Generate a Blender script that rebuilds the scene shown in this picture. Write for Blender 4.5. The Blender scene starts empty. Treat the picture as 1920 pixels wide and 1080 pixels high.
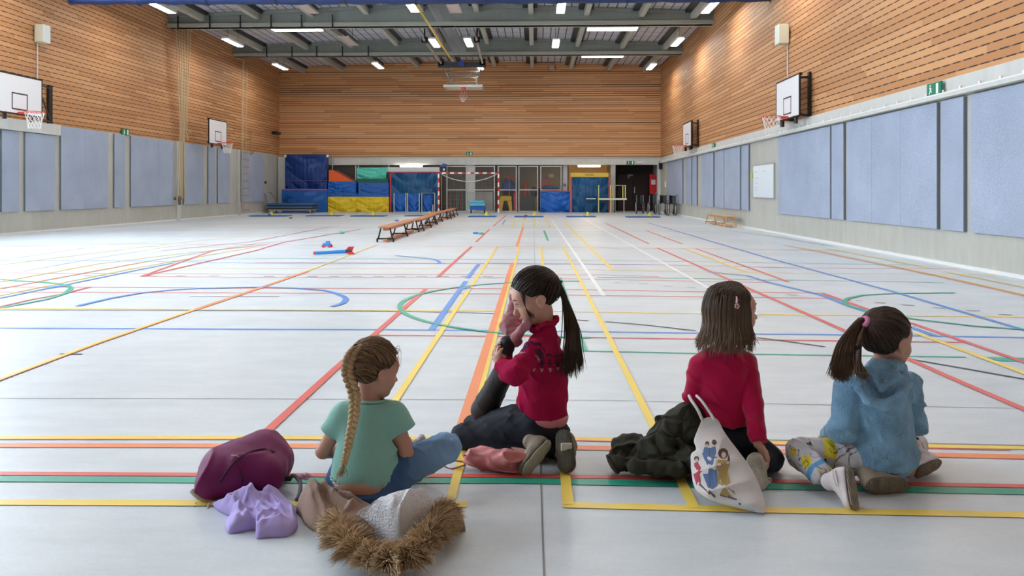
import bpy, math, random
import numpy as np
from mathutils import Vector, Matrix
random.seed(7)
rng = np.random.default_rng(11)
SC = bpy.context.scene
COL = SC.collection

# ------------------------------------------------------------------ camera
FPX, HZ, CAMH = 1440.0, 356.8, 1.15          # focal length in px, horizon row, eye height
YAW = math.atan(43 / 1440.0)
CS, SN = math.cos(YAW), math.sin(YAW)
cam_d = bpy.data.cameras.new('camera')
cam_d.lens = 27.0
cam_d.sensor_width = 36.0
cam_d.sensor_fit = 'HORIZONTAL'
cam_d.shift_y = -(540 - HZ) / 1920.0
cam_d.clip_start = 0.05
cam_d.clip_end = 200
cam = bpy.data.objects.new('camera', cam_d)
cam.location = (0, 0, CAMH)
cam.rotation_euler = (math.radians(90), 0, YAW)
COL.objects.link(cam)
SC.camera = cam

# ------------------------------------------------------------------ world and exposure
wld = bpy.data.worlds.new('world')
SC.world = wld
wld.use_nodes = True
wld.node_tree.nodes['Background'].inputs[0].default_value = (0.75, 0.85, 1.0, 1)
wld.node_tree.nodes['Background'].inputs[1].default_value = 1.0
SC.view_settings.view_transform = 'Standard'
SC.view_settings.look = 'None'
SC.view_settings.exposure = 0.52
SC.view_settings.gamma = 1.0
SC.cycles.use_denoising = True
SC.cycles.max_bounces = 7
SC.cycles.diffuse_bounces = 4
SC.cycles.glossy_bounces = 3
SC.cycles.transparent_max_bounces = 8
SC.cycles.sample_clamp_indirect = 6
SC.cycles.caustics_reflective = False
SC.cycles.caustics_refractive = False
LAMP_E = 42.0        # emission of the ceiling battens
WIN_E = 9.5          # daylight in the high glazing of the left wall
SKY_E = 12.0         # emission of the skylight strips

# ------------------------------------------------------------------ pixel to place
def W(u, v, d):
    "point seen at pixel (u, v) of the 1920x1080 frame at camera depth d"
    xr = (u - 960) * d / FPX
    return Vector((xr * CS - d * SN, xr * SN + d * CS, CAMH - (v - HZ) * d / FPX))
def WZ(u, z, d):
    xr = (u - 960) * d / FPX
    return Vector((xr * CS - d * SN, xr * SN + d * CS, z))
def FL(u, v, z=0.0):
    "point at height z seen at pixel (u, v)"
    return W(u, v, FPX * (CAMH - z) / (v - HZ))
def PY(u, v, Y):
    "point on the plane y = Y"
    a = (u - 960) / FPX
    d = Y / (a * SN + CS)
    return W(u, v, d)
def PX(u, v, x0, k=0.0):
    "point on the wall x = x0 + k*y"
    a = (u - 960) / FPX
    d = x0 / ((a * CS - SN) - k * (a * SN + CS))
    return W(u, v, d)
RV = Vector((CS, SN, 0))       # camera right
FV = Vector((-SN, CS, 0))      # camera forward
UP = Vector((0, 0, 1))

# ------------------------------------------------------------------ objects
WM = {}
def meshobj(name, verts, faces, mats, parent=None, midx=None, smooth=False, local=False, cols=None):
    if parent is not None and not local:
        inv = WM[parent.name].inverted()
        va = np.array([tuple(v) for v in verts], dtype=np.float64) if not isinstance(verts, np.ndarray) else verts
        m = np.array(inv)
        verts = va @ m[:3, :3].T + m[:3, 3]
    me = bpy.data.meshes.new(name)
    me.from_pydata([tuple(map(float, v)) for v in verts], [], [tuple(int(i) for i in f) for f in faces])
    if not isinstance(mats, (list, tuple)): mats = [mats]
    for m in mats: me.materials.append(m)
    if midx is not None and len(midx) == len(me.polygons): me.polygons.foreach_set('material_index', list(midx))
    if smooth: me.polygons.foreach_set('use_smooth', [True] * len(me.polygons))
    if cols is not None:
        ca = me.color_attributes.new('Col', 'FLOAT_COLOR', 'POINT')
        c4 = np.ones((len(verts), 4), dtype=np.float32); c4[:, :3] = cols
        ca.data.foreach_set('color', c4.ravel())
    me.update()
    o = bpy.data.objects.new(name, me)
    COL.objects.link(o)
    if parent is not None:
        o.parent = parent
        WM[o.name] = WM[parent.name].copy()
    else:
        WM[o.name] = Matrix.Identity(4)
    return o
def tag(o, label, cat, group=None):
    o['label'] = label; o['category'] = cat
    if group: o['group'] = group
    return o
def thing(name, label, cat, loc=(0, 0, 0), rz=0.0, group=None):
    e = bpy.data.objects.new(name, None)
    COL.objects.link(e)
    e.empty_display_size = 0.1
    e.location = loc; e.rotation_euler = (0, 0, rz)
    WM[e.name] = Matrix.Translation(Vector(loc)) @ Matrix.Rotation(rz, 4, 'Z')
    return tag(e, label, cat, group)
def struct(o):
    o['kind'] = 'structure'
    return o
def copy_tree(root, loc, rz=0.0, label=None, group=None, scale=None):
    kids = {}
    allo = [root]
    r = root.copy(); COL.objects.link(r)
    r.location = loc; r.rotation_euler = (0, 0, rz)
    if scale: r.scale = (scale, scale, scale)
    if label: r['label'] = label
    if group: r['group'] = group
    for ch in root.children:
        c = ch.copy(); COL.objects.link(c); c.parent = r
        for g in ch.children:
            e = g.copy(); COL.objects.link(e); e.parent = c
    return r

class MB:
    "mesh builder"
    def __init__(s): s.v = []; s.f = []; s.m = []; s.c = []; s.col = None
    def add(s, vs, fs, mi=0):
        n = len(s.v); s.v += [tuple(v) for v in vs]
        s.f += [tuple(i + n for i in f) for f in fs]; s.m += [mi] * len(fs)
        if s.col is not None: s.c += [s.col] * len(vs)
        return s
    def box(s, a, b, mi=0, M=None):
        x0, y0, z0 = a; x1, y1, z1 = b
        vs = [Vector(p) for p in ((x0,y0,z0),(x1,y0,z0),(x1,y1,z0),(x0,y1,z0),(x0,y0,z1),(x1,y0,z1),(x1,y1,z1),(x0,y1,z1))]
        if M is not None: vs = [M @ v for v in vs]
        return s.add(vs, [(0,3,2,1),(4,5,6,7),(0,1,5,4),(1,2,6,5),(2,3,7,6),(3,0,4,7)], mi)
    def cbox(s, c, size, mi=0, M=None):
        c = Vector(c); h = Vector(size) / 2
        return s.box(c - h, c + h, mi, M)
    def bbox(s, c, size, bev, mi=0, M=None):
        "box with chamfered edges"
        hx, hy, hz = [q / 2 for q in size]; c = Vector(c); vs = []
        for ax in range(3):
            pass
        pts = []
        for z, ins in ((-hz, bev), (-hz + bev, 0), (hz - bev, 0), (hz, bev)):
            x = hx - ins; y = hy - ins; k = bev * .6 if ins == 0 else bev * .3
            ring = [(-x + k, -y), (x - k, -y), (x, -y + k), (x, y - k), (x - k, y), (-x + k, y), (-x, y - k), (-x, -y + k)]
            pts += [Vector((p[0], p[1], z)) + c for p in ring]
        if M is not None: pts = [M @ p for p in pts]
        fs = [tuple(range(7, -1, -1)), tuple(range(24, 32))]
        for r in range(3):
            for i in range(8):
                j = (i + 1) % 8
                fs.append((r*8+i, r*8+j, r*8+8+j, r*8+8+i))
        return s.add(pts, fs, mi)
    def quad(s, a, b, c, d, mi=0): return s.add([a, b, c, d], [(0, 1, 2, 3)], mi)
    def tube(s, pts, r, n=8, mi=0, cap=True, closed=False):
        pts = [Vector(p) for p in pts]; N = len(pts)
        if not hasattr(r, '__len__'): r = [r] * N
        vs = []; ref = None
        for i, p in enumerate(pts):
            if closed: t = (pts[(i + 1) % N] - pts[i - 1])
            else: t = (pts[min(i + 1, N - 1)] - pts[max(i - 1, 0)])
            if t.length < 1e-9: t = Vector((0, 0, 1))
            t.normalize()
            if ref is None:
                ref = Vector((0, 0, 1)) if abs(t.z) < .9 else Vector((1, 0, 0))
            a = ref - t * ref.dot(t)
            if a.length < 1e-6: a = t.orthogonal()
            a.normalize(); ref = a; b = t.cross(a)
            for k in range(n):
                an = 2 * math.pi * k / n
                vs.append(p + (a * math.cos(an) + b * math.sin(an)) * r[i])
        fs = []
        for i in range(N if closed else N - 1):
            j = (i + 1) % N
            for k in range(n):
                l = (k + 1) % n
                fs.append((i*n+k, i*n+l, j*n+l, j*n+k))
        if cap and not closed:
            fs.append(tuple(range(n - 1, -1, -1))); fs.append(tuple((N-1)*n + k for k in range(n)))
        return s.add(vs, fs, mi)
    def cyl(s, a, b, r, n=16, mi=0, r2=None): return s.tube([a, b], [r, r if r2 is None else r2], n, mi)
    def disc(s, c, nrm, r, n=24, mi=0, th=.002):
        nrm = Vector(nrm).normalized()
        return s.cyl(Vector(c) - nrm * th / 2, Vector(c) + nrm * th / 2, r, n, mi)
    def ring(s, c, nrm, R, r, n=24, k=6, mi=0, a0=0, a1=2*math.pi):
        nrm = Vector(nrm).normalized(); a = nrm.orthogonal().normalized(); b = nrm.cross(a)
        full = abs(a1 - a0 - 2*math.pi) < 1e-6
        N = n if full else n + 1
        pts = [Vector(c) + (a*math.cos(a0+(a1-a0)*i/n) + b*math.sin(a0+(a1-a0)*i/n)) * R for i in range(N)]
        return s.tube(pts, r, k, mi, closed=full)
    def ell(s, c, r, nu=16, nv=10, mi=0, M=None):
        c = Vector(c); vs = []; fs = []
        if not hasattr(r, '__len__'): r = (r, r, r)
        for i in range(nv + 1):
            th = math.pi * i / nv
            for j in range(nu):
                ph = 2*math.pi*j/nu
                p = Vector((r[0]*math.sin(th)*math.cos(ph), r[1]*math.sin(th)*math.sin(ph), r[2]*math.cos(th)))
                if M is not None: p = M @ p
                vs.append(c + p)
        for i in range(nv):
            for j in range(nu):
                k = (j + 1) % nu
                fs.append((i*nu+j, (i+1)*nu+j, (i+1)*nu+k, i*nu+k))
        return s.add(vs, fs, mi)
    def prism(s, poly, off, mi=0):
        "poly: list of 3d points, extruded along off"
        n = len(poly); off = Vector(off); P = [Vector(p) for p in poly]
        fs = [tuple(range(n)), tuple(range(2*n-1, n-1, -1))]
        for i in range(n):
            j = (i+1) % n; fs.append((i, i+n, j+n, j))
        return s.add(P + [p + off for p in P], fs, mi)
    def build(s, name, mats, parent=None, smooth=False, local=False):
        return meshobj(name, s.v, s.f, mats, parent, s.m, smooth, local, cols=(np.array(s.c) if s.col is not None else None))

# ------------------------------------------------------------------ materials
MATS = {}
def mat(name, color=(.5,.5,.5), rough=.6, metal=0.0, spec=.5, bump=0.0, bscale=40.0, var=0.0, vscale=3.0, emit=0.0, ecol=None,
        sheen=0.0, vcol=False, coat=0.0, alpha=1.0, stretch=None, bkind='noise', sss=0.0, trans=0.0):
    if name in MATS: return MATS[name]
    m = bpy.data.materials.new(name); m.use_nodes = True
    nt = m.node_tree; N = nt.nodes; L = nt.links
    p = N['Principled BSDF']
    I = p.inputs
    I['Base Color'].default_value = (*color, 1)
    I['Roughness'].default_value = rough
    I['Metallic'].default_value = metal
    I['Specular IOR Level'].default_value = spec
    if sheen: I['Sheen Weight'].default_value = sheen; I['Sheen Roughness'].default_value = .5
    if coat: I['Coat Weight'].default_value = coat; I['Coat Roughness'].default_value = .15
    if alpha < 1: I['Alpha'].default_value = alpha
    if trans: I['Transmission Weight'].default_value = trans
    if sss: I['Subsurface Weight'].default_value = sss; I['Subsurface Radius'].default_value = (.012, .004, .002); I['Subsurface Scale'].default_value = 1.0
    if emit:
        I['Emission Color'].default_value = (*(ecol or color), 1); I['Emission Strength'].default_value = emit
    src = None
    tc = N.new('ShaderNodeTexCoord')
    vec = tc.outputs['Object']
    if stretch:
        mp = N.new('ShaderNodeMapping'); mp.inputs['Scale'].default_value = stretch
        L.new(vec, mp.inputs[0]); vec = mp.outputs[0]
    if vcol:
        a = N.new('ShaderNodeAttribute'); a.attribute_name = 'Col'; src = a.outputs['Color']
    if var:
        n = N.new('ShaderNodeTexNoise'); n.inputs['Scale'].default_value = vscale; n.inputs['Detail'].default_value = 6
        L.new(vec, n.inputs[0])
        mx = N.new('ShaderNodeMapRange'); mx.inputs[1].default_value = .3; mx.inputs[2].default_value = .7
        mx.inputs[3].default_value = 1 - var; mx.inputs[4].default_value = 1 + var
        L.new(n.outputs[0], mx.inputs[0])
        hs = N.new('ShaderNodeHueSaturation')
        if src is not None: L.new(src, hs.inputs['Color'])
        else: hs.inputs['Color'].default_value = (*color, 1)
        L.new(mx.outputs[0], hs.inputs['Value']); src = hs.outputs[0]
    if src is not None: L.new(src, I['Base Color'])
    if bump:
        if bkind == 'noise':
            n = N.new('ShaderNodeTexNoise'); n.inputs['Detail'].default_value = 4; ho = n.outputs[0]
        elif bkind == 'voronoi':
            n = N.new('ShaderNodeTexVoronoi'); n.feature = 'DISTANCE_TO_EDGE'
            mm = N.new('ShaderNodeMapRange'); mm.inputs[1].default_value = 0; mm.inputs[2].default_value = .18; L.new(n.outputs[0], mm.inputs[0]); ho = mm.outputs[0]
        else:
            n = N.new('ShaderNodeTexWave'); n.inputs['Distortion'].default_value = 1.5; ho = n.outputs[0]
        n.inputs['Scale'].default_value = bscale
        L.new(vec, n.inputs[0])
        b = N.new('ShaderNodeBump'); b.inputs['Strength'].default_value = bump; b.inputs['Distance'].default_value = .01
        L.new(ho, b.inputs['Height']); L.new(b.outputs[0], I['Normal'])
    MATS[name] = m
    return m
class G:
    "small node-graph helper"
    def __init__(s, m): s.nt = m.node_tree; s.N = s.nt.nodes; s.L = s.nt.links
    def val(s, sock, v):
        if isinstance(v, (int, float)): sock.default_value = v
        elif isinstance(v, tuple): sock.default_value = v
        else: s.L.new(v, sock)
    def m(s, op, a, b=0.0, c=0.0):
        n = s.N.new('ShaderNodeMath'); n.operation = op
        s.val(n.inputs[0], a); s.val(n.inputs[1], b); s.val(n.inputs[2], c); return n.outputs[0]
    def mix(s, f, a, b):
        n = s.N.new('ShaderNodeMix'); n.data_type = 'RGBA'
        s.val(n.inputs[0], f); s.val(n.inputs[6], a); s.val(n.inputs[7], b); return n.outputs[2]
    def noise(s, vec, scale, detail=4, rough=.5):
        n = s.N.new('ShaderNodeTexNoise'); n.inputs['Scale'].default_value = scale; n.inputs['Detail'].default_value = detail
        n.inputs['Roughness'].default_value = rough
        s.L.new(vec, n.inputs[0]); return n.outputs[0]
    def white(s, a, b):
        c = s.N.new('ShaderNodeCombineXYZ'); s.val(c.inputs[0], a); s.val(c.inputs[1], b)
        n = s.N.new('ShaderNodeTexWhiteNoise'); n.noise_dimensions = '2D'; s.L.new(c.outputs[0], n.inputs[0]); return n.outputs[0]
    def scale(s, vec, sc):
        n = s.N.new('ShaderNodeMapping'); n.inputs['Scale'].default_value = sc; s.L.new(vec, n.inputs[0]); return n.outputs[0]

def wood_wall(name, axis, slots, pitch, gapf, k=1.0):
    m = mat(name, (.5, .25, .11), .62)
    g = G(m); p = g.N['Principled BSDF']; tc = [n for n in g.N if n.type == 'TEX_COORD'][0]
    sx = g.N.new('ShaderNodeSeparateXYZ'); g.L.new(tc.outputs['Object'], sx.inputs[0])
    z = sx.outputs[2]; h = sx.outputs[axis]
    zr = g.m('DIVIDE', z, pitch); row = g.m('FLOOR', zr); fz = g.m('FRACT', zr)
    rr = g.white(row, 3.7)
    seg = g.m('FLOOR', g.m('ADD', g.m('DIVIDE', h, 2.7), g.m('MULTIPLY', rr, 7.0)))
    pv = g.white(row, seg)
    gr = g.noise(g.scale(tc.outputs['Object'], (1.2, 1.2, 45) if True else 1), 2.0, 6, .6)
    knots = g.noise(g.scale(tc.outputs['Object'], (2.5, 2.5, 9)), 3.0, 3, .7)
    c1 = g.mix(pv, (.53*k, .25*k, .10*k, 1), (.74*k, .405*k, .185*k, 1))
    c2 = g.mix(g.m('MULTIPLY', gr, .55), c1, (.36, .15, .06, 1))
    c3 = g.mix(g.m('GREATER_THAN', knots, .73), c2, (.22, .08, .03, 1))
    if slots:
        odd = g.m('MODULO', row, 2.0)
        al = g.m('FRACT', g.m('ADD', g.m('DIVIDE', h, .30), g.m('MULTIPLY', odd, .5)))
        gap = g.m('MULTIPLY', g.m('LESS_THAN', fz, gapf), g.m('LESS_THAN', al, .70))
        gap = g.m('MAXIMUM', gap, g.m('MULTIPLY', g.m('LESS_THAN', fz, gapf), .5))
    else:
        thr = g.m('ADD', g.m('MULTIPLY', g.m('POWER', rr, 2.0), .26), .09)
        gap = g.m('MULTIPLY', g.m('LESS_THAN', fz, thr), .9)
    c4 = g.mix(gap, c3, (.035, .012, .008, 1))
    g.L.new(c4, p.inputs['Base Color'])
    b = g.N.new('ShaderNodeBump'); b.inputs['Strength'].default_value = .5; b.inputs['Distance'].default_value = .015
    g.L.new(g.m('SUBTRACT', 1.0, gap), b.inputs['Height']); g.L.new(b.outputs[0], p.inputs['Normal'])
    return m

def concrete(name, base, var=.12):
    m = mat(name, base, .8)
    g = G(m); p = g.N['Principled BSDF']; tc = [n for n in g.N if n.type == 'TEX_COORD'][0]; o = tc.outputs['Object']
    n1 = g.noise(o, .7, 8, .6); n2 = g.noise(g.scale(o, (3, 3, .6)), 2.2, 5, .6); n3 = g.noise(o, 14, 4, .7)
    f = g.m('ADD', g.m('ADD', g.m('MULTIPLY', n1, .45), g.m('MULTIPLY', n2, .4)), g.m('MULTIPLY', n3, .15))
    f = g.m('MULTIPLY', g.m('SUBTRACT', f, .35), 3.2)
    dk = tuple(c * (1 - var) for c in base) + (1,); lt = tuple(min(1, c * (1 + var)) for c in base) + (1,)
    cc = g.mix(f, dk, lt)
    cl = g.N.new('ShaderNodeClamp'); g.L.new(f, cl.inputs[0]); 
    g.L.new(cc, p.inputs['Base Color'])
    b = g.N.new('ShaderNodeBump'); b.inputs['Strength'].default_value = .15; b.inputs['Distance'].default_value = .01
    g.L.new(n3, b.inputs['Height']); g.L.new(b.outputs[0], p.inputs['Normal'])
    return m
# ------------------------------------------------------------------ room shell
XL = -13.7
XRK = 0.0095
def XR(y): return 6.25 + XRK * y
YB, YREAR = 40.8, -7.0
ZS, ZR, XRIDGE = 7.72, 8.1, -3.5
def ZC(x):
    t = (x - XL) / (XRIDGE - XL) if x < XRIDGE else (6.6 - x) / (6.6 - XRIDGE)
    return ZS + (ZR - ZS) * t
def RP(u, v, off=0.0): return PX(u, v, 6.25 - off, XRK)
def LP(u, v, off=0.0): return PX(u, v, XL + off)

M_CONC = concrete('concrete_wall', (.50, .50, .455))
M_CONCL = concrete('concrete_light', (.60, .61, .58), .08)
M_CONCD = concrete('concrete_beam', (.24, .265, .24), .10)
M_WOODS = wood_wall('wood_slotted', 1, True, .128, .155)
M_WOODB = wood_wall('wood_boards', 0, False, .118, .1, 1.12)
M_BROWN = mat('storeroom_wall', (.30, .25, .19), .8, var=.1)
M_DARK = mat('dark_void', (.02, .016, .014), .8)
M_STEEL = mat('galvanised', (.52, .53, .53), .45, .6)
M_WHITEP = mat('white_paint', (.82, .82, .82), .4)
M_BLACKM = mat('black_metal', (.018, .018, .02), .4, .3)

floor_m = mat('floor_screed', (.7, .74, .78), .34, spec=.5)
g = G(floor_m); p = g.N['Principled BSDF']; tc = [n for n in g.N if n.type == 'TEX_COORD'][0]; o = tc.outputs['Object']
n1 = g.noise(o, .35, 6, .6); n2 = g.noise(g.scale(o, (.8, 2.2, 1)), 2.6, 8, .68); n3 = g.noise(o, 60, 3, .7)
f = g.m('ADD', g.m('MULTIPLY', n1, .45), g.m('ADD', g.m('MULTIPLY', n2, .4), g.m('MULTIPLY', n3, .15)))
f = g.m('MULTIPLY', g.m('SUBTRACT', f, .36), 3.4)
g.L.new(g.mix(f, (.54, .60, .645, 1), (.77, .83, .875, 1)), p.inputs['Base Color'])
rr = g.m('ADD', .26, g.m('MULTIPLY', n2, .22)); g.L.new(rr, p.inputs['Roughness'])
b = g.N.new('ShaderNodeBump'); b.inputs['Strength'].default_value = .12; b.inputs['Distance'].default_value = .004
g.L.new(n2, b.inputs['Height']); g.L.new(b.outputs[0], p.inputs['Normal'])

def paint(name, c): return mat('paint_' + name, c, .38, var=.05, vscale=2)
PC = dict(Y=paint('yellow', (.95, .70, .12)), O=paint('orange', (.95, .30, .12)), R=paint('red', (.78, .13, .11)),
          B=paint('blue', (.10, .30, .78)), N=paint('green', (.03, .42, .28)), W=paint('white', (.88, .90, .92)),
          K=paint('black', (.05, .05, .055)), J=paint('joint', (.24, .245, .24)), S=paint('grey', (.33, .32, .31)))
pk = list(PC)
fb = MB()
fb.box((XL - .3, YREAR - .3, -.25), (XR(46) + .3, YB + 4.2, 0), 0)
layer = [0]
def strip(pts, col, w, px=True):
    P = [FL(*q) if px else Vector((q[0], q[1], 0)) for q in pts]
    layer[0] += 1
    z = .0012 + .00004 * layer[0]
    n = len(P); L_ = []; R_ = []
    for i, q in enumerate(P):
        t = (P[min(i+1, n-1)] - P[max(i-1, 0)]); t.z = 0; t.normalize()
        s = Vector((-t.y, t.x, 0)) * (w / 2)
        L_.append((q.x + s.x, q.y + s.y, z)); R_.append((q.x - s.x, q.y - s.y, z))
    fs = [(i, n + i, n + i + 1, i + 1) for i in range(n - 1)]
    fb.add(L_ + R_, fs, 1 + pk.index(col))
def VL(u, v, v0, v1, col, w):
    "line parallel to the hall's long side through pixel (u, v), seen from row v0 to row v1"
    q = FL(u, v); a = FL(u, v0); b_ = FL(u, v1)
    strip([(q.x, a.y), (q.x, b_.y)], col, w, False)
# saw-cut joints
strip([(-400,746),(0,747),(480,748),(1130,751),(1450,757.5),(1920,766),(2300,773)], 'J', .006)
strip([(1000,401),(1003,504),(1008,700),(1014,890),(1020,1080),(1030,1400)], 'J', .006)
# faint far cross lines
for v0, v1, c, w in ((406,406.5,'J',.04),(410,411,'Y',.05),(414,415,'S',.04),(421,422,'Y',.05),(427,428,'S',.05),(433,434,'B',.05),(438,439,'N',.05),(443,444,'S',.05)):
    strip([(300,v0),(1003,v0+.3),(1330,v1+.5)], c, w)
strip([(-200,468),(200,457),(480,459),(806,461.6),(960,462.5),(1283,466),(1560,469)], 'R', .04)
strip([(-200,459.5),(480,464),(806,465),(960,466.2),(1283,468),(1760,471)], 'Y', .04)
strip([(-300,489),(0,489),(200,488.5),(480,493.5),(960,495),(1250,497),(1500,503)], 'B', .045)
strip([(330,490),(480,484.5),(960,487),(1180,489),(1700,497)], 'N', .05)
strip([(-200,503),(480,503),(955,504),(1020,505),(1180,507),(1440,512),(1920,515)], 'Y', .05)
strip([(-200,512),(0,512),(480,514),(960,515),(1125,515.5),(1236,519)], 'R', .04)
strip([(264,518.5),(480,520.5),(955,521),(1120,524),(1235,526),(1440,530)], 'R', .04)
strip([(480,492.5),(960,493.8),(1200,496),(1500,502.5),(1800,504)], 'R', .045)
strip([(1120,520),(1180,520.6),(1289,522),(1440,525.4),(1488,525.6)], 'N', .06)
strip([(1488,525.6),(1618,527.5),(1770,530)], 'N', .03)
strip([(0,538.5),(165,538.6),(480,540.5),(780,540.8),(955,541.5),(1090,543.5),(1320,547.2),(1541,549.8)], 'R', .045)
strip([(0,547.8),(480,549.6),(955,551.5),(1060,553.2),(1320,557),(1560,559.5)], 'R', .045)
strip([(1058,556),(1131,556),(1220,558),(1330,560)], 'W', .045)
strip([(-300,578),(0,578.6),(480,580.8),(960,583.5),(1074,584.4),(1316,588.6),(1440,590),(1920,594.6),(2200,598)], 'Y', .045)
strip([(0,581.6),(300,582.2),(700,583.8),(860,586),(950,589.3)], 'K', .028)
strip([(-300,614),(0,615.5),(480,617.6),(740,618.6),(960,620.4),(1120,622.3),(1316,625),(1440,626.8),(1540,627.4),(1751,630.4),(1920,633.3),(2200,637)], 'B', .05)
strip([(704,628.8),(924,630.6),(1090,632.8),(1316,636.2),(1440,637.6),(1807,642.4)], 'R', .04)
strip([(1093,658.6),(1165,659.8),(1289,662.6),(1440,664.8),(1810,669.9)], 'N', .035)
strip([(1844,673.5),(1920,674.8),(2100,677)], 'N', .12)
strip([(-500,818),(0,820.4),(480,820.6),(760,821.5),(1077,822.8),(1460,830.6),(1910,840.2),(2300,848)], 'Y', .046)
strip([(-500,822),(0,824.2),(480,824.4),(1077,826.8),(1460,834.6),(1895,844.6)], 'R', .012)
strip([(1350,824),(1460,826),(1910,835.6),(2300,843)], 'S', .014)
strip([(-500,833),(0,835.6),(480,836.2),(1077,840),(1460,847.4),(1920,857.4),(2300,866)], 'O', .058)
strip([(-500,886),(0,888.6),(370,890.6),(960,893),(1150,895.4),(1460,902.8),(1710,908.4),(1920,912.2),(2300,920)], 'R', .038)
strip([(-500,896),(0,898.9),(369,901.4),(960,902.2),(1285,908.8),(1440,913),(1710,919.4),(1920,923),(2300,931)], 'N', .056)
strip([(-500,940),(0,942.6),(360,944.3),(876,946.4)], 'Y', .05)
strip([(1055,947.5),(1285,953.4),(1460,957.6),(1700,962),(1920,966.3),(2300,974)], 'Y', .05)
# grey bolts and dashes
for k in range(11):
    u = 495 + k * 41
    strip([(u, 518.6), (u + 19, 518.8)], 'S', .06)
for u in (155,185,275,330,392): strip([(u, 517.5), (u+18, 517.6)], 'S', .05)
for (u, v, du) in ((1153,530,9),(1198,532,16),(1245,536.5,16),(1288,539,16),(1475,553,20),(1605,563.5,12),(1640,567.5,20),(1690,571.8,24),(1750,577.5,22),(1812,582.5,26),(1872,590,26),(1580,562.5,16)):
    strip([(u, v), (u + du, v + 1)], 'S', .035)
strip([(112,664.6),(154,664.8)], 'K', .03)
strip([(356,556.3),(524,556.6)], 'K', .022)
strip([(1082,600.4),(1103,602)], 'K', .03)
strip([(1135,603.6),(1210,609.8),(1304,620.7)], 'K', .028)
strip([(1420,633.5),(1470,640),(1546,650.8)], 'K', .028)
strip([(1706,674),(1810,692),(1920,711.6),(2100,745)], 'K', .03)
# lines along the hall
VL(932.7,462.8,462.8,945,'Y',.041); VL(960,425,404,427,'Y',.041)
VL(970,478,463,946,'Y',.036); VL(983,415,404,425,'Y',.036)
VL(1061,905,463,947,'Y',.041); VL(1003.6,415,404,425,'Y',.05)
VL(1225,800,463,953,'Y',.041); VL(1027,416,404,426,'Y',.05)
VL(959,500,493,838,'O',.058); VL(975,444,426,462,'O',.058); VL(985,409,404,412,'O',.05)
strip([(798.5,542.4),(640,682),(480,828.5)], 'R', .05)
strip([(884,462.4),(821,519.6)], 'R', .05); strip([(918,430),(892.5,454)], 'R', .05); strip([(949,404),(925,424)], 'R', .05)
strip([(897,496),(876.5,522)], 'B', .055); strip([(873.5,527.5),(809,618.6)], 'B', .055); strip([(863,540),(883,539.6)], 'B', .22)
strip([(1049,520.5),(1095,658.6)], 'N', .05); strip([(1020,432.5),(1027.5,451.5)], 'N', .06); strip([(942,421),(948,412)], 'B', .05)
strip([(1033,410.5),(1132,555)], 'W', .05); strip([(1096.5,412),(1329,541),(1420,591)], 'W', .05)
strip([(1058,416.5),(1150,508)], 'Y', .05); strip([(1283,466.7),(1399,510.5)], 'Y', .05)
strip([(1134.8,418.4),(1217,457.5)], 'R', .045); strip([(1232,465),(1364,523.6),(1579,618.7),(1807,720),(1920,768.5),(2100,848)], 'R', .05)
strip([(1212,433),(1280,458)], 'R', .045); strip([(1305,466.7),(1440,515),(1479,529.5)], 'R', .045)
strip([(1541,549.8),(1635.6,583.7),(1715.6,609),(1920,680),(2100,742)], 'R', .05)
strip([(1215,418),(1440,484),(1670,546),(1920,619.3),(2200,702)], 'B', .05)
strip([(1326,510.5),(1400,517),(1440,529.5),(1541,554),(1588,572.5),(1632.6,587.5),(1718.5,618),(1751,629.6)], 'B', .055)
strip([(1718,625),(1920,700.5),(2100,768)], 'Y', .05)
strip([(1500,463.6),(1620,488),(1760,516.8),(1920,552.6),(2200,612)], 'Y', .04); strip([(1470,459.5),(1620,490),(1760,519),(1920,555.2),(2200,615)], 'O', .035)
strip([(1558,467.5),(1739,502)], 'Y', .05); strip([(1778,511),(1920,538.6),(2200,592)], 'Y', .05)
strip([(1360,432),(1440,442),(1560,462)], 'S', .03)
strip([(707,459),(578,508),(480,542),(367.4,580),(184,643),(0,711.4),(-200,785)], 'Y', .036); strip([(578,508.8),(480,543),(367.4,581)], 'O', .06)
strip([(367.4,581.6),(184,645),(0,714),(-200,787)], 'O', .018)
for ln, c, w in (([(326,493),(266.7,505),(130,533),(0,559.4),(-200,600)],'B',.05), ([(480,463),(258,502),(0,554.5),(-200,594)],'Y',.04),
                 ([(272.6,491),(0,541.8),(-200,579)],'O',.05), ([(184,495),(0,529),(-150,556)],'Y',.045), ([(500,459),(400,470),(264,519)],'R',.045),
                 ([(480,460.5),(338,476),(184,495)],'Y',.04), ([(540,452),(480,457),(272.6,491)],'S',.03), ([(560,432),(480,446),(326,461),(184,483),(38,509.6)],'W',.05),
                 ([(520,428),(326,449),(184,461),(0,488)],'W',.05), ([(480,440),(270,463),(0,497),(-100,510)],'Y',.04), ([(620,425),(480,452),(300,471)],'R',.04),
                 ([(676,430),(530,455),(480,470),(264,519)],'R',.05), ([(169,538.4),(121,551),(60,562),(0,575.5)],'R',.04)):
    strip(ln, c, w)
strip([(89,540.5),(128,534.8)], 'B', .13)
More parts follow.
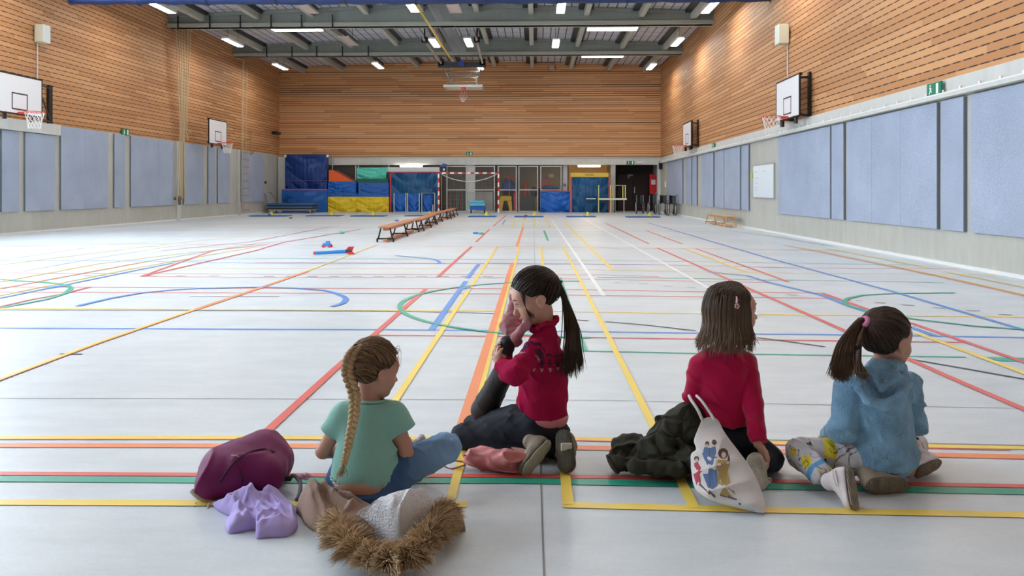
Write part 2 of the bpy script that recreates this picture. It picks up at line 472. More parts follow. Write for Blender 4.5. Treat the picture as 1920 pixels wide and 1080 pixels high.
# arcs
strip([(145,574.6),(168,569),(207,560),(267,549.6),(320,544.5),(370,541.6),(480,538.9),(551,540.7),(607,545),(628,550),(645,557),(649,562),(643,569),(632,573),(622,575.6)], 'B', .06)
strip([(740,479.5),(764,481.5),(806,485),(820,489),(824,492),(824,495)], 'B', .055)
strip([(0,524),(32.6,527),(80,529.5),(112.6,533),(130,538),(133,542),(121.5,551),(89,561.5),(45,570),(0,578),(-60,583)], 'N', .055)
cx, cy, R_ = .50, 7.85, 1.86
strip([(cx + R_*math.cos(a), cy + R_*math.sin(a)) for a in [math.radians(q) for q in range(88, 273, 5)]], 'N', .05, False)
strip([(1790,549.6),(1677,550.6),(1618,554),(1590,560),(1582,566),(1588,573),(1632,586),(1712.6,599),(1825,612),(1920,618.7)], 'N', .05)
fl = fb.build('floor', [floor_m] + [PC[k] for k in pk]); struct(fl)

# ------------------------------------------------------------------ walls
def wallmesh(name, parts, mats):
    b = MB()
    for q, mi in parts: b.prism(q[0], q[1], mi)
    return struct(b.build(name, mats))
ZWL, ZWR, ZWB = 3.02, 2.86, 2.93
def yz(x0, y0, z0, x1, y1, z1): return [(x0, y0, z0), (x1, y1, z0), (x1, y1, z1), (x0, y0, z1)]
wallmesh('wall_left', [((yz(XL, YREAR, 0, XL, YB, ZWL), (-.3, 0, 0)), 0), ((yz(XL - .01, YREAR, ZWL, XL - .01, YB, 7.9), (-.3, 0, 0)), 1)], [M_CONC, M_WOODS])
wallmesh('wall_right', [((yz(XR(YREAR), YREAR, 0, XR(YB+4.2), YB+4.2, ZWR), (.3, 0, 0)), 0), ((yz(XR(YREAR) + .01, YREAR, ZWR, XR(YB) + .01, YB, 7.9), (.3, 0, 0)), 1)], [M_CONC, M_WOODS])
bw = MB()
xo0 = PY(613, 350, YB).x                      # left edge of the store opening
bw.box((XL - .25, YB, ZWB), (XR(YB) + .2, YB + .3, 8.3), 1)
bw.box((XL - .25, YB, 0), (xo0, YB + .3, ZWB), 0)
bw.box((xo0, YB - .02, 2.50), (XR(YB), YB + .3, ZWB - .07), 0)
bw.box((XL, YB - .06, ZWB - .07), (XR(YB), YB + .3, ZWB - .02), 2)
bw.box((XL + .05, YB - .35, 0), (XL + .42, YB, ZWB), 0)
xr0 = PY(1233, 350, YB).x
bw.box((xr0, YB - .02, 0), (XR(YB) + .1, YB + .3, 2.5), 0)
struct(bw.build('wall_back', [M_CONCL, M_WOODB, M_STEEL]))
rw = MB(); rw.box((XL - .3, YREAR - .3, 0), (XR(0) + .3, YREAR, 3), 0); rw.box((XL - .3, YREAR - .3, 3), (XR(0) + .3, YREAR, 8.3), 1)
struct(rw.build('wall_rear', [M_CONC, M_WOODB]))
# concrete wall ribs on the left, bands below the timber
lb = MB()
for u in (333, 447):
    q = LP(u, 400); lb.box((XL, q.y - .16, 0), (XL + .06, q.y + .16, ZWL), 0)
q0, q1 = LP(0, 300), LP(108, 300)
lb.box((XL, YREAR, 2.72), (XL + .10, q1.y, ZWL), 0)
struct(lb.build('trim_1', [M_CONCL]))
rb = MB()
YE = 40.7
rb.prism([(XR(YREAR), YREAR, 2.56), (XR(YREAR), YREAR, 2.62), (XR(YE), YE, 2.62), (XR(YE), YE, 2.56)], (-.16, 0, 0), 0)
rb.prism([(XR(YREAR), YREAR, 2.66), (XR(YREAR), YREAR, ZWR), (XR(YE), YE, ZWR), (XR(YE), YE, 2.66)], (-.05, 0, 0), 0)
rb.prism([(XR(YREAR)-.12, YREAR, 2.62), (XR(YREAR)-.12, YREAR, 2.645), (XR(YE)-.12, YE, 2.645), (XR(YE)-.12, YE, 2.62)], (-.02, 0, 0), 1)
y = 5.0
while y < 40:
    rb.cbox((XR(y) - .1, y, 2.655), (.02, .05, .07), 1); y += .5
struct(rb.build('trim_2', [M_CONCL, M_WHITEP]))
kb = MB()
kb.prism([(XR(YREAR), YREAR, 0), (XR(YREAR), YREAR, .05), (XR(YE), YE, .05), (XR(YE), YE, 0)], (-.05, 0, 0), 0)
struct(kb.build('baseboard_right', [M_WHITEP]))
kb = MB(); kb.box((XL, YREAR, 0), (XL + .04, YB - .4, .05), 0); struct(kb.build('baseboard_left', [M_WHITEP]))

# ------------------------------------------------------------------ roof
roof_m = mat('roof_sheet', (.62, .60, .64), .55)
g = G(roof_m); p = g.N['Principled BSDF']; tc = [n for n in g.N if n.type == 'TEX_COORD'][0]
sx = g.N.new('ShaderNodeSeparateXYZ'); g.L.new(tc.outputs['Object'], sx.inputs[0])
fx = g.m('FRACT', g.m('DIVIDE', sx.outputs[0], .33))
fy = g.m('FRACT', g.m('DIVIDE', sx.outputs[1], .9))
gl = g.m('MAXIMUM', g.m('LESS_THAN', fx, .13), g.m('MULTIPLY', g.m('LESS_THAN', fy, .1), .4))
g.L.new(g.mix(gl, (.56, .55, .60, 1), (.04, .04, .045, 1)), p.inputs['Base Color'])
cb = MB()
cb.prism([(XL - .3, YREAR - .3, ZS), (XRIDGE, YREAR - .3, ZR), (7.1, YREAR - .3, ZS), (7.1, YREAR - .3, ZS + .9), (XL - .3, YREAR - .3, ZS + .9)], (0, YB + .6 - YREAR, 0), 0)
struct(cb.build('ceiling', [roof_m]))
M_PURLIN = mat('purlin', (.46, .46, .40), .7, var=.06)
purl_x = [-12.4, -10.35, -8.3, -6.25, -4.2, -2.15, -.15, 1.9, 3.9, 5.8]
YB1, YB2 = 28.5, 34.7
beam_y = [-3.0, 3.3, 9.6, 15.9, 22.2, YB1, YB2]
for i, x in enumerate(purl_x):
    b = MB(); b.box((x - .09, YREAR, ZC(x) - .32), (x + .09, YB, ZC(x) + .02), 0); b.box((x - .30, YREAR, ZC(x) - .10), (x - .09, YB, ZC(x) + .02), 1)
    b.box((x + .09, YREAR, ZC(x) - .10), (x + .24, YB, ZC(x) + .02), 1)
    struct(b.build('ceiling_purlin', [M_PURLIN, M_BLACKM]))
for i, y in enumerate(beam_y):
    b = MB(); zb = 7.24
    x1 = XR(y)
    b.prism([(XL, y - .12, zb), (x1, y - .12, zb), (x1, y - .12, ZC(x1) - .04), (XRIDGE, y - .12, ZR - .04), (XL, y - .12, ZC(XL) - .04)], (0, .24, 0), 0)
    b.box((XL, y - .26, zb), (x1, y + .26, zb + .13), 1)
    b.prism([(XL, y - .2, ZC(XL) - .14), (XRIDGE, y - .2, ZR - .14), (x1, y - .2, ZC(x1) - .14), (x1, y - .2, ZC(x1)), (XRIDGE, y - .2, ZR), (XL, y - .2, ZC(XL))], (0, .4, 0), 0)
    struct(b.build('ceiling_beam', [M_CONCD, mat('beam_flange', (.36, .37, .31), .75)]))
    if y in (YB1, YB2):
        us = (340, 399, 456, 513, 570, 627) if y == YB1 else (504, 551, 597, 645, 693)
        for k, u in enumerate(us):
            xx = PY(u, 60, y).x
            h = MB(); h.box((xx - .025, y - .29, zb - .03), (xx + .025, y - .265, zb + .42), 0); h.box((xx - .025, y - .29, zb - .03), (xx + .025, y - .15, zb - .005), 0)
            ho = h.build('rope_bracket', [M_BLACKM])
            tag(ho, 'black steel hook strap on the %s roof beam, number %d from the left wall' % ('nearer' if y == YB1 else 'farther', k + 1), 'bracket', 'black hooks on the roof beams')
# ------------------------------------------------------------------ lamps
M_LAMP = mat('lamp_diffuser', (1, .97, .9), .4, emit=LAMP_E, ecol=(1, .96, .90))
M_DAY = mat('daylight_glass', (.85, .92, 1), .3, emit=WIN_E, ecol=(.76, .88, 1))
for k, y0 in enumerate((-.5, 4.3, 9.1, 13.9)):
    b = MB(); b.box((XL - .02, y0, 3.4), (XL + .03, y0 + 4.4, 7.0)); w_ = struct(b.build('window_%d' % (k + 8), [M_DAY]))
    b = MB()
    for (a_, c_, e_, f_) in ((y0 - .08, y0, 3.32, 7.08), (y0 + 4.4, y0 + 4.48, 3.32, 7.08), (y0 + 2.17, y0 + 2.23, 3.4, 7.0)): b.box((XL - .02, a_, e_), (XL + .07, c_, f_))
    for (e_, f_) in ((3.32, 3.4), (7.0, 7.08)): b.box((XL - .02, y0 - .08, e_), (XL + .07, y0 + 4.48, f_))
    b.build('window_frame', [mat('frame_grey', (.3, .31, .32), .5)], w_)
M_LAMPW = mat('lamp_housing', (.7, .7, .66), .5)
ZL = 6.95
def batten(loc, label, cat='ceiling light', group='long ceiling lights', first=[None], lw=(.24, 1.5)):
    if first[0] is None:
        t = thing('ceiling_light', label, cat, loc, 0, group)
        b = MB(); b.box((-.13, -.77, .03), (.13, .77, .10), 0); b.box((-.15, -.78, .0), (-.13, .78, .08), 0); b.box((.13, -.78, 0), (.15, .78, .08), 0)
        b.build('housing', [M_LAMPW], t, local=True)
        d = MB(); d.box((-.115, -.75, .0), (.115, .75, .03), 0); d.build('diffuser', [M_LAMP], t, local=True)
        for yy in (-.5, .5):
            s = MB(); s.cyl((0, yy, .1), (0, yy, .95), .006, 5); s.build('suspension_wire', [M_BLACKM], t, local=True)
        first[0] = t; return t
    return copy_tree(first[0], loc, 0, label, group)
seen = [(302,15,'by the left wall, nearest'),(437,81,'by the left wall, second from the front'),(526,126,'by the left wall, at the far wall'),
        (772,13,'left of the yellow pipe'),(815,82,'in front of the ceiling hoop frame, left rail'),(709,124,'over the far wall, left of the ceiling hoop'),
        (879,81,'beside the right rail of the ceiling hoop frame'),(900,126,'right next to the raised ceiling hoop'),
        (1052,15,'right of centre on the nearer roof beam'),(1042,83,'right of centre on the farther roof beam'),
        (1331,15,'by the right wall, nearest'),(1270,80,'by the right wall, second from the front'),(1221,126,'by the right wall, at the far wall')]
for u, v, w in seen:
    batten(W(u, v, (ZL - CAMH) * FPX / (HZ - v)), 'white batten ceiling light ' + w)
behind = 'white batten ceiling light over the near part of the hall, out of view'
for y in (18.4, 12.2, 6.0):
    for x in (-11.9, -8.0, -3.9, .6, 5.55):
        batten(Vector((x, y, ZL)), behind)
# crosswise bright roof lights between the beams
M_SKY = mat('rooflight', (1, 1, 1), .4, emit=SKY_E, ecol=(.93, .97, 1))
first = None
for (u, v, w) in ((557, 56.5, 'left'), (1148, 55.5, 'right'), (1130, 106.5, 'far right')):
    d = FPX * (7.36 - CAMH) / (HZ - v); q = W(u, v, d)
    if first is None:
        t = thing('crosswise_light', 'x', 'ceiling light', q, 0, 'crosswise strip lights under the roof')
        b = MB(); b.box((-.95, -.24, 0), (.95, .24, .03), 0); b.build('diffuser', [M_SKY], t, local=True)
        b = MB(); b.box((-.97, -.26, .03), (.97, .26, .08), 0); b.build('housing', [M_LAMPW], t, local=True)
        for xx in (-.8, .8):
            b = MB(); b.cyl((xx, 0, .08), (xx, 0, .62), .01, 5); b.build('hanger_rod', [M_BLACKM], t, local=True)
        first = t
    else: t = copy_tree(first, q)
    t['label'] = {'left': 'wide bright strip light set crosswise between beams, left half of roof', 'right': 'wide bright strip light set crosswise between beams, right half of roof',
                  'far right': 'wide bright strip light set crosswise just before the far wall'}[w]
# unlit heater panels
M_PINK = mat('heater_panel', (.62, .48, .42), .5)
first = None
for (u, v, w) in ((572, 14, 'above the nearer beam, left'), (654, 78, 'on the farther beam, left of the cable tray'), (850, 13, 'right of the mesh cable tray')):
    q = W(u, v, FPX * (7.0 - CAMH) / (HZ - v))
    if first is None:
        t = thing('heater_panel', 'x', 'heater panel', q, 0, 'flat heater panels below the roof')
        b = MB(); b.box((-.17, -.85, 0), (.17, .85, .04), 0); b.build('panel', [M_PINK], t, local=True)
        b = MB(); b.box((.17, -.87, -.01), (.21, .87, .06), 0); b.box((-.21, -.87, -.01), (-.17, .87, .06), 0); b.build('edge_frame', [M_STEEL], t, local=True)
        for yy in (-.6, .6):
            b = MB(); b.cyl((0, yy, .04), (0, yy, .95), .008, 5); b.build('hanger_rod', [M_BLACKM], t, local=True)
        first = t
    else: t = copy_tree(first, q)
    t['label'] = 'pale pink flat ceiling heater panel ' + w
# pipe and cable trays
q0 = W(770, -20, FPX*5.75/(HZ+20)); q1 = W(843, 107, FPX*5.75/(HZ-107))
b = MB(); b.tube([(q1.x, 5, 6.9), (q1.x, q1.y, 6.9)], .035, 8)
o = b.build('gas_pipe', [mat('pipe_yellow', (.80, .50, .04), .4)]); tag(o, 'long yellow pipe running below the roof towards the far wall', 'pipe')
def mesh_tray(u0, v0, u1, v1, z, w, label):
    a = W(u0, v0, FPX*(z-CAMH)/(HZ-v0)); c = W(u1, v1, FPX*(z-CAMH)/(HZ-v1))
    x = (a.x + c.x)/2; b = MB(); ya, yb = min(a.y, c.y), max(a.y, c.y)
    for dx in (-w/2, 0, w/2):
        b.box((x+dx-.01, ya, z), (x+dx+.01, yb, z+.02), 0)
    for dx in (-w/2, w/2): b.box((x+dx-.01, ya, z+.10), (x+dx+.01, yb, z+.12), 0)
    y = ya
    while y < yb:
        b.box((x-w/2, y, z), (x+w/2, y+.015, z+.015), 0)
        for dx in (-w/2, w/2): b.box((x+dx-.008, y, z), (x+dx+.008, y+.015, z+.11), 0)
        y += .12
    o = b.build('cable_tray', [mat('tray_wire', (.38, .40, .40), .4, .7)]); tag(o, label, 'cable tray', 'wire mesh cable trays')
mesh_tray(805, 2, 842, 40, 7.1, .55, 'wire mesh cable tray over the nearer beam beside the yellow pipe')
mesh_tray(838, 55, 862, 98, 7.1, .55, 'wire mesh cable tray reaching the farther beam')
# rolled-up blue divider curtain
cy = 20.4
t = thing('divider_curtain', 'dark blue rolled-up divider curtain hanging across the top of the hall', 'curtain', (-3.5, cy, 6.3))
b = MB(); pts = []
n = 60
for i in range(n + 1):
    x = XL + 1.15 + (XR(cy) - .25 - XL - 1.15) * i / n
    pts.append((x, cy + .02*math.sin(i*.7), 6.36 - .035*math.sin(math.pi*i/n) - .07*(i/n) + .01*math.sin(i*1.9)))
b.tube(pts, [.18 + .012*math.sin(i*2.3) for i in range(n+1)], 14); b.build('rolled_sheet', [mat('curtain_blue', (.004, .018, .085), .5, bump=.4, bscale=6)], t, smooth=True)
b = MB()
for i in range(0, n + 1, 6): b.ring((pts[i][0], cy, pts[i][2]), (1, 0, 0), .2, .012, 14, 5)
for i in range(0, n + 1, 6): b.cyl((pts[i][0], cy, pts[i][2] + .19), (pts[i][0], cy, ZC(pts[i][0]) - .05), .012, 5)
b.build('strap', [M_BLACKM], t)
# ------------------------------------------------------------------ wall panels
def felt(name, c):
    m = mat(name, c, .95, spec=.1)
    g = G(m); p = g.N['Principled BSDF']; o = [n for n in g.N if n.type == 'TEX_COORD'][0].outputs['Object']
    n1 = g.noise(o, 55, 4, .8); n2 = g.noise(o, 1.2, 4, .5)
    f = g.m('MULTIPLY', g.m('SUBTRACT', g.m('ADD', g.m('MULTIPLY', n1, .75), g.m('MULTIPLY', n2, .25)), .33), 3.0)
    g.L.new(g.mix(f, tuple(q * .72 for q in c) + (1,), tuple(min(1, q * 1.25) for q in c) + (1,)), p.inputs['Base Color'])
    return m
M_PANEL = felt('panel_felt', (.38, .44, .565))
M_PEDGE = mat('panel_edge', (.17, .19, .22), .7)
def wall_panel(side, u0, u1, z0, z1, label, seams=1, seamu=None):
    off = .06
    fn = (lambda u, o_: LP(u, 300, o_)) if side < 0 else (lambda u, o_: RP(u, 300, o_))
    a, c = fn(u0, off), fn(u1, off)
    ya, yb = sorted((a.y, c.y))
    t = thing('acoustic_panel', label, 'wall panel', (fn((u0+u1)/2, off).x, (ya+yb)/2, z0), 0, 'blue-grey acoustic panels on the %s wall' % ('left' if side < 0 else 'right'))
    wx = (lambda y: XL) if side < 0 else (lambda y: XR(y))
    sgn = 1 if side < 0 else -1
    b = MB()
    b.prism([(wx(ya) + sgn*.001, ya, z0), (wx(yb) + sgn*.001, yb, z0), (wx(yb) + sgn*.001, yb, z1), (wx(ya) + sgn*.001, ya, z1)], (sgn*(off-.012), 0, 0), 0)
    b.build('side_frame', [M_PEDGE], t)
    ys = [ya] + [fn(s_, off).y for s_ in (seamu or [])] + [yb]; ys.sort()
    b = MB()
    for i in range(len(ys) - 1):
        y0, y1 = ys[i] + (.004 if i else 0), ys[i+1] - (.004 if i < len(ys)-2 else 0)
        b.prism([(wx(y0) + sgn*(off-.012), y0, z0), (wx(y1) + sgn*(off-.012), y1, z0), (wx(y1) + sgn*(off-.012), y1, z1), (wx(y0) + sgn*(off-.012), y0, z1)], (sgn*.012, 0, 0), 0)
    b.build('face_board', [M_PANEL], t)
    return t
ordn = ['nearest', 'second', 'third', 'fourth', 'fifth', 'sixth', 'seventh', 'eighth', 'ninth', 'tenth', 'eleventh', 'twelfth']
Lp = [(4,36,2.70,'narrow',None),(48,103,2.70,'',None),(115,203,2.993,'wide',[160]),(215,235,2.993,'very narrow',None),(246,326,2.993,'wide',[297]),(345,382,2.993,'',None),(391,403,2.993,'very narrow',None),(409,431,2.993,'narrow',None),(451,494,2.993,'last',None)]
for i, (a, c, z1, w, s_) in enumerate(Lp):
    wall_panel(-1, a, c, .59, z1, ('%s blue-grey acoustic panel on left wall, %s from the front' % (w or 'medium', ordn[i])), seamu=s_)
wall_panel(-1, -60, -8, .59, 2.7, 'blue-grey acoustic panel on left wall, beyond the left picture edge')
Rp = [(1820,2040,'cut by the right edge of the picture',None),(1764,1806,'narrow, left of the one at the picture edge',None),(1588,1756,'widest, under the exit sign',[1634,1688]),
      (1559,1581,'very narrow, left of the widest one',None),(1459,1556,'below the nearer backboard',[1515]),(1390,1403,'very narrow, just left of the whiteboard',None),
      (1358,1387,'second left of the whiteboard',None),(1340,1357,'third left of the whiteboard',None),(1315,1337,'fourth left of the whiteboard',None),
      (1298,1306,'very narrow, right under the farther backboard',None),(1286,1296,'narrow, left under the farther backboard',None),(1251,1279,'last before the far corner, behind the wheelchairs',None)]
for i, (a, c, w, s_) in enumerate(Rp):
    wall_panel(1, a, c, .54, 2.53, 'blue-grey acoustic panel on right wall, ' + w, seamu=s_)

# ------------------------------------------------------------------ whiteboard
q0, q1 = RP(1412, 340, .05), RP(1450, 340, .05)
t = thing('whiteboard', 'white magnetic board with faint notes on the right concrete wall', 'whiteboard', (q0.x, (q0.y+q1.y)/2, 1.3))
z1_, z0_ = RP(1450, 307, .05).z, RP(1450, 371, .05).z
def rslab(b, ya, yb, z0, z1, o0, o1, mi=0):
    b.prism([(XR(ya)-o0, ya, z0), (XR(yb)-o0, yb, z0), (XR(yb)-o0, yb, z1), (XR(ya)-o0, ya, z1)], (-(o1-o0), 0, 0), mi)
def lslab(b, ya, yb, z0, z1, o0, o1, mi=0):
    b.box((XL+o0, ya, z0), (XL+o1, yb, z1), mi)
ya, yb = sorted((q0.y, q1.y))
b = MB(); rslab(b, ya, yb, z0_, z1_, .0, .045); b.build('board', [mat('board_white', (.80, .88, .95), .3)], t)
b = MB()
for (a0, a1, c0, c1) in ((ya-.02, yb+.02, z1_, z1_+.02), (ya-.02, yb+.02, z0_-.02, z0_), (ya-.02, ya, z0_, z1_), (yb, yb+.02, z0_, z1_)): rslab(b, a0, a1, c0, c1, 0, .05)
b.build('frame', [M_STEEL], t)
b = MB(); L = yb - ya
for k, (fz, fa, fb_) in enumerate(((.8, .08, .2), (.8, .5, .62), (.6, .1, .26), (.44, .12, .22), (.3, .1, .24), (.22, .12, .18))):
    rslab(b, yb - L*fb_, yb - L*fa, z0_ + (z1_-z0_)*fz, z0_ + (z1_-z0_)*fz + .012, .045, .047)
b.build('marker_notes', [mat('marker_ink', (.25, .40, .55), .6)], t)
q = RP(1410, 329, .04); b = MB(); rslab(b, q.y-.05, q.y+.15, q.z-.08, q.z+.08, 0, .05)
tag(b.build('green_sponge', [mat('green_felt', (.45, .62, .12), .8)]), 'small green pad stuck on the wall at the left edge of the whiteboard', 'pad')

# ------------------------------------------------------------------ basketball backboards
M_BOARD = mat('backboard_white', (.86, .87, .90), .35)
M_RIM = mat('rim_red', (.72, .06, .04), .4)
M_NET = mat('net_white', (.85, .82, .80), .8)
def hoop_parts(t, face, side, z0, h=1.0, hw=.88, reach=.15):
    "local frame: board in the y-z plane at x=0 facing +x (side=1) or -x (side=-1); z from 0"
    b = MB(); b.box((-.03*side if side > 0 else 0, -hw, z0), (0 if side > 0 else .03, hw, z0+h), 0)
    bd = b.build('backboard', [M_BOARD], t, local=True)
    e = MB(); x = .004*side; w = .035
    for (ya, yb, za, zb) in ((-hw,hw,z0,z0+w),(-hw,hw,z0+h-w,z0+h),(-hw,-hw+w,z0,z0+h),(hw-w,hw,z0,z0+h)):
        e.box((min(-.034*side, x), ya-.002, za), (max(-.034*side, x), yb+.002, zb), 0)
    eo = e.build('board_edge', [M_BLACKM], t, local=True)
    e = MB(); rw_, rh, rz = .295, .42, z0+.12; w = .03
    for (ya, yb, za, zb) in ((-rw_,rw_,rz+rh-w,rz+rh),(-rw_,-rw_+w,rz,rz+rh),(rw_-w,rw_,rz,rz+rh),(-rw_,rw_,rz,rz+w)):
        e.box((min(0, x), ya, za), (max(0, x), yb, zb), 0)
    e.build('target_square', [M_BLACKM], t, local=True)
    r = MB(); cx_ = (reach + .225)*side; zr = z0 + .07
    r.ring((cx_, 0, zr), (0, 0, 1), .225, .011, 26, 6)
    r.box((min(0, reach*side), -.09, zr-.05), (max(0, reach*side), .09, zr), 0)
    r.build('rim', [M_RIM], t, local=True)
    n = MB(); K = 12
    for k in range(K):
        for sg in (1, -1):
            pts = []
            for i in range(7):
                f_ = i/6; R_ = .225 - .085*math.sin(f_*math.pi/2) ; a = 2*math.pi*(k/K) + sg*f_*1.3
                pts.append((cx_ + R_*math.cos(a), R_*math.sin(a), zr - .42*f_))
            n.tube(pts, .005, 4)
    n.build('net', [M_NET], t, local=True)
def wall_hoop(side, u, z0, off, label, arm):
    q = LP(u, 250, off) if side > 0 else RP(u, 250, off)
    t = thing('basketball_hoop', label, 'basketball hoop', (q.x, q.y, 0), (0 if side > 0 else math.atan(-XRK)), 'white backboards on the side walls')
    hoop_parts(t, None, side, z0)
    s = -side
    if side > 0:
        yr = 2.45
        b = MB(); b.box((-off, yr-.08, z0+.005), (-off+.07, yr+.08, z0+1.08)); b.build('wall_rail', [M_BLACKM], t, local=True)
        for zz in (z0+.05, z0+.98):
            b = MB(); b.tube([(-.06, .2, zz), (-off+.05, yr, zz)], .022, 6); b.build('support_arm', [M_BLACKM], t, local=True)
        b = MB(); b.tube([(-.06, .75, z0+.9), (-off+.05, yr, z0+.1)], .02, 6); b.build('diagonal_brace', [M_BLACKM], t, local=True)
    for k, yy in enumerate(() if side > 0 else (-.62, .62)):
        b = MB(); b.box((min(s*.05, s*off), yy-.025, z0+.9), (max(s*.05, s*off), yy+.025, z0+.95), 0); b.build('support_arm', [M_BLACKM], t, local=True); b = MB(); b.box((min(s*.05, s*off), yy-.025, z0+.02), (max(s*.05, s*off), yy+.025, z0+.07), 0)
        b.build('support_arm', [M_BLACKM], t, local=True)
        if off > .4: b = MB(); b.tube([(s*off, yy, z0+.1), (s*.06, yy, z0+.85)], .015, 6); b.build('diagonal_brace', [M_BLACKM], t, local=True)
        b = MB(); b.box((s*(off-.05) if s > 0 else s*off, yy-.06, (z0+.005 if side > 0 else z0-.12)), (s*off if s > 0 else s*(off-.05), yy+.06, z0+1.05), 0)
        b.build('wall_rail', [M_BLACKM], t, local=True)
    b = MB()
    for zz in (z0+.02, z0+.95): b.box((min(s*.03, s*.08), -.85, zz), (max(s*.03, s*.08), .85, zz+.06), 0)
    for yy in (-.6, 0, .6): b.box((min(s*.03, s*.08), yy, z0), (max(s*.03, s*.08), yy+.05, z0+.98), 0)
    b.build('rear_frame', [M_BLACKM], t, local=True)
    b = MB(); b.cyl((-side*.04, -.5, z0-.14), (-side*.04, -.5, z0+.04), .05, 10); b.build('damper', [M_BLACKM], t, local=True)
    b = MB(); b.cyl((-side*.04, .5, z0-.14), (-side*.04, .5, z0+.04), .05, 10); b.build('damper', [M_BLACKM], t, local=True)
wall_hoop(1, 37, 3.03, .85, 'basketball backboard on left wall cut by the picture edge', .85)
wall_hoop(1, 409, 3.0, .85, 'small farther basketball backboard on the left wall', .85)
wall_hoop(-1, 1476, 2.86, .34, 'nearer basketball backboard on right wall with red rim', .34)
wall_hoop(-1, 1288, 2.92, .34, 'farther basketball backboard near the right far corner', .34)

# raised ceiling hoop with its frame
q = W(870, 165, 36.4)
bx, by, bz = q.x, q.y, q.z
t = thing('ceiling_basketball_hoop', 'raised ceiling-hung basketball board with red rim and lattice frame in hall centre', 'basketball hoop', (bx, by, bz))
b = MB(); b.box((bx-.9, by-.55, bz), (bx+.9, by+.5, bz+.05)); b.build('backboard', [mat('old_board', (.80, .76, .62), .4)], t)
b = MB()
for (x0, y0, x1, y1) in ((-.92,-.57,.92,-.5),(-.92,.47,.92,.54),(-.92,-.5,-.85,.47),(.85,-.5,.92,.47)): b.box((bx+x0, by+y0, bz-.03), (bx+x1, by+y1, bz+.08))
b.build('board_frame', [M_STEEL], t)
b = MB(); b.ring((bx, by-.3, bz-.4), (0, 1, 0), .225, .013, 26, 6); b.box((bx-.09, by-.4, bz-.17), (bx+.09, by-.25, bz)); b.build('rim', [M_RIM], t)
b = MB()
for k in range(10):
    a = 2*math.pi*k/10
    b.tube([(bx+.225*math.cos(a), by-.3, bz-.4+.225*math.sin(a)), (bx+.1*math.cos(a)*.8, by-.5, bz-.6+.1*math.sin(a)), (bx+.05*math.cos(a), by-.55, bz-.72)], .008, 4)
b.build('net', [M_NET], t)
M_RODS = mat('grey_tube', (.20, .21, .21), .4, .5)
zt = 7.15
for sx_, u0, u1 in ((-1, 800, 838), (1, 866, 888)):
    a = Vector((bx+sx_*1.05, by-6.2, zt)); c = Vector((bx+sx_*.95, by-1.0, zt-.15)); d_ = Vector((bx+sx_*.55, by-.1, bz+.07))
    b = MB(); b.tube([a, c], .05, 8); b.build('long_rail', [mat('rail_beige', (.42, .36, .30), .5)], t)
    b = MB(); b.tube([c, d_], .03, 6); b.tube([c + Vector((-sx_*.3, .2, 0)), d_ + Vector((0, .4, 0))], .025, 6)
    b.build('hanging_leg', [M_RODS], t)
    b = MB(); b.tube([a + Vector((0, .5, 0)), a + Vector((0, .5, .95))], .03, 6); b.box((a.x-.12, a.y+.4, zt-.1), (a.x+.12, a.y+.65, zt+.12)); b.build('beam_hanger', [M_BLACKM], t)
    b = MB(); b.tube([c, c + Vector((0, 0, 1.0))], .03, 6); b.box((c.x-.12, c.y-.1, c.z-.1), (c.x+.12, c.y+.1, c.z+.2)); b.build('beam_hanger', [M_BLACKM], t)
b = MB()
b.box((bx-1.1, by-1.1, zt-.35), (bx+1.1, by-.95, zt-.1)); b.build('winch_bar', [mat('dark_grey_metal', (.05, .055, .06), .4, .4)], t)
b = MB()
for (f_, w_) in ((.35, .83), (.6, .72), (.8, .64)):
    zz = zt-.15 + (bz+.07-zt+.15)*f_; b.tube([(bx-w_, by-1+.9*f_, zz), (bx+w_, by-1+.9*f_, zz)], .022, 6)
b.tube([(bx-.83, by-.7, zt-.5), (bx+.6, by-.3, bz+.4)], .018, 5); b.tube([(bx+.83, by-.7, zt-.5), (bx-.6, by-.3, bz+.4)], .018, 5)
b.build('cross_brace', [M_RODS], t)
b = MB(); b.box((bx-.12, by-1.2, zt-.3), (bx+.1, by-1.1, zt-.05)); b.build('blue_plate', [mat('plate_blue', (.02, .06, .35), .5)], t)

# ------------------------------------------------------------------ wall boxes with conduits
def wallbox(side, u, v, z, label):
    q = (LP if side < 0 else RP)(u, v, 0)
    s = 1 if side < 0 else -1
    t = thing('wall_speaker', label, 'wall box', (q.x, q.y, z))
    b = MB(); b.bbox((q.x + s*.17, q.y, z), (.26, .30, .50), .02); b.build('case', [mat('box_beige', (.60, .58, .45), .5)], t)
    b = MB(); b.box((q.x + s*.302 - .005, q.y-.14, z-.24), (q.x + s*.302 + .005, q.y+.14, z+.24)); b.build('front_cover', [mat('box_front', (.72, .78, .78), .5)], t)
    b = MB(); b.box((q.x - .0 if s > 0 else q.x-.05, q.y-.05, z-.1), (q.x+.05 if s > 0 else q.x, q.y+.05, z+.1)); b.build('wall_plate', [M_BLACKM], t)
    b = MB(); b.cyl((q.x + s*.03, q.y, z-.25), (q.x + s*.03, q.y, 4.05 if side < 0 else 3.9), .018, 8); b.build('conduit', [mat('conduit_grey', (.6, .6, .6), .5)], t)
wallbox(-1, 68, 64, LP(68, 64).z, 'beige box with grey conduit high on left timber wall')
wallbox(1, 1479, 65, RP(1479, 65).z, 'beige box with conduit above the nearer right backboard')
q = LP(519, 250, .1); b = MB(); b.box((XL+.01, q.y-.5, q.z-.07), (XL+.28, q.y+.1, q.z+.07)); tag(b.build('bracket_arm', [M_BLACKM]), 'black bracket on left timber wall in the far corner', 'bracket')
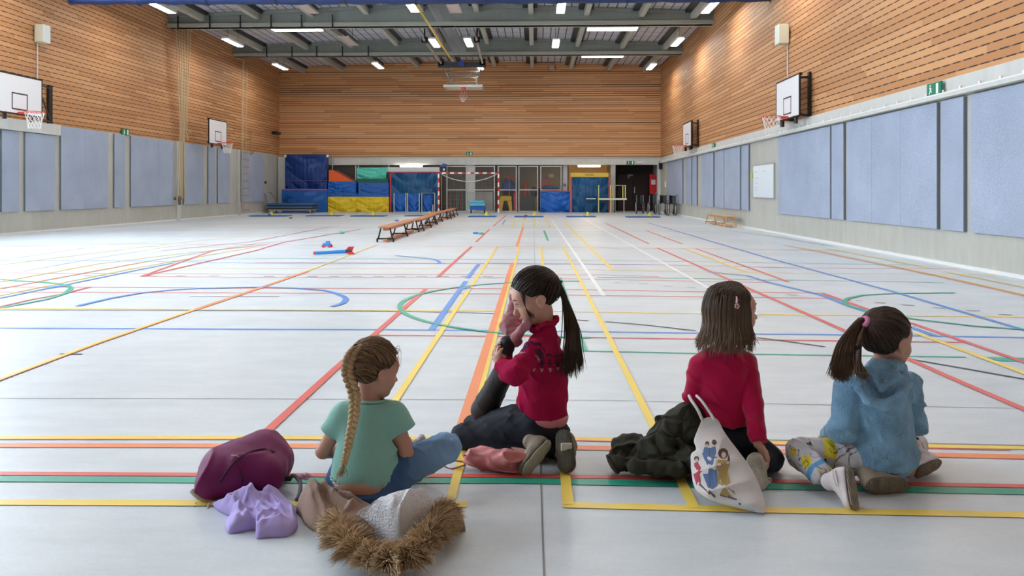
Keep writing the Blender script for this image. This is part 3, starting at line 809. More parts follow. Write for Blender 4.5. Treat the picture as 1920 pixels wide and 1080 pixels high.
q = PY(1035, 127, YB-.1); b = MB(); b.bbox((q.x, YB-.09, q.z), (.30, .16, .30), .02); tag(b.build('wall_sensor', [mat('sensor_brown', (.45, .30, .24), .6)]), 'small brownish box at the top of the far timber wall', 'box')

# ------------------------------------------------------------------ exit signs
M_GREEN = mat('sign_green', (.01, .20, .11), .5); M_SIGNW = mat('sign_white', (.9, .95, .92), .5)
def exit_sign(c, right, w, h, label, double=False, nrm=None):
    c = Vector(c); right = Vector(right).normalized(); nrm = Vector(nrm).normalized()
    t = thing('exit_sign', label, 'exit sign', c, 0, None)
    M_ = Matrix((right, nrm, UP)).transposed().to_4x4(); M_.translation = c
    b = MB(); b.box((-w/2, -.03, -h/2), (w/2, 0, h/2), 0, M_); b.build('board', [M_GREEN], t)
    b = MB(); k = h
    def pl(pts): b.prism([M_ @ Vector((x*k, .0, z*k)) for x, z in pts], nrm*.004, 0)
    o = -w/k/4 if double else -.3
    pl([(o-.05,.25),(o+.08,.25),(o+.08,.38),(o-.05,.38)])
    pl([(o-.12,.2),(o+.02,.2),(o+.12,-.05),(o-.02,-.08)])
    pl([(o+.0,-.05),(o+.12,-.02),(o+.25,-.2),(o+.18,-.25)]); pl([(o-.02,-.05),(o+.08,-.08),(o-.08,-.36),(o-.2,-.34)])
    pl([(o+.05,.18),(o+.22,.05),(o+.18,.0),(o+.02,.1)])
    b.build('running_figure', [M_SIGNW], t); b = MB(); o2 = w/k/4 if double else .45
    pl([(o2-.16,-.4),(o2+.16,-.4),(o2+.16,.4),(o2-.16,.4)])
    b.build('doorway_symbol', [M_SIGNW], t)
    return t
q = RP(1747, 167, .16)
exit_sign((XR(q.y)-.13, q.y, q.z), (0, -1, 0), .42, .20, 'green and white emergency exit sign on the right wall band', True, (-1, 0, 0))
q = RP(1338, 272, .1); exit_sign((XR(q.y)-.13, q.y, q.z), (0, -1, 0), .3, .15, 'small green exit sign on right wall beyond the whiteboard', True, (-1, 0, 0))
q = LP(239, 248, .1); exit_sign((XL+.05, q.y, q.z), (0, 1, 0), .45, .22, 'green exit sign at the timber edge on left wall', True, (1, 0, 0))
q = PY(880, 288, YB); exit_sign((q.x, YB-.03, q.z), (1, 0, 0), .34, .17, 'small green exit sign at the foot of the far timber wall, centre', True, (0, -1, 0))
q = PY(1182, 305, YB); exit_sign((q.x, YB-.06, q.z), (1, 0, 0), .42, .17, 'green exit sign on the lintel above the dark doorway', True, (0, -1, 0))
q = PY(1198, 305, YB); b = MB(); b.bbox((q.x, YB-.08, q.z), (.32, .10, .07), .015); tag(b.build('emergency_light', [mat('emerg_white', (.85, .85, .9), .4)]), 'small white emergency light on the lintel beside the exit sign', 'emergency light')
q = RP(1240, 311, .0); b = MB(); b.bbox((XR(40.3)-.1, 40.2, 2.45), (.14, .2, .42), .02); tag(b.build('loudspeaker', [M_BLACKM]), 'small black loudspeaker in the far right corner above the wheelchairs', 'loudspeaker')
q = RP(1248, 345, 0); b = MB(); rslab(b, q.y-.15, q.y+.2, 1.32, 1.6, 0, .02); tag(b.build('paper_notice', [M_SIGNW]), 'small white paper notice on right wall near the far corner', 'notice')

# ------------------------------------------------------------------ climbing ropes and rope ladder on the left wall
M_ROPE = mat('rope', (.62, .50, .33), .9, bump=.6, bscale=60)
rt = LP(345, 55, .35)
for k, (u, vb, w) in enumerate(((332,375,'leftmost'),(337,378,'second'),(342,372,'third'),(346,378,'fourth'),(352,262,'fifth'),(358,250,'rightmost'))):
    top = LP(330 + k*5.5, 52, .30 + .06*k); top.z = 7.2
    bot = LP(u, vb, .22)
    mid = LP(338 + k*2.4, 240, .25)
    pts = [top, top.lerp(mid, .5) + Vector((0, .03*math.sin(k*2), 0)), mid, mid.lerp(bot, .6), bot]
    b = MB(); b.tube(pts, [.02, .02, .021, .022, .03], 8)
    tag(b.build('climbing_rope', [M_ROPE], smooth=True), 'beige climbing rope tied back at the nearer left pillar, %s of the bunch' % w, 'climbing rope', 'climbing ropes gathered at the nearer left pillar')
q = LP(336, 372, .25)
b = MB(); b.ring((q.x, q.y-.02, q.z), (0, 1, .3), .09, .02, 14, 6); b.box((XL, q.y-.05, q.z-.06), (q.x, q.y+.05, q.z+.04)); b.ell((q.x+.02, q.y, q.z-.16), (.06, .06, .1))
tag(b.build('rope_hook', [mat('rope_hook', (.16, .13, .10), .6)]), 'wall hook holding the rope bunch low on left wall', 'hook')
for k, (u, w) in enumerate(((455,'nearer'),(463,'farther'))):
    top = LP(u, 105, .3); top.z = 7.2; bot = LP(u-2, 392 if k == 0 else 300, .25)
    b = MB(); b.tube([top, top.lerp(bot, .5), bot], .02, 8); tag(b.build('climbing_rope', [M_ROPE], smooth=True), 'thin climbing rope by the farther left pillar, the %s one' % w, 'climbing rope', 'ropes at the farther left pillar')
a, c = LP(457, 280, .3), LP(467, 280, .3)
t = thing('rope_ladder', 'wooden-rung rope ladder hanging by the last left wall panel', 'rope ladder', (a.x, a.y, .2))
for q in (a, c):
    b = MB(); b.tube([(q.x, q.y, 3.0 if q is c else 7.2), (q.x, q.y, .18)], .012, 6); b.build('side_rope', [M_ROPE], t)
for k in range(9):
    z = .25 + k*.33
    b = MB(); b.cyl((a.x, a.y-.04, z), (c.x, c.y+.04, z), .02, 8); b.build('rung', [mat('rung_brown', (.42, .24, .12), .6)], t)
q = LP(471, 280, .3); b = MB(); b.tube([(q.x, q.y, 3.9), (q.x, q.y, 3.0), (q.x+.1, q.y+.05, 2.9), (q.x+.05, q.y-.2, 2.85)], .035, 7)
b.box((XL, q.y-.03, 3.5), (q.x+.02, q.y+.03, 3.56))
tag(b.build('rope_hook', [mat('rung_brown')]), 'brown curved hook at the timber edge above the rope ladder', 'hook')
q = LP(520, 345, .02); b = MB(); b.cbox((XL+.03, LP(497, 342).y, LP(497, 342).z), (.06, .12, .12)); tag(b.build('wall_socket', [M_BLACKM]), 'small black socket on left concrete wall past the last panel', 'socket')
# ------------------------------------------------------------------ store room behind the far wall
def prect(u0, v0, u1, v1, Y):
    a = PY(u0, v0, Y); c = PY(u1, v1, Y)
    zb = PY((u0+u1)/2, v1, Y).z; zt = PY((u0+u1)/2, v0, Y).z
    return a.x, c.x, max(0.0, zb), zt
def pbox(b, u0, v0, u1, v1, Y, dep, mi=0, floor_=False):
    x0, x1, z0, z1 = prect(u0, v0, u1, v1, Y)
    if floor_: z0 = 0.0
    b.box((x0, Y, z0), (x1, Y + dep, z1), mi); return b
YS = 44.4
sb = MB()
xs0, xs1 = xo0 - .6, PY(1150, 350, YB).x
sb.box((xs0, YS, 0), (XR(45), YS + .2, 3.0), 0)
sb.box((xs0 - .2, YB + .3, 0), (xs0, YS, 3.0), 0)
sb.box((xs0, YB + .3, 2.75), (XR(45) + .1, YS + .2, 3.0), 1)
struct(sb.build('wall_storeroom', [M_BROWN, M_CONC]))
cb_ = MB(); cb_.box((xs1, YB + .35, 0), (xs1 + .12, YS, 2.75), 0); struct(cb_.build('wall_partition', [M_BROWN]))
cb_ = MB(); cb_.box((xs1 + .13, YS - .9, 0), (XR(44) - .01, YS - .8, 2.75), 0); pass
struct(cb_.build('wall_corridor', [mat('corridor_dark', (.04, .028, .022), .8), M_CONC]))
M_LAMPLIT = mat('lamplit_board', (.70, .42, .18), .6)  # orange light of the warm strip lamp, put into the wall colour
b = MB(); pbox(b, 1066, 296, 1150, 400, YS - .3, .06, 0, True); struct(b.build('wall_inner', [M_LAMPLIT]))
# dark double door
b = MB(); pbox(b, 1158, 327, 1216, 402, YS - 1.0, .08, 0, True)
t = struct(b.build('door_1', [mat('door_dark_red', (.035, .008, .007), .45)]))
b = MB(); x0, x1, z0, z1 = prect(1158, 327, 1216, 402, YS - 1.0); b.box(((x0+x1)/2-.01, YS-1.03, 0), ((x0+x1)/2+.01, YS-1.0, z1)); b.build('door_seam', [M_DARK], t)
b = MB(); b.box(((x0+x1)/2+.05, YS-1.08, 1.0), ((x0+x1)/2+.09, YS-1.0, 1.35)); b.build('door_handle', [M_STEEL], t)
# columns
b = MB(); pbox(b, 874, 305, 889, 400, YB + .12, .3, 0, True); struct(b.build('wall_column', [M_CONCL]))
b = MB(); pbox(b, 1055, 305, 1064, 360, YB + .25, .2, 0, True); struct(b.build('wall_column', [mat('col_white', (.55, .57, .60), .6)]))
b = MB(); pbox(b, 1146, 305, 1154, 400, YB + .12, .2, 0, True); struct(b.build('wall_column', [M_STEEL]))
# glazed steel frames
M_GLASS = mat('glass', (.55, .55, .5), .05, alpha=.05)
def glazed(k, u0, u1, vt=311, vm=356, vb=397.5, w=.055):
    Y = YB + .05
    x0, x1, z0, z1 = prect(u0, vt, u1, vb, Y); z0 = 0; zm = PY(u0, vm, Y).z
    b = MB()
    for xx in (x0, x1 - w): b.box((xx, Y, z0), (xx + w, Y + .06, z1))
    for zz in (z0, zm - w/2, z1 - w): b.box((x0 + w, Y, zz), (x1 - w, Y + .06, zz + w))
    f = struct(b.build('window_%d' % k, [M_STEEL]))
    b = MB(); b.box((x0 + w, Y + .025, zm + w/2), (x1 - w, Y + .033, z1 - w)); b.build('upper_pane', [M_GLASS], f)
    b = MB(); b.box((x0 + w, Y + .025, z0 + w), (x1 - w, Y + .033, zm - w/2)); b.build('lower_pane', [M_GLASS], f)
for k, (a, c) in enumerate(((837, 875), (889, 928), (933, 969), (972, 1009))): glazed(k + 1, a, c)
glazed(5, 1013, 1053); glazed(6, 614, 668, 306); glazed(7, 671, 730, 306)

def clothmat(name, c, rough=.35, bs=1.4, bump=.9):
    return mat(name, c, rough, bump=bump, bscale=bs, bkind='wave', stretch=(1, 1, 1.6), spec=.4)
B_NAVY = clothmat('vinyl_navy', (.01, .045, .22)); B_BLUE = clothmat('vinyl_blue', (.01, .12, .50)); B_BLUE2 = mat('vinyl_flat_blue', (.01, .11, .42), .5)
B_TEAL = clothmat('vinyl_teal_blue', (.01, .09, .23)); B_YEL = clothmat('vinyl_yellow', (.80, .58, .02)); B_TURQ = clothmat('vinyl_turquoise', (.10, .62, .48), .3)
B_DGREEN = mat('vinyl_dark_green', (.005, .10, .07), .5); B_RED = mat('vinyl_red', (.55, .02, .06), .45); B_ORNG = mat('foam_orange', (.78, .12, .02), .7)
def drape(b, x0, x1, z0, z1, Y, amp, seed, mi=0, nx=30, nz=20, dep=.3):
    "front skin of a vinyl mat with sagging folds, closed to a slab"
    r = random.Random(seed); ph = [r.uniform(0, 6.28) for _ in range(8)]; vs = []; fs = []
    for j in range(nz + 1):
        for i in range(nx + 1):
            fx_, fz_ = i/nx, j/nz
            sag = math.sin(math.pi*fx_)
            y = amp*(math.sin((fz_*3.2 + sag*1.1)*6.28/2*2 + ph[0] + 2*fx_*math.cos(ph[2]))*.5 + .5*math.sin(9*fx_ + 7*fz_ + ph[1]) + .3*math.sin(17*fx_*(1 if ph[3] > 3 else -1) + 13*fz_ + ph[4]))
            e = min(fx_, 1-fx_, fz_, 1-fz_)*8; e = min(1, e)
            vs.append((x0 + (x1-x0)*fx_, Y - y*e, z0 + (z1-z0)*fz_))
    for j in range(nz):
        for i in range(nx):
            a = j*(nx+1) + i; fs.append((a, a+1, a+nx+2, a+nx+1))
    b.add(vs, fs, mi)
    b.box((x0, Y + .001, z0), (x1, Y + dep, z1), mi)
def gym_mat(name, rect, Y, dep, m, label, amp=.03, seed=1, edge=None, floor_=False, group=None, cat='gym mat', zb=None):
    x0, x1, z0, z1 = prect(*rect, Y)
    if floor_: z0 = 0.003
    if zb is not None: z0 = zb
    t = thing(name, label, cat, ((x0+x1)/2, Y, z0), 0, group)
    b = MB(); drape(b, x0, x1, z0, z1, Y, amp, seed, 0, dep=dep); b.build('cover', [m], t, smooth=True)
    if edge:
        b = MB()
        for s_ in edge[1]:
            if s_ == 'T': b.box((x0, Y-.012, z1-.05), (x1, Y+.02, z1+.006))
            if s_ == 'L': b.box((x0-.03, Y-.012, z0), (x0+.04, Y+.02, z1))
            if s_ == 'R': b.box((x1-.04, Y-.012, z0), (x1+.03, Y+.02, z1))
            b.build('piping', [edge[0]], t); b = MB()
    return t, (x0, x1, z0, z1)
Yf = 39.9
# big navy landing mat standing on the blue ones
t, R0 = gym_mat('landing_mat', (528, 354.5, 614, 398, ), Yf, .5, B_BLUE2, 'low bright blue mat block on the floor under the navy mat', .004, 2, (mat('piping_pink', (.5, .12, .25), .6), 'T'), True, 'blue mats at the far wall')
zt_ = R0[3] + .012
x0, x1, z0, z1 = prect(535, 290, 613, 354, Yf + .1)
t = thing('crash_mat', 'tall navy crash mat standing upright on the low blue mats at the far left', 'gym mat', ((x0+x1)/2, Yf + .4, zt_), 0, None)
b = MB(); drape(b, x0, x1, zt_, z1, Yf + .1, .03, 5, dep=.35); b.build('cover', [B_NAVY], t, smooth=True)
b = MB(); b.box((x0, Yf + .06, zt_ + .42), (x1, Yf + .10, zt_ + .45)); b.build('seam_band', [mat('seam_purple', (.10, .07, .25), .6)], t)
for sg in (0, 1):
    b = MB(); xx = x0 - .04 if sg == 0 else x1 - .02
    b.box((xx, Yf + .06, z1-.14), (xx + .10, Yf + .16, z1)); b.build('white_corner', [M_WHITEP], t)
b = MB(); b.cyl((x1 + .12, Yf + .74, 0), (x1 + .12, Yf + .74, z1), .03, 8)
tag(b.build('support_post', [M_STEEL]), 'grey steel post right of the tall navy crash mat', 'post')
# yellow block mats
t, Ry = gym_mat('vault_block', (615, 369, 667, 398), Yf, .6, B_YEL, 'left yellow vinyl block mat on the floor at the far wall', .035, 8, None, True, 'yellow block mats')
t, Ry2 = gym_mat('vault_block', (667.6, 369, 728.8, 398), Yf, .6, B_YEL, 'right yellow vinyl block mat with sagging folds', .04, 13, None, True, 'yellow block mats')
zy = Ry[3] + .004
t, Ra = gym_mat('block_mat', (615, 361, 668, 369), Yf, .6, B_BLUE, 'thin blue mat lying on the left yellow block', .01, 3, None, False, 'blue mats stacked on the yellow blocks', zb=zy)
t, Rb = gym_mat('block_mat', (668.6, 364, 728.8, 369), Yf, .6, B_BLUE, 'thin blue mat lying on the right yellow block', .01, 4, None, False, 'blue mats stacked on the yellow blocks', zb=zy)
t, Rc = gym_mat('block_mat', (615, 340.5, 667, 361), Yf, .6, B_BLUE, 'thick blue mat under the orange foam wedge', .03, 6, None, False, 'blue mats stacked on the yellow blocks', zb=Ra[3] + .012)
t, Rd = gym_mat('block_mat', (672, 342.5, 728.8, 364), Yf, .6, B_BLUE2, 'smooth blue mat under the turquoise mat', .003, 7, None, False, 'blue mats stacked on the yellow blocks', zb=Rb[3] + .012)
a = PY(616, 319, Yf); c = PY(627, 319, Yf); e_ = PY(664, 340, Yf); zz = Rc[3] + .006
t = thing('foam_wedge', 'orange foam wedge with dark piping lying on the blue mats', 'foam wedge', (a.x, Yf, zz))
b = MB(); b.prism([(a.x, Yf+.05, zz), (e_.x, Yf+.05, zz), (e_.x, Yf+.05, zz+.03), (c.x, Yf+.05, c.z), (a.x, Yf+.05, a.z)], (0, .5, 0)); b.build('foam_body', [B_ORNG], t)
b = MB(); b.tube([(c.x, Yf+.045, c.z), (e_.x, Yf+.045, zz+.03)], .022, 6); b.build('piping', [mat('piping_dark', (.05, .03, .10), .6)], t)
zz = Rd[3] + .006
x0, x1, z0, z1 = prect(669, 314, 723, 335, Yf)
t = thing('turquoise_mat', 'turquoise crinkled gym mat lying on a dark green one', 'gym mat', ((x0+x1)/2, Yf, zz))
b = MB(); b.box((x0, Yf+.08, zz), (x1+.12, Yf+.55, z0)); b.build('green_underside', [B_DGREEN], t)
b = MB(); drape(b, x0, x1, z0+.004, z1, Yf+.05, .035, 9, dep=.5); b.build('cover', [B_TURQ], t, smooth=True)
# large teal-blue mat with the trolley doors
t, Re = gym_mat('crash_mat', (732, 322, 821, 399), Yf+.05, .6, B_TEAL, 'large dark teal-blue crash mat left of the goal', .04, 21, (B_RED, 'TL'), True)
for k, (u0, u1, w) in enumerate(((738, 762, 'left'), (763.5, 787, 'right'))):
    x0, x1, z0, z1 = prect(u0, 363, u1, 397.5, Yf - .12)
    t = thing('small_mat', '%s of two bright blue mats in grey frames before the teal crash mat' % w, 'gym mat', ((x0+x1)/2, Yf-.12, 0), 0, 'framed blue mats')
    b = MB(); drape(b, x0+.05, x1-.05, .03, z1, Yf-.10, .015, 30+k, dep=.06); b.build('cover', [B_BLUE], t, smooth=True)
    b = MB()
    for xx in (x0, x1-.045): b.box((xx, Yf-.13, 0), (xx+.045, Yf-.03, z1+.03)); 
    b.box((x0+.045, Yf-.12, 0), (x1-.045, Yf-.04, .03)); b.build('frame', [M_STEEL], t)
x0, x1, z0, z1 = prect(791, 362, 815, 399, Yf - .4)
t = thing('mat_trolley', 'grey tube trolley with a bright blue mat standing in it beside the goal', 'trolley', ((x0+x1)/2, Yf-.3, 0))
b = MB(); b.tube([(x0, Yf-.4, 0), (x0, Yf-.4, z1), (x1, Yf-.4, z1), (x1, Yf-.4, 0)], .03, 6); b.build('tube_frame', [M_STEEL], t)
b = MB(); drape(b, x0+.08, x1-.14, .04, z1-.12, Yf-.36, .012, 41, dep=.12); b.build('mat', [B_BLUE], t, smooth=True)
b = MB(); b.box((x1-.13, Yf-.37, .04), (x1-.08, Yf-.25, z1-.6)); b.build('side_pad', [mat('pad_pale', (.75, .55, .5), .6)], t)
b = MB(); b.box((x0-.03, Yf-.45, 0), (x1+.03, Yf-.1, .04)); b.build('base', [M_STEEL], t)
# long white housing with a strip lamp
b = MB(); pbox(b, 725.5, 313.5, 824, 322, YB-.35, .33); tag(b.build('roller_housing', [M_WHITEP]), 'long white roller housing under the lintel above the teal crash mat', 'roller housing')
def strip_lamp(u0, u1, v, Y, label, ec, e):
    x0, x1, z0, z1 = prect(u0, v-1.6, u1, v+2, Y)
    t = thing('strip_light', label, 'strip light', ((x0+x1)/2, Y, z0))
    b = MB(); b.box((x0, Y, z0), (x1, Y+.16, z1-.02)); b.build('tube_cover', [mat('strip_'+label[:6], ec, .4, emit=e, ecol=ec)], t)
    b = MB(); b.box((x0-.03, Y-.01, z1-.02), (x1+.03, Y+.2, z1+.03)); b.build('housing', [M_WHITEP], t)
strip_lamp(750, 791, 311, YB-.3, 'white strip light under the lintel above the roller housing', (1, .97, .9), 16)
strip_lamp(1084, 1125.5, 311, YB+.34, 'warm strip light glowing above the yellow box', (1, .78, .5), 26)
q = PY(830.5, 314, YB-.5)
t = thing('lintel_projector', 'small blue and white device fixed at the lintel beside the goal', 'device', q)
b = MB(); b.prism([(q.x-.2, q.y, q.z+.02), (q.x+.12, q.y, q.z+.02), (q.x+.2, q.y, q.z+.16), (q.x+.02, q.y, q.z+.22)], (0, .2, 0)); b.build('hood', [mat('hood_blue', (.02, .10, .42), .5)], t)
b = MB(); b.box((q.x-.05, q.y, q.z-.2), (q.x+.15, q.y+.2, q.z+.02)); b.build('body', [M_BLACKM], t)
b = MB(); b.box((q.x, q.y-.03, q.z-.17), (q.x+.1, q.y, q.z-.05)); b.build('lens_cover', [M_WHITEP], t)
b = MB(); b.box((q.x+.02, q.y+.2, q.z-.1), (q.x+.08, YB+.03, q.z-.04)); b.build('bracket', [M_BLACKM], t)

# ------------------------------------------------------------------ goal
Yg = 39.0
xa, xb, _, zt2 = prect(821, 323, 936, 399, Yg)
t = thing('handball_goal', 'red and white striped handball goal in front of the glazed store', 'goal', ((xa+xb)/2, Yg, 0))
M_GR = mat('goal_red', (.60, .02, .04), .4); M_GW = mat('goal_white', (.9, .9, .9), .4)
def striped(name, p0, p1, n, first):
    b = MB(); p0, p1 = Vector(p0), Vector(p1); d_ = (p1-p0).normalized()
    for i in range(n):
        a = p0.lerp(p1, i/n); c = p0.lerp(p1, (i+1)/n); lo = Vector((min(a.x,c.x), a.y, min(a.z,c.z))); hi = Vector((max(a.x,c.x), a.y, max(a.z,c.z)))
        if abs(d_.z) > .5: lo.x -= .04; hi.x += .04
        else: lo.z -= .04; hi.z += .04
        b.box((lo.x, lo.y-.04, lo.z), (hi.x, hi.y+.04, hi.z), (i+first) % 2)
    b.build(name, [M_GR, M_GW], t)
striped('post', (xa+.04, Yg, 0), (xa+.04, Yg, zt2-.08), 9, 1); striped('post', (xb-.04, Yg, 0), (xb-.04, Yg, zt2-.08), 9, 1); striped('crossbar', (xa, Yg, zt2-.04), (xb, Yg, zt2-.04), 15, 0)
for xx in (xa+.08, xb-.08):
    b = MB(); b.tube([(xx, Yg+.04, zt2-.05), (xx, Yg+.7, zt2-.15), (xx, Yg+.95, .02), (xx, Yg+.04, .02)], .015, 6); b.build('net_hoop', [M_STEEL], t)
b = MB(); n = 26
b.tube([(xa+.1+(xb-xa-.2)*i/20, Yg+.3, zt2-.05-.42*math.sin(math.pi*i/20)**.8) for i in range(21)], .02, 5)
b.build('sagging_cord', [M_NET], t)
b = MB()
for i in range(0, 15):
    x = xa+.1+(xb-xa-.2)*i/14; b.tube([(x, Yg+.7, zt2-.15), (x, Yg+.95, .03)], .003, 3)
for j in range(0, 10):
    f_ = j/9; b.tube([(xa+.1, Yg+.7+.25*f_, zt2-.15-(zt2-.18)*f_), (xb-.1, Yg+.7+.25*f_, zt2-.15-(zt2-.18)*f_)], .003, 3)
b.build('goal_net', [mat('goal_netting', (.45, .44, .42), .9)], t)
# blue cart before the goal net
x0, x1, z0, z1 = prect(882, 377, 911, 399, Yg-.1)
t = thing('toy_cart', 'light blue cart with rolled mats standing before the goal', 'cart', ((x0+x1)/2, 38.7, 0))
b = MB(); b.box((x0, 38.4, .18), (x1, 38.9, .32)); b.build('tray', [B_BLUE], t)
for (xx, yy) in ((x0+.06, 38.45), (x1-.06, 38.45), (x0+.06, 38.85), (x1-.06, 38.85)):
    b = MB(); b.cyl((xx-.02, yy, .06), (xx+.02, yy, .06), .06, 12); b.box((xx-.015, yy-.015, .06), (xx+.015, yy+.015, .18)); b.build('caster_wheel', [M_BLACKM], t)
b = MB()
for k in range(3): b.cyl((x0+.02, 38.5+.14*k, .42), (x1-.02, 38.5+.14*k, .42), .09, 10)
for k in range(2): b.cyl((x0+.05, 38.57+.14*k, .56), (x1-.08, 38.57+.14*k, .56), .08, 10)
b.build('rolled_mats', [mat('light_blue', (.12, .48, .72), .4)], t)
b = MB(); b.tube([(x0-.02, 38.4, .3), (x0-.1, 38.4, .62), (x0-.1, 38.8, .62), (x0-.02, 38.8, .3)], .015, 5); b.build('handle', [mat('handle_green', (.15, .5, .3), .5)], t)

# ------------------------------------------------------------------ things inside the store
def simple(name, fn, ms, label, cat, group=None):
    b = MB(); fn(b); return tag(b.build(name, ms), label, cat, group)
Yi = 42.2
x0, x1, z0, z1 = prect(937, 368, 959, 397, 41.6)
t = thing('vaulting_stool', 'yellow plastic arched stool behind the store glazing', 'stool', ((x0+x1)/2, 41.6, 0))
M_YP = mat('yellow_plastic', (.80, .48, .03), .4)
b = MB(); b.bbox(((x0+x1)/2, 41.75, z1-.12), (x1-x0, .4, .28), .05); b.build('seat', [M_YP], t)
for sx_ in (0, 1):
    xx = x0 if sx_ == 0 else x1; ss = 1 if sx_ == 0 else -1
    for yy in (41.58, 41.88):
        b = MB(); b.prism([(xx - .04*ss, yy, 0), (xx+.10*ss, yy, 0), (xx+.22*ss, yy, z1-.25), (xx, yy, z1-.25)], (0, .05, 0)); b.build('leg', [M_YP], t)
def balls(b):
    r = random.Random(3)
    for k in range(7):
        u = 964 + r.uniform(0, 6); v = 363 + r.uniform(0, 22); q = PY(u, v, 41.8); b.ell((q.x, 41.8 + r.uniform(0, .3), q.z), .10 + r.uniform(0, .03), 10, 7)
    q = PY(967, 390, 41.95); b.box((q.x-.1, 41.8, 0), (q.x+.1, 42.1, 1.0))
simple('ball_bundle', balls, [mat('red_white_balls', (.58, .03, .05), .5, var=.5, vscale=14)], 'bundle of red speckled balls beside the yellow stool', 'ball bundle')
def sitbag(b):
    q = PY(953, 345, 43.2); b.ell((q.x, 43.2, q.z-.1), (.36, .25, .36), 16, 10); b.ell((q.x-.2, 43.2, q.z-.45), (.1, .1, .2)); b.ell((q.x+.25, 43.2, q.z-.42), (.1, .1, .22))
    b.box((q.x-.3, 43.0, 0), (q.x+.3, 43.4, q.z-.4), 1)
simple('padded_harness', sitbag, [mat('harness_blue', (.02, .10, .40), .5), M_DARK], 'blue padded bundle on a dark rack behind the glazing', 'bundle')
def rows(b):
    r = random.Random(5)
    for k in range(9):
        u = 842 + k*3.6; q = PY(u, 390, 42.0); b.box((q.x-.04, 42, 0), (q.x+.03, 42.1, 1.0 + r.uniform(-.1, .15)), k % 3)
simple('mat_rack', rows, [mat('rack_red', (.3, .06, .05), .6), mat('rack_grey', (.2, .2, .2), .6), mat('rack_green', (.06, .14, .10), .6)], 'rack of upright coloured poles behind the left goal half', 'rack')
simple('white_cabinet', lambda b: pbox(b, 890, 360, 924, 398, 42.3, .5, 0, True), [mat('cab_white', (.5, .52, .5), .6)], 'pale cabinet behind the glazing in the right goal half', 'cabinet')
def hocker(b):
    q = PY(955, 330, 42.6)
    b.tube([(q.x-.3, 42.6, q.z+.1), (q.x-.3, 42.6, q.z-.05), (q.x+.3, 42.6, q.z-.05), (q.x+.3, 42.6, q.z+.12)], .04, 6); b.tube([(q.x-.2, 42.6, q.z-.1), (q.x+.3, 42.6, q.z-.2)], .05, 6)
    b.box((q.x-.02, 42.6, 0), (q.x+.02, 42.65, q.z-.05))
simple('red_rack', hocker, [mat('rack_pink', (.6, .15, .10), .6)], 'red tube rack end behind the glazing above the blue bundle', 'rack')
def redcone(b):
    q = PY(986, 350, 42.4); b.ell((q.x, 42.4, q.z-.2), (.14, .14, .5)); b.box((q.x-.3, 42.2, 0), (q.x+.5, 42.8, q.z-.5), 1); b.ell((q.x+.45, 42.5, q.z-.3), (.2, .2, .3), 14, 9, 1)
simple('red_bag', redcone, [mat('bag_red', (.45, .04, .03), .6), mat('grey_dark', (.06, .065, .07), .7)], 'red sack standing on a dark chest behind the fourth window', 'sack')
def redframe(b):
    q = PY(1027, 350, 42.0)
    for (a, c) in (((-.3, 0), (-.3, .35)), ((-.3, .35), (.2, .35)), ((.2, .35), (.2, 0)), ((-.3, .1), (.2, .1))): b.tube([(q.x+a[0], 42, q.z+a[1]), (q.x+c[0], 42, q.z+c[1])], .035, 6)
    b.ell((q.x+.1, 42.1, q.z-.05), (.5, .3, .15), 14, 8, 1); b.box((q.x-.5, 41.8, 0), (q.x+.6, 42.4, q.z-.1), 2)
simple('red_chair_frame', redframe, [mat('frame_red', (.6, .08, .06), .5), mat('bundle_blue', (.04, .08, .25), .6), M_DARK], 'red tube frame and blue bundle above the folded blue mat', 'frame')
simple('paper_sheet', lambda b: pbox(b, 1029, 326, 1038, 332.5, YS-.02, .015), [mat('paper_beige', (.6, .55, .45), .8)], 'small paper sheet pinned to the store room wall', 'paper')
simple('wall_switch', lambda b: pbox(b, 1056.5, 344, 1061, 348.5, YB+.22, .03), [mat('switch_grey', (.2, .22, .25), .6)], 'small grey switch box on the white pillar', 'switch')
# blue mats right of the windows
gym_mat('folded_mat', (1013.5, 358, 1069, 399.5), Yf+.05, .4, B_BLUE, 'bright blue folded mat with red top edge, right of the windows', .04, 51, (B_RED, 'T'), True)
t, Rk = gym_mat('crash_mat', (1071, 332, 1142.5, 400), Yf+.05, .4, B_TEAL, 'tall dark blue mat with red side edges behind the yellow bars', .03, 61, (mat('piping_red', (.62, .06, .10), .5), 'LR'), True)
x0, x1, z0, z1 = prect(1070, 324, 1141, 331, Yf+.05)
t = thing('yellow_box', 'long yellow box lying on top of the tall dark blue mat', 'box', ((x0+x1)/2, Yf+.05, Rk[3]+.006))
b = MB(); b.box((x0, Yf+.08, Rk[3]+.008), (x1, Yf+.4, z1)); b.build('case', [mat('box_yellow', (.75, .52, .06), .5)], t)
b = MB(); r = random.Random(2)
cxm = (x0+x1)/2
for k in range(6): b.box((cxm-.22+k*.075, Yf+.074, (Rk[3]+z1)/2-.03), (cxm-.175+k*.075, Yf+.08, (Rk[3]+z1)/2+.035))
b.build('print', [mat('print_dark', (.15, .10, .04), .7)], t)
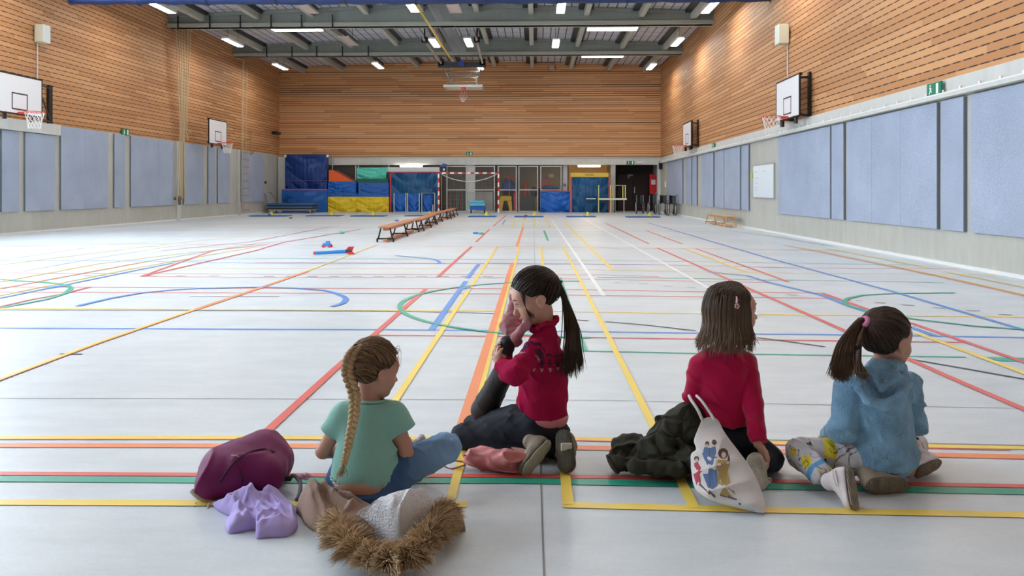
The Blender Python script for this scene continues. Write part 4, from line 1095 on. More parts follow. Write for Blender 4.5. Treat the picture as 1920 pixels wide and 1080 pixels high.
# yellow and blue bars with a light beam
Yp = 39.3
t = thing('bar_station', 'yellow railing posts and pale balance beam in front of the dark blue mat', 'gym apparatus', (PY(1135, 399, Yp).x, Yp, 0))
M_YB = mat('bars_yellow', (.80, .74, .22), .4); M_BB = mat('bars_blue', (.02, .04, .22), .4)
for (u, v0, v1, yy, m, nm) in ((1122.5,347,400,Yp,M_YB,'yellow_post'),(1145,347,400,Yp,M_YB,'yellow_post'),(1149.5,347,372,Yp+.5,M_YB,'yellow_post'),(1168,347,372,Yp+.5,M_YB,'yellow_post'),(1172.5,347,372,Yp,M_YB,'yellow_post'),
                       (1098,347,400,Yp+.3,M_BB,'blue_post'),(1120,347,400,Yp+.3,M_BB,'blue_post'),(1170,372,400,Yp,M_STEEL,'grey_leg'),(1152,372,402,Yp,M_BLACKM,'grey_leg')):
    x0, x1, z0, z1 = prect(u-.8, v0, u+.8, v1, yy); b = MB()
    if v1 > 390: z0 = 0
    b.box((x0, yy, z0), (x1, yy+.045, z1)); b.build(nm, [m], t)
x0, x1, z0, z1 = prect(1122, 371.5, 1175, 374.8, Yp); b = MB(); b.box((x0, Yp-.05, z0), (x1, Yp+.6, z1)); b.build('platform', [mat('board_pale', (.72, .70, .52), .5)], t)
x0, x1, z0, z1 = prect(1099, 371.5, 1117, 373.5, Yp+.3); b = MB(); b.box((x0, Yp+.25, z0), (x1, Yp+.4, z1)); b.build('side_board', [mat('board_pale')], t)
x0, x1, z0, z1 = prect(1148, 347, 1174, 348.5, Yp+.5); b = MB(); b.box((x0, Yp+.5, z0), (x1, Yp+.54, z1)); b.build('top_rail', [mat('rail_grey_green', (.35, .42, .38), .5)], t)
# white door closer rods and red hose cabinet
q = PY(1220, 345, YS-1.4)
x0, x1, z0, z1 = prect(1218.5, 327, 1229, 364, 41.5)
t = thing('fire_cabinet', 'narrow red fire extinguisher sign board beside the dark doorway', 'fire cabinet', ((x0+x1)/2, 43.2, z0))
b = MB(); b.box((x0, 41.5, z0), (x1, 41.68, z1)); b.box((x1, 41.52, z0+.1), (XR(41.5)-.001, 41.6, z1-.1)); b.build('case', [mat('fire_red', (.5, .01, .015), .4)], t)
x0, x1, z0, z1 = prect(1221, 337, 1229, 346, 41.5); b = MB(); b.box((x0, 41.485, z0), (x1, 41.5, z1)); b.build('notice', [mat('notice_grey', (.55, .52, .50), .6)], t)
def closer(b):
    x0, x1, z0, z1 = prect(1177, 327, 1187, 330, 43.38); b.box((x0, 43.38, z0), (x1, 43.499, z1)); b.box((x0, 43.37, z0-.12), (x0+.1, 43.499, z1))
simple('door_closer', closer, [mat('closer_grey', (.35, .36, .38), .5)], 'grey door closer fittings above the dark doorway door', 'door closer')
# trolley with stacked thin mats, push handle
t = thing('mat_trolley', 'low trolley stacked with thin blue and grey mats at the far left', 'trolley', (PY(543, 399, 38.2).x, 38.2, 0))
x0, x1, _, _ = prect(502, 380, 587, 396, 38.2)
for k, (m, dz) in enumerate(((M_BLACKM, .05), (mat('mat_grey_green', (.16, .17, .14), .6), .05), (B_BLUE2, .045), (M_BLACKM, .05), (mat('mat_olive', (.22, .20, .12), .6), .03), (B_BLUE2, .05))):
    z = .20 + sum((.05, .05, .045, .05, .03, .05)[:k]) + .004*k
    b = MB(); b.bbox(((x0+x1)/2 + random.uniform(-.03, .03), 38.6, z + dz/2), (x1-x0, 1.1, dz), .012); b.build('thin_mat', [m], t)
b = MB(); b.box((x0+.05, 38.1, .14), (x1-.05, 39.1, .19)); b.build('deck', [M_STEEL], t)
for (xx, yy) in ((x0+.15, 38.2), (x1-.15, 38.2), (x0+.15, 39.0), (x1-.15, 39.0)):
    b = MB(); b.cyl((xx-.025, yy, .07), (xx+.025, yy, .07), .07, 12); b.box((xx-.02, yy-.02, .07), (xx+.02, yy+.02, .15)); b.build('caster_wheel', [M_STEEL], t)
b = MB(); hx = PY(496, 357, 38.6).x; b.tube([(x0+.05, 38.5, .15), (hx+.05, 38.5, 1.0), (hx+.35, 38.5, 1.05), (x0+.35, 38.5, .6), (x0+.4, 38.5, .2)], .02, 7); b.build('push_handle', [mat('grey_tube')], t)

# ------------------------------------------------------------------ wheelchairs
M_TYRE = mat('tyre', (.02, .02, .02), .7)
def wheelchair():
    t = thing('wheelchair', 'x', 'wheelchair', (0, 0, 0), 0, 'folded wheelchairs parked in the far right corner')
    for sx_ in (-.16, .16):
        b = MB(); b.ring((sx_, .1, .3), (1, 0, 0), .285, .018, 26, 6, 0); b.ring((sx_*1.25, .1, .3), (1, 0, 0), .25, .009, 26, 5, 1)
        for k in range(12):
            a = 2*math.pi*k/12; b.tube([(sx_, .1, .3), (sx_, .1+.28*math.cos(a), .3+.28*math.sin(a))], .004, 3, 1)
        b.cyl((sx_-.03, .1, .3), (sx_+.03, .1, .3), .03, 10, 1); b.build('rear_wheel', [M_TYRE, M_STEEL], t, local=True)
        b = MB(); b.ring((sx_, -.35, .08), (1, 0, 0), .065, .018, 14, 6); b.tube([(sx_, -.35, .08), (sx_, -.33, .28)], .012, 5); b.build('front_caster', [M_TYRE], t, local=True)
        b = MB(); b.tube([(sx_, -.34, .28), (sx_, -.32, .5), (sx_, .22, .5), (sx_, .24, .9), (sx_, .38, .92)], .014, 6); b.tube([(sx_, -.32, .3), (sx_, .2, .3), (sx_, .22, .5)], .012, 6); b.build('side_frame', [mat('chrome', (.6, .6, .62), .25, .9)], t, local=True)
        b = MB(); b.tube([(sx_, -.34, .3), (sx_, -.5, .12), (sx_, -.58, .12)], .012, 5); b.box((sx_-.06, -.62, .10), (sx_+.06, -.5, .12)); b.build('footrest', [M_BLACKM], t, local=True)
        b = MB(); b.bbox((sx_, -.02, .68), (.05, .28, .03), .008); b.tube([(sx_, -.1, .5), (sx_, -.1, .67)], .01, 5); b.build('armrest', [M_BLACKM], t, local=True)
        b = MB(); b.cyl((sx_, .36, .915), (sx_, .46, .925), .02, 8); b.build('push_grip', [M_BLACKM], t, local=True)
    b = MB(); b.prism([(-.16, -.3, .5), (0, -.3, .62), (.16, -.3, .5), (.14, -.3, .48), (0, -.3, .59), (-.14, -.3, .48)], (0, .5, 0)); b.build('folded_seat', [M_BLACKM], t, local=True)
    b = MB(); b.prism([(-.16, .23, .55), (0, .15, .55), (.16, .23, .55), (.14, .25, .55), (0, .18, .55), (-.14, .25, .55)], (0, 0, .36)); b.build('folded_backrest', [M_BLACKM], t, local=True)
    return t
wc = wheelchair()
spots = [(5.16, 38.0, 176, 'leftmost wheelchair, in front of the dark doorway'), (5.63, 37.1, 180, 'second wheelchair from the left of the row'),
         (6.03, 36.5, 178, 'third wheelchair from the left of the row'), (6.22, 35.2, 181, 'nearest wheelchair, next to the right wall')]
for k, (u, y, a, l) in enumerate(spots):
    q = Vector((u, y, 0)); o = wc if k == 0 else copy_tree(wc, (0, 0, 0))
    o.location = (q.x, q.y, 0); o.rotation_euler = (0, 0, math.radians(a)); o['label'] = 'black and chrome folded ' + l
    WM[o.name] = Matrix.Identity(4)
# ------------------------------------------------------------------ gym benches
M_BW = mat('bench_wood', (.52, .20, .08), .4, var=.12, vscale=4, stretch=(6, .6, 6))
M_BW2 = mat('bench_pale_wood', (.66, .40, .20), .45, var=.1, vscale=4)
def bench(L, wood, legm, label, group):
    t = thing('gym_bench', label, 'bench', (0, 0, 0), 0, group)
    b = MB(); b.bbox((0, 0, .335), (.27, L, .035), .008); b.build('seat_board', [wood], t, local=True)
    b = MB(); b.bbox((0, 0, .285), (.10, L - .2, .06), .006); b.build('under_beam', [wood], t, local=True)
    b = MB(); b.bbox((0, 0, .045), (.10, L - .15, .05), .006); b.build('balance_rail', [wood], t, local=True)
    for y in (-L/2 + .12, 0, L/2 - .12):
        for sx_ in (-1, 1):
            b = MB(); b.tube([(sx_*.10, y, .31), (sx_*.16, y, .07)], .018, 6); b.build('leg', [legm], t, local=True)
        b = MB(); b.tube([(-.19, y, .075), (.19, y, .075)], .018, 6)
        for sx_ in (-1, 1): b.cyl((sx_*.18, y, .0), (sx_*.18, y, .075), .022, 8)
        b.build('foot_bar', [legm], t, local=True)
    return t
n_, f_ = FL(724, 455), FL(850, 404.5)
bn = bench(3.75, M_BW, M_BLACKM, 'nearest of the long brown gym benches set end to end', 'benches set end to end down the hall')
names = ['nearest of the long brown gym benches set end to end', 'second long brown gym bench in the row down the hall', 'third long brown gym bench in the row down the hall', 'farthest brown gym bench of the row, close to the goal']
step = (f_ - n_) / 4; ang = -math.atan2(step.x, step.y)
for k in range(4):
    c = n_ + step*(k + .5); o = bn if k == 0 else copy_tree(bn, (0, 0, 0))
    o.location = (c.x + (.06 if k % 2 else -.03), c.y, 0); o.rotation_euler = (0, 0, ang + (.012 if k % 2 else -.01)); o['label'] = names[k]
    if k == 0: Lb = (step.length - .12) / 3.75
    o.scale = (1, Lb, 1)
o = bench(3.0, M_BW2, M_BW2, 'pale wooden gym bench standing alone along the right wall', None)
q = FL(1338, 421); o.location = (XR(q.y) - .42, 25.4, 0); o.rotation_euler = (0, 0, -XRK)

# ------------------------------------------------------------------ small blue mats with cones and toys near the far end
def thin_mat(u, v, w, label):
    q = FL(u, v); t = thing('floor_mat', label, 'floor mat', (q.x, q.y, 0), 0, 'small blue mats laid out before the far wall')
    b = MB(); b.bbox((0, 0, .02), (w, .9, .035), .01); b.build('mat', [mat('thin_mat_blue', (.04, .17, .46), .5)], t, local=True)
    b = MB(); b.box((-w/2+.03, -.45, .0375), (w/2-.03, -.42, .041)); b.build('seam', [mat('seam_dark', (.02, .06, .2), .6)], t, local=True)
    return t
M_CONE = mat('cone_yellow', (.88, .70, .03), .45)
conep = []
def cone(u, v, label):
    q = FL(u, v); t = thing('marker_cone', label, 'cone', (q.x, q.y, .001), 0, 'yellow marker cones on the blue mats')
    zz = 0
    b = MB(); b.tube([(0, 0, .02), (0, 0, .17)], [.075, .03], 14); b.build('cone_body', [M_CONE], t, local=True)
    b = MB(); b.bbox((0, 0, .01), (.2, .2, .02), .005); b.build('foot_plate', [M_CONE], t, local=True)
    return t
lst = [(508, 405.5, 1.65, 538, 401.5, 'far left, before the mat trolley'), (610, 405, 1.5, 640, 401.5, 'before the left yellow block'), (692, 405.5, 1.5, 717, 401.5, 'before the right yellow block'),
       (786, 405, 1.2, 815, 401.5, 'left of the row of benches'), (905, 406.5, 1.2, 917, 402.5, 'before the goal cart'), (992, 406.8, 1.25, 1002, 403, 'at the hall centre line'),
       (1089, 406.8, 1.25, 1097, 403.2, 'before the tall dark blue mat'), (1205, 407.5, 1.4, 1208, 404, 'before the dark doorway')]
mat_objs = []
for (u, v, w, cu, cv, l) in lst:
    m_ = thin_mat(u, v, w, 'small blue floor mat ' + l)
    q = FL(cu, cv + .8); c_ = cone(cu, cv + .8, 'yellow cone beside or on the blue mat ' + l)
    dx = c_.location.x - m_.location.x; dy = c_.location.y - m_.location.y
    c_.location.x = m_.location.x + max(-w/2 + .12, min(w/2 - .12, dx)) if abs(dx) < w/2 + .15 else c_.location.x
    if abs(c_.location.x - m_.location.x) < w/2:
        c_.location.y = m_.location.y + .25; c_.location.z = .039
def small(u, v, r, m, label, z=.0):
    q = FL(u, v); b = MB(); b.ell((q.x, q.y, z + r*.6), (r*1.6, r, r*.6), 12, 8); b.ell((q.x + r, q.y - r*.4, z + r*.5), r*.5, 8, 6)
    tag(b.build('foam_toy', [m], smooth=True), label, 'toy', 'small foam toys on the hall floor')
tb = mat('toy_blue', (.04, .24, .66), .5); tr = mat('toy_red', (.62, .04, .08), .5); tw = mat('toy_white', (.8, .8, .8), .5); tg = mat('toy_green', (.1, .45, .3), .5)
for (u, v, m, l, z) in ((505, 405.6, tb, 'light blue foam toy on the far left blue mat', .04), (607, 405, tw, 'white foam toy on the mat before the left yellow block', .04), (680, 405.4, tw, 'pale foam toy on the mat before the right yellow block', .04),
                     (545, 410, tb, 'small blue toy on the floor behind the far left mat', 0), (641, 438, tg, 'small green toy on the floor left of the benches', 0), (892, 439, tb, 'small blue toy right of the benches', 0),
                     (902, 439.8, tg, 'small green toy right of the benches beside the blue one', 0), (986, 407.2, tr, 'red foam toy on the centre mat', .04), (1089, 407, tw, 'white toy on the mat before the tall dark blue mat', .04), (744, 415, tb, 'tiny blue toy on the floor near the teal mat', 0)):
    small(u, v, .05, m, l, z)
q = FL(613, 464)
t = thing('toy_vehicle', 'small blue toy with red wheels on the floor behind the foam rocket', 'toy', (q.x, q.y, 0))
b = MB(); b.bbox((0, 0, .06), (.16, .10, .06), .015); b.bbox((.02, 0, .105), (.08, .07, .05), .012); b.build('body', [tb], t, local=True)
for (x, y, m) in ((-.06, -.05, tr), (.07, -.05, tr), (-.06, .05, tw), (.07, .05, tr)):
    b = MB(); b.cyl((x, y-.015, .03), (x, y+.015, .03), .03, 12); b.build('wheel', [m], t, local=True)
# foam rocket
a, c = FL(588, 474.5, .04), FL(664, 472.5, .04); a.z = c.z = 0
d_ = (c - a); L = d_.length; ang = math.atan2(d_.y, d_.x)
t = thing('foam_rocket', 'blue foam throwing rocket with red fins lying on the floor', 'toy rocket', (a.x, a.y, 0), ang)
b = MB(); b.tube([(0.03, 0, .032), (L*.80, 0, .045)], [.028, .034], 14); b.build('foam_tube', [mat('rocket_blue', (.03, .28, .72), .6)], t, local=True, smooth=False)
b = MB(); b.ell((.02, 0, .032), (.03, .03, .03), 12, 8); b.build('nose', [tr], t, local=True, smooth=True)
for k in range(3):
    an = math.pi/2 + k*2*math.pi/3; dy, dz = math.cos(an), math.sin(an)
    b = MB(); w_ = Vector((0, -dz, dy))*.006
    base = Vector((0, 0, .045)); e = Vector((0, dy, dz))
    R2 = .085 if k == 0 else .085
    b.prism([base + Vector((L*.78, 0, 0)) + e*.02 - w_, base + Vector((L*.86, 0, 0)) + e*R2 - w_, base + Vector((L*1.0, 0, 0)) + e*R2 - w_, base + Vector((L*.95, 0, 0)) + e*.0 - w_], w_*2)
    fo = b.build('fin', [mat('fin_red', (.70, .03, .06), .5)], t, local=True)
b = MB(); b.tube([(L*.78, 0, .046), (L*.93, 0, .046)], [.036, .03], 12); b.build('tail_sleeve', [mat('tail_dark', (.06, .05, .10), .5)], t, local=True)
t.location.z = .008
# ------------------------------------------------------------------ implicit shapes for bodies and cloth
F32 = np.float32
def A3(p): return np.array(tuple(p), dtype=F32)
def smin(a, b, k):
    h = np.clip(.5 + .5*(b - a)/k, 0, 1)
    return b + (a - b)*h - k*h*(1 - h)
def smax(a, b, k): return -smin(-a, -b, k)
class Cap:
    "tapered capsule, optionally squashed along an axis (flat > 1 makes it thinner that way)"
    def __init__(s, a, b, ra, rb=None, ax=None, flat=1.0):
        s.a, s.b = A3(a), A3(b); s.ra = ra; s.rb = ra if rb is None else rb
        s.ax = None if ax is None else A3(Vector(ax).normalized()); s.fl = flat
    def __call__(s, P):
        d = s.b - s.a; L = float(d @ d) + 1e-12
        v = P - s.a
        t = np.clip((v @ d)/L, 0, 1)
        v = v - t[..., None]*d
        if s.ax is not None:
            q = v @ s.ax
            v = v + (q*(s.fl - 1))[..., None]*s.ax
        return (np.sqrt((v*v).sum(-1)) - (s.ra + (s.rb - s.ra)*t)) / (1 if s.ax is None else max(1, s.fl**.5))
class Ell:
    def __init__(s, c, r, M=None):
        s.c = A3(c); s.r = np.array(r, dtype=F32); s.M = None if M is None else np.array(M, dtype=F32)   # rows of M: local axes
    def __call__(s, P):
        v = P - s.c
        if s.M is not None: v = v @ s.M.T
        q = v / s.r; k0 = np.sqrt((q*q).sum(-1)) + 1e-9
        k1 = np.sqrt(((q/s.r)**2).sum(-1)) + 1e-9
        return k0*(k0 - 1)/k1
class Half:
    "keeps the side the normal points away from"
    def __init__(s, p, n): s.p = A3(p); s.n = A3(Vector(n).normalized())
    def __call__(s, P): return (P - s.p) @ s.n
def U(prims, k=.02):
    def f(P):
        d = None
        for q in prims:
            kk = k
            if isinstance(q, tuple): q, kk = q
            e = q(P); d = e if d is None else smin(d, e, kk)
        return d
    return f
def grow(f, r): return lambda P: f(P) - r
def cut(f, g, k=.004): return lambda P: smax(f(P), g(P), k)
def sub(f, g, k=.004): return lambda P: smax(f(P), -g(P), k)
def wob(P, fr, seed, n=4):
    r = np.random.default_rng(seed); o = 0
    for i in range(n):
        w = r.normal(size=3).astype(F32); w = w/np.linalg.norm(w)*fr*(1 + .6*i); o = o + np.sin(P @ w + r.uniform(0, 6.28))/(1 + .5*i)
    return o/2.2
def folds(f, amp, fr, seed, dirv=None, sharp=1.0):
    "cloth creases: warped ridges added to the surface"
    r = np.random.default_rng(seed); dv = A3(Vector(dirv).normalized()) if dirv is not None else r.normal(size=3).astype(F32)
    def g(P):
        w = wob(P, fr*.35, seed)
        a = np.sin(((P @ dv)*fr + w*2.6 + seed)*.5)
        m = .5 + .5*wob(P, fr*.22, seed + 5)
        return f(P) - amp*1.15*(np.exp(-(a/(.42*sharp))**2) - .35)*np.clip(m, 0, 1) + amp*.4*wob(P, fr*.8, seed + 9)
    return g
def surf(f, lo, hi, h, name=None):
    lo = np.array(tuple(lo), dtype=F32); hi = np.array(tuple(hi), dtype=F32); B = 8
    nb = np.maximum(1, np.ceil((hi - lo)/(h*B)).astype(int)); dims = nb*B + 1
    gi = np.stack(np.meshgrid(*[np.arange(n) for n in nb], indexing='ij'), -1).reshape(-1, 3)
    cen = lo + (gi + .5).astype(F32)*(h*B)
    fc = f(cen)
    act = np.abs(fc) < h*B*.87*1.7
    D = np.repeat(np.repeat(np.repeat(np.where(fc < 0, -1, 1).astype(F32).reshape(nb), B, 0), B, 1), B, 2)
    D = np.pad(D, ((0, 1), (0, 1), (0, 1)), mode='edge')
    off = np.stack(np.meshgrid(*[np.arange(B + 1)]*3, indexing='ij'), -1).reshape(-1, 3)
    ga = gi[act]
    for s in range(0, len(ga), 700):
        idx = (ga[s:s+700, None, :]*B + off[None]).reshape(-1, 3)
        v = f(lo + idx.astype(F32)*h)
        D[idx[:, 0], idx[:, 1], idx[:, 2]] = v
    S = D < 0
    c = [S[i:dims[0]-1+i, j:dims[1]-1+j, k:dims[2]-1+k] for i in (0, 1) for j in (0, 1) for k in (0, 1)]
    anyv = np.logical_or.reduce(c); allv = np.logical_and.reduce(c)
    C = np.argwhere(anyv & ~allv)
    vid = -np.ones(np.array(dims) - 1, dtype=np.int64); vid[C[:, 0], C[:, 1], C[:, 2]] = np.arange(len(C))
    acc = np.zeros((len(C), 3)); cnt = np.zeros(len(C))
    for ax in range(3):
        o1, o2 = [q for q in range(3) if q != ax]
        for i in (0, 1):
            for j in (0, 1):
                a = C.copy(); a[:, o1] += i; a[:, o2] += j; b = a.copy(); b[:, ax] += 1
                da = D[a[:, 0], a[:, 1], a[:, 2]]; db = D[b[:, 0], b[:, 1], b[:, 2]]
                m = (da < 0) != (db < 0); t = np.where(m, da/(da - db + 1e-12), 0)
                p = a.astype(float); p[:, ax] += t
                acc[m] += p[m]; cnt[m] += 1
    V = lo + (acc/np.maximum(cnt, 1)[:, None])*h
    faces = []
    for ax in range(3):
        o1, o2 = [q for q in range(3) if q != ax]
        sl = [slice(None)]*3; sl[ax] = slice(0, -1); sh = [slice(None)]*3; sh[ax] = slice(1, None)
        E = np.argwhere(S[tuple(sl)] != S[tuple(sh)])
        E = E[(E[:, o1] > 0) & (E[:, o2] > 0) & (E[:, o1] < dims[o1]-1) & (E[:, o2] < dims[o2]-1)]
        def at(d1, d2):
            q = E.copy(); q[:, o1] -= d1; q[:, o2] -= d2; return vid[q[:, 0], q[:, 1], q[:, 2]]
        Fq = np.stack([at(0, 0), at(1, 0), at(1, 1), at(0, 1)], 1)
        fl_ = S[E[:, 0], E[:, 1], E[:, 2]] ^ (ax == 1)
        Fq[fl_] = Fq[fl_][:, ::-1]
        faces.append(Fq)
    Fq = np.concatenate(faces); Fq = Fq[(Fq >= 0).all(1)]
    return V, Fq
def build_sdf(name, f, lo, hi, h, mats, parent, colf=None, smooth_it=1):
    V, Q = surf(f, lo, hi, h)
    for _ in (.62, -.64, .62, -.64)*smooth_it:          # relax the grid look without shrinking
        acc = np.zeros_like(V); cnt = np.zeros(len(V))
        for a, b in ((0, 1), (1, 2), (2, 3), (3, 0)):
            np.add.at(acc, Q[:, a], V[Q[:, b]]); np.add.at(cnt, Q[:, a], 1)
            np.add.at(acc, Q[:, b], V[Q[:, a]]); np.add.at(cnt, Q[:, b], 1)
        V = V*(1 - _) + _*acc/np.maximum(cnt, 1)[:, None]
    cols = colf(V) if colf else None
    return fast_mesh(name, V, Q, mats, parent, cols)
def fast_mesh(name, V, Q, mats, parent, cols=None, smooth=True):
    if parent is not None:
        m = np.array(WM[parent.name].inverted()); V = V @ m[:3, :3].T + m[:3, 3]
    me = bpy.data.meshes.new(name)
    n, k = Q.shape
    me.vertices.add(len(V)); me.vertices.foreach_set('co', np.asarray(V, dtype=F32).ravel())
    me.loops.add(n*k); me.loops.foreach_set('vertex_index', Q.astype(np.int32).ravel())
    me.polygons.add(n); me.polygons.foreach_set('loop_start', np.arange(0, n*k, k, dtype=np.int32)); me.polygons.foreach_set('loop_total', np.full(n, k, dtype=np.int32))
    me.polygons.foreach_set('use_smooth', np.full(n, smooth, dtype=bool))
    me.update(calc_edges=True); me.validate()
    for mm in (mats if isinstance(mats, (list, tuple)) else [mats]): me.materials.append(mm)
    if cols is not None:
        ca = me.color_attributes.new('Col', 'FLOAT_COLOR', 'POINT'); c4 = np.ones((len(V), 4), dtype=F32); c4[:, :3] = cols
        ca.data.foreach_set('color', c4.ravel())
    o = bpy.data.objects.new(name, me); COL.objects.link(o)
    if parent is not None: o.parent = parent; WM[o.name] = WM[parent.name].copy()
    else: WM[o.name] = Matrix.Identity(4)
    return o
def tubes_np(paths, radii, n=5, cols=None, flat=None):
    "many tapered strands in one mesh; paths (K, M, 3), radii (K, M)"
    P = np.asarray(paths, float); K, M, _ = P.shape; Rr = np.asarray(radii, float)
    T = np.gradient(P, axis=1); T /= np.linalg.norm(T, axis=2, keepdims=True) + 1e-9
    ref = np.array([.31, .52, .79]); a = np.cross(T, ref); a /= np.linalg.norm(a, axis=2, keepdims=True) + 1e-9; b = np.cross(T, a)
    ang = 2*np.pi*np.arange(n)/n
    V = P[:, :, None, :] + Rr[:, :, None, None]*(a[:, :, None, :]*np.cos(ang)[None, None, :, None] + b[:, :, None, :]*np.sin(ang)[None, None, :, None])
    base = (np.arange(K)[:, None]*M + np.arange(M - 1)[None, :])*n
    k = np.arange(n); l = (k + 1) % n
    Q = np.stack([base[..., None] + k, base[..., None] + l, base[..., None] + n + l, base[..., None] + n + k], -1).reshape(-1, 4)
    C = None
    if cols is not None: C = np.repeat(np.asarray(cols).reshape(K*M, 3), n, axis=0)
    return V.reshape(-1, 3), Q, C
def resample(pts, m):
    "smooth path through points (Catmull-Rom), m samples"
    P = np.array([tuple(p) for p in pts], float); n = len(P); E = np.vstack([2*P[0] - P[1], P, 2*P[-1] - P[-2]])
    t = np.linspace(0, n - 1 - 1e-6, m); i = t.astype(int); u = (t - i)[:, None]
    a, b, c, d = E[i], E[i+1], E[i+2], E[i+3]
    return .5*((2*b) + (-a + c)*u + (2*a - 5*b + 4*c - d)*u**2 + (-a + 3*b - 3*c + d)*u**3)

M_SKIN = mat('skin', (.52, .27, .19), .5, var=.05, vscale=8, sss=.15)
M_SKINW = mat('skin_light', (.60, .33, .245), .5, var=.05, vscale=8, sss=.15)
M_EYEW = mat('eye_white', (.75, .72, .7), .2); M_EYED = mat('eye_dark', (.02, .012, .01), .15); M_LASH = mat('lash', (.02, .012, .01), .6)
M_LIP = mat('lip', (.50, .16, .14), .45)
M_HAIR = mat('hair', (.2, .1, .05), .45, vcol=True, spec=.3)

class Head:
    "head frame: f forward, r to the person's right, u up; skull centre c; s scale"
    def __init__(h, c, yaw, pitch=0.0, roll=0.0, s=1.0):
        # yaw: 0 looks away from the camera, +90 looks to picture right
        a = math.radians(yaw); f = FV*math.cos(a) + RV*math.sin(a); r = RV*math.cos(a) - FV*math.sin(a)
        p = math.radians(pitch); h.f = (f*math.cos(p) - UP*math.sin(p)).normalized(); u = h.f.cross(r)*-1
        u = r.cross(h.f); q = math.radians(roll); h.r = (r*math.cos(q) + u*math.sin(q)).normalized(); h.u = h.r.cross(h.f).normalized(); h.c = Vector(c); h.s = s
        h.M = np.array([tuple(h.r), tuple(h.f), tuple(h.u)])
    def p(h, r, f, u): return h.c + (h.r*r + h.f*f + h.u*u)*h.s
    def e(h, c, rad): return Ell(h.p(*c), [q*h.s for q in rad], h.M)
    def cap(h, a, b, ra, rb=None, **k): return Cap(h.p(*a), h.p(*b), ra*h.s, None if rb is None else rb*h.s, **k)
    def prims(h):
        P = [h.e((0, -.012, .022), (.070, .088, .080)), (h.e((0, .030, -.028), (.056, .052, .062)), .03), (h.e((0, .050, -.072), (.030, .026, .024)), .03),
             (h.e((0, .060, .030), (.048, .024, .034)), .03),
             (h.e((.030, .052, -.034), (.022, .022, .022)), .02), (h.e((-.030, .052, -.034), (.022, .022, .022)), .02),
             (h.cap((0, .082, .002), (0, .096, -.026), .006, .0095), .014), (h.e((0, .098, -.028), (.011, .010, .008)), .008),
             (h.e((0, .078, -.052), (.019, .010, .0055)), .006), (h.e((0, .076, -.061), (.016, .009, .006)), .006), (h.e((0, .069, -.080), (.015, .013, .012)), .012)]
        for sg in (-1, 1):
            P.append((h.e((sg*.075, -.009, -.014), (.011, .017, .029)), .006)); P.append((h.e((sg*.084, -.015, -.005), (.0068, .020, .0215)), .005))
        return P
    def holes(h):
        def f(P):
            d = np.full(P.shape[:-1], 9.0, dtype=F32)
            for sg in (-1, 1):
                d = np.minimum(d, h.e((sg*.092, -.007, -.006), (.008, .010, .015))(P))
                d = np.minimum(d, h.e((sg*.030, .090, .004), (.016, .014, .010))(P))
            return d
        return f
    def eyes(h, parent):
        for sg in (-1, 1):
            b = MB(); R3 = Matrix((h.r, h.f, h.u)).transposed()
            b.ell(h.p(sg*.030, .068, .003), (.0125*h.s, .0115*h.s, .0095*h.s), 14, 9, 0, R3); eo = b.build('eye', [M_EYEW], parent, smooth=True)
            b = MB(); b.ell(h.p(sg*.030, .0765, .002), (.0062*h.s, .0045*h.s, .0062*h.s), 12, 8, 0, R3); b.build('iris', [M_EYED], eo, smooth=True)
            b = MB(); b.tube([h.p(sg*.017, .078, .010), h.p(sg*.030, .083, .0135), h.p(sg*.043, .073, .009)], [.0012, .0022, .0012], 5); b.build('eyelashes', [M_LASH], parent)
            b = MB(); b.tube([h.p(sg*.014, .086, .026), h.p(sg*.030, .085, .032), h.p(sg*.046, .073, .027)], [.0018, .0028, .001], 5); b.build('eyebrow', [M_LASH], parent)
    def on(h, d, off=0.0):
        "point on the skull in local unit direction d=(r,f,u), lifted by off"
        d = np.array(d, float); d /= np.linalg.norm(d); r = np.array([.0715, .0905, .084])
        k = 1/np.linalg.norm(d/r); q = d*(k + off)
        return h.p(q[0], q[1] - .012, q[2] + .022)
def hand(w, d, n, curl=.5, s=1.0, side=1, spread=.12):
    "wrist w, finger direction d, palm normal n (the side the fingers curl to); list of capsules"
    d = Vector(d).normalized(); n = Vector(n); n = (n - d*n.dot(d)).normalized(); x = d.cross(n)*side
    P = [(Cap(w, Vector(w) + d*.032*s, .017*s, .021*s, ax=n, flat=1.7), .012), (Cap(Vector(w) + d*.018*s + x*.010*s, Vector(w) + d*.040*s - x*.008*s, .018*s, .018*s, ax=n, flat=1.7), .008)]
    L = (.040, .046, .043, .034)
    for i in range(4):
        o = (i - 1.5)*-.0125*s; a = Vector(w) + d*(.048 if i in (1, 2) else .044)*s + x*o; dd = (d + x*(-(i-1.5)*spread)).normalized()
        l = L[i]*s; an = curl*(1 + .15*math.sin(i*2.1))
        for j in range(3):
            ang = an*(j + .6)*.8; v = dd*math.cos(ang) + n*math.sin(ang); b = a + v*l*(.42, .32, .26)[j]
            P.append((Cap(a, b, (.0073 - .0008*j)*s, (.0067 - .0009*j)*s), .003)); a = b
    a = Vector(w) + d*.014*s + x*.018*s
    for j, l in enumerate((.022, .017, .014)):
        v = (d*.75 + x*(.75 - .4*j) + n*(.25 + .3*j*curl)).normalized(); b = a + v*l*s; P.append((Cap(a, b, (.0095 - .001*j)*s, (.0085 - .001*j)*s), .005)); a = b
    return P
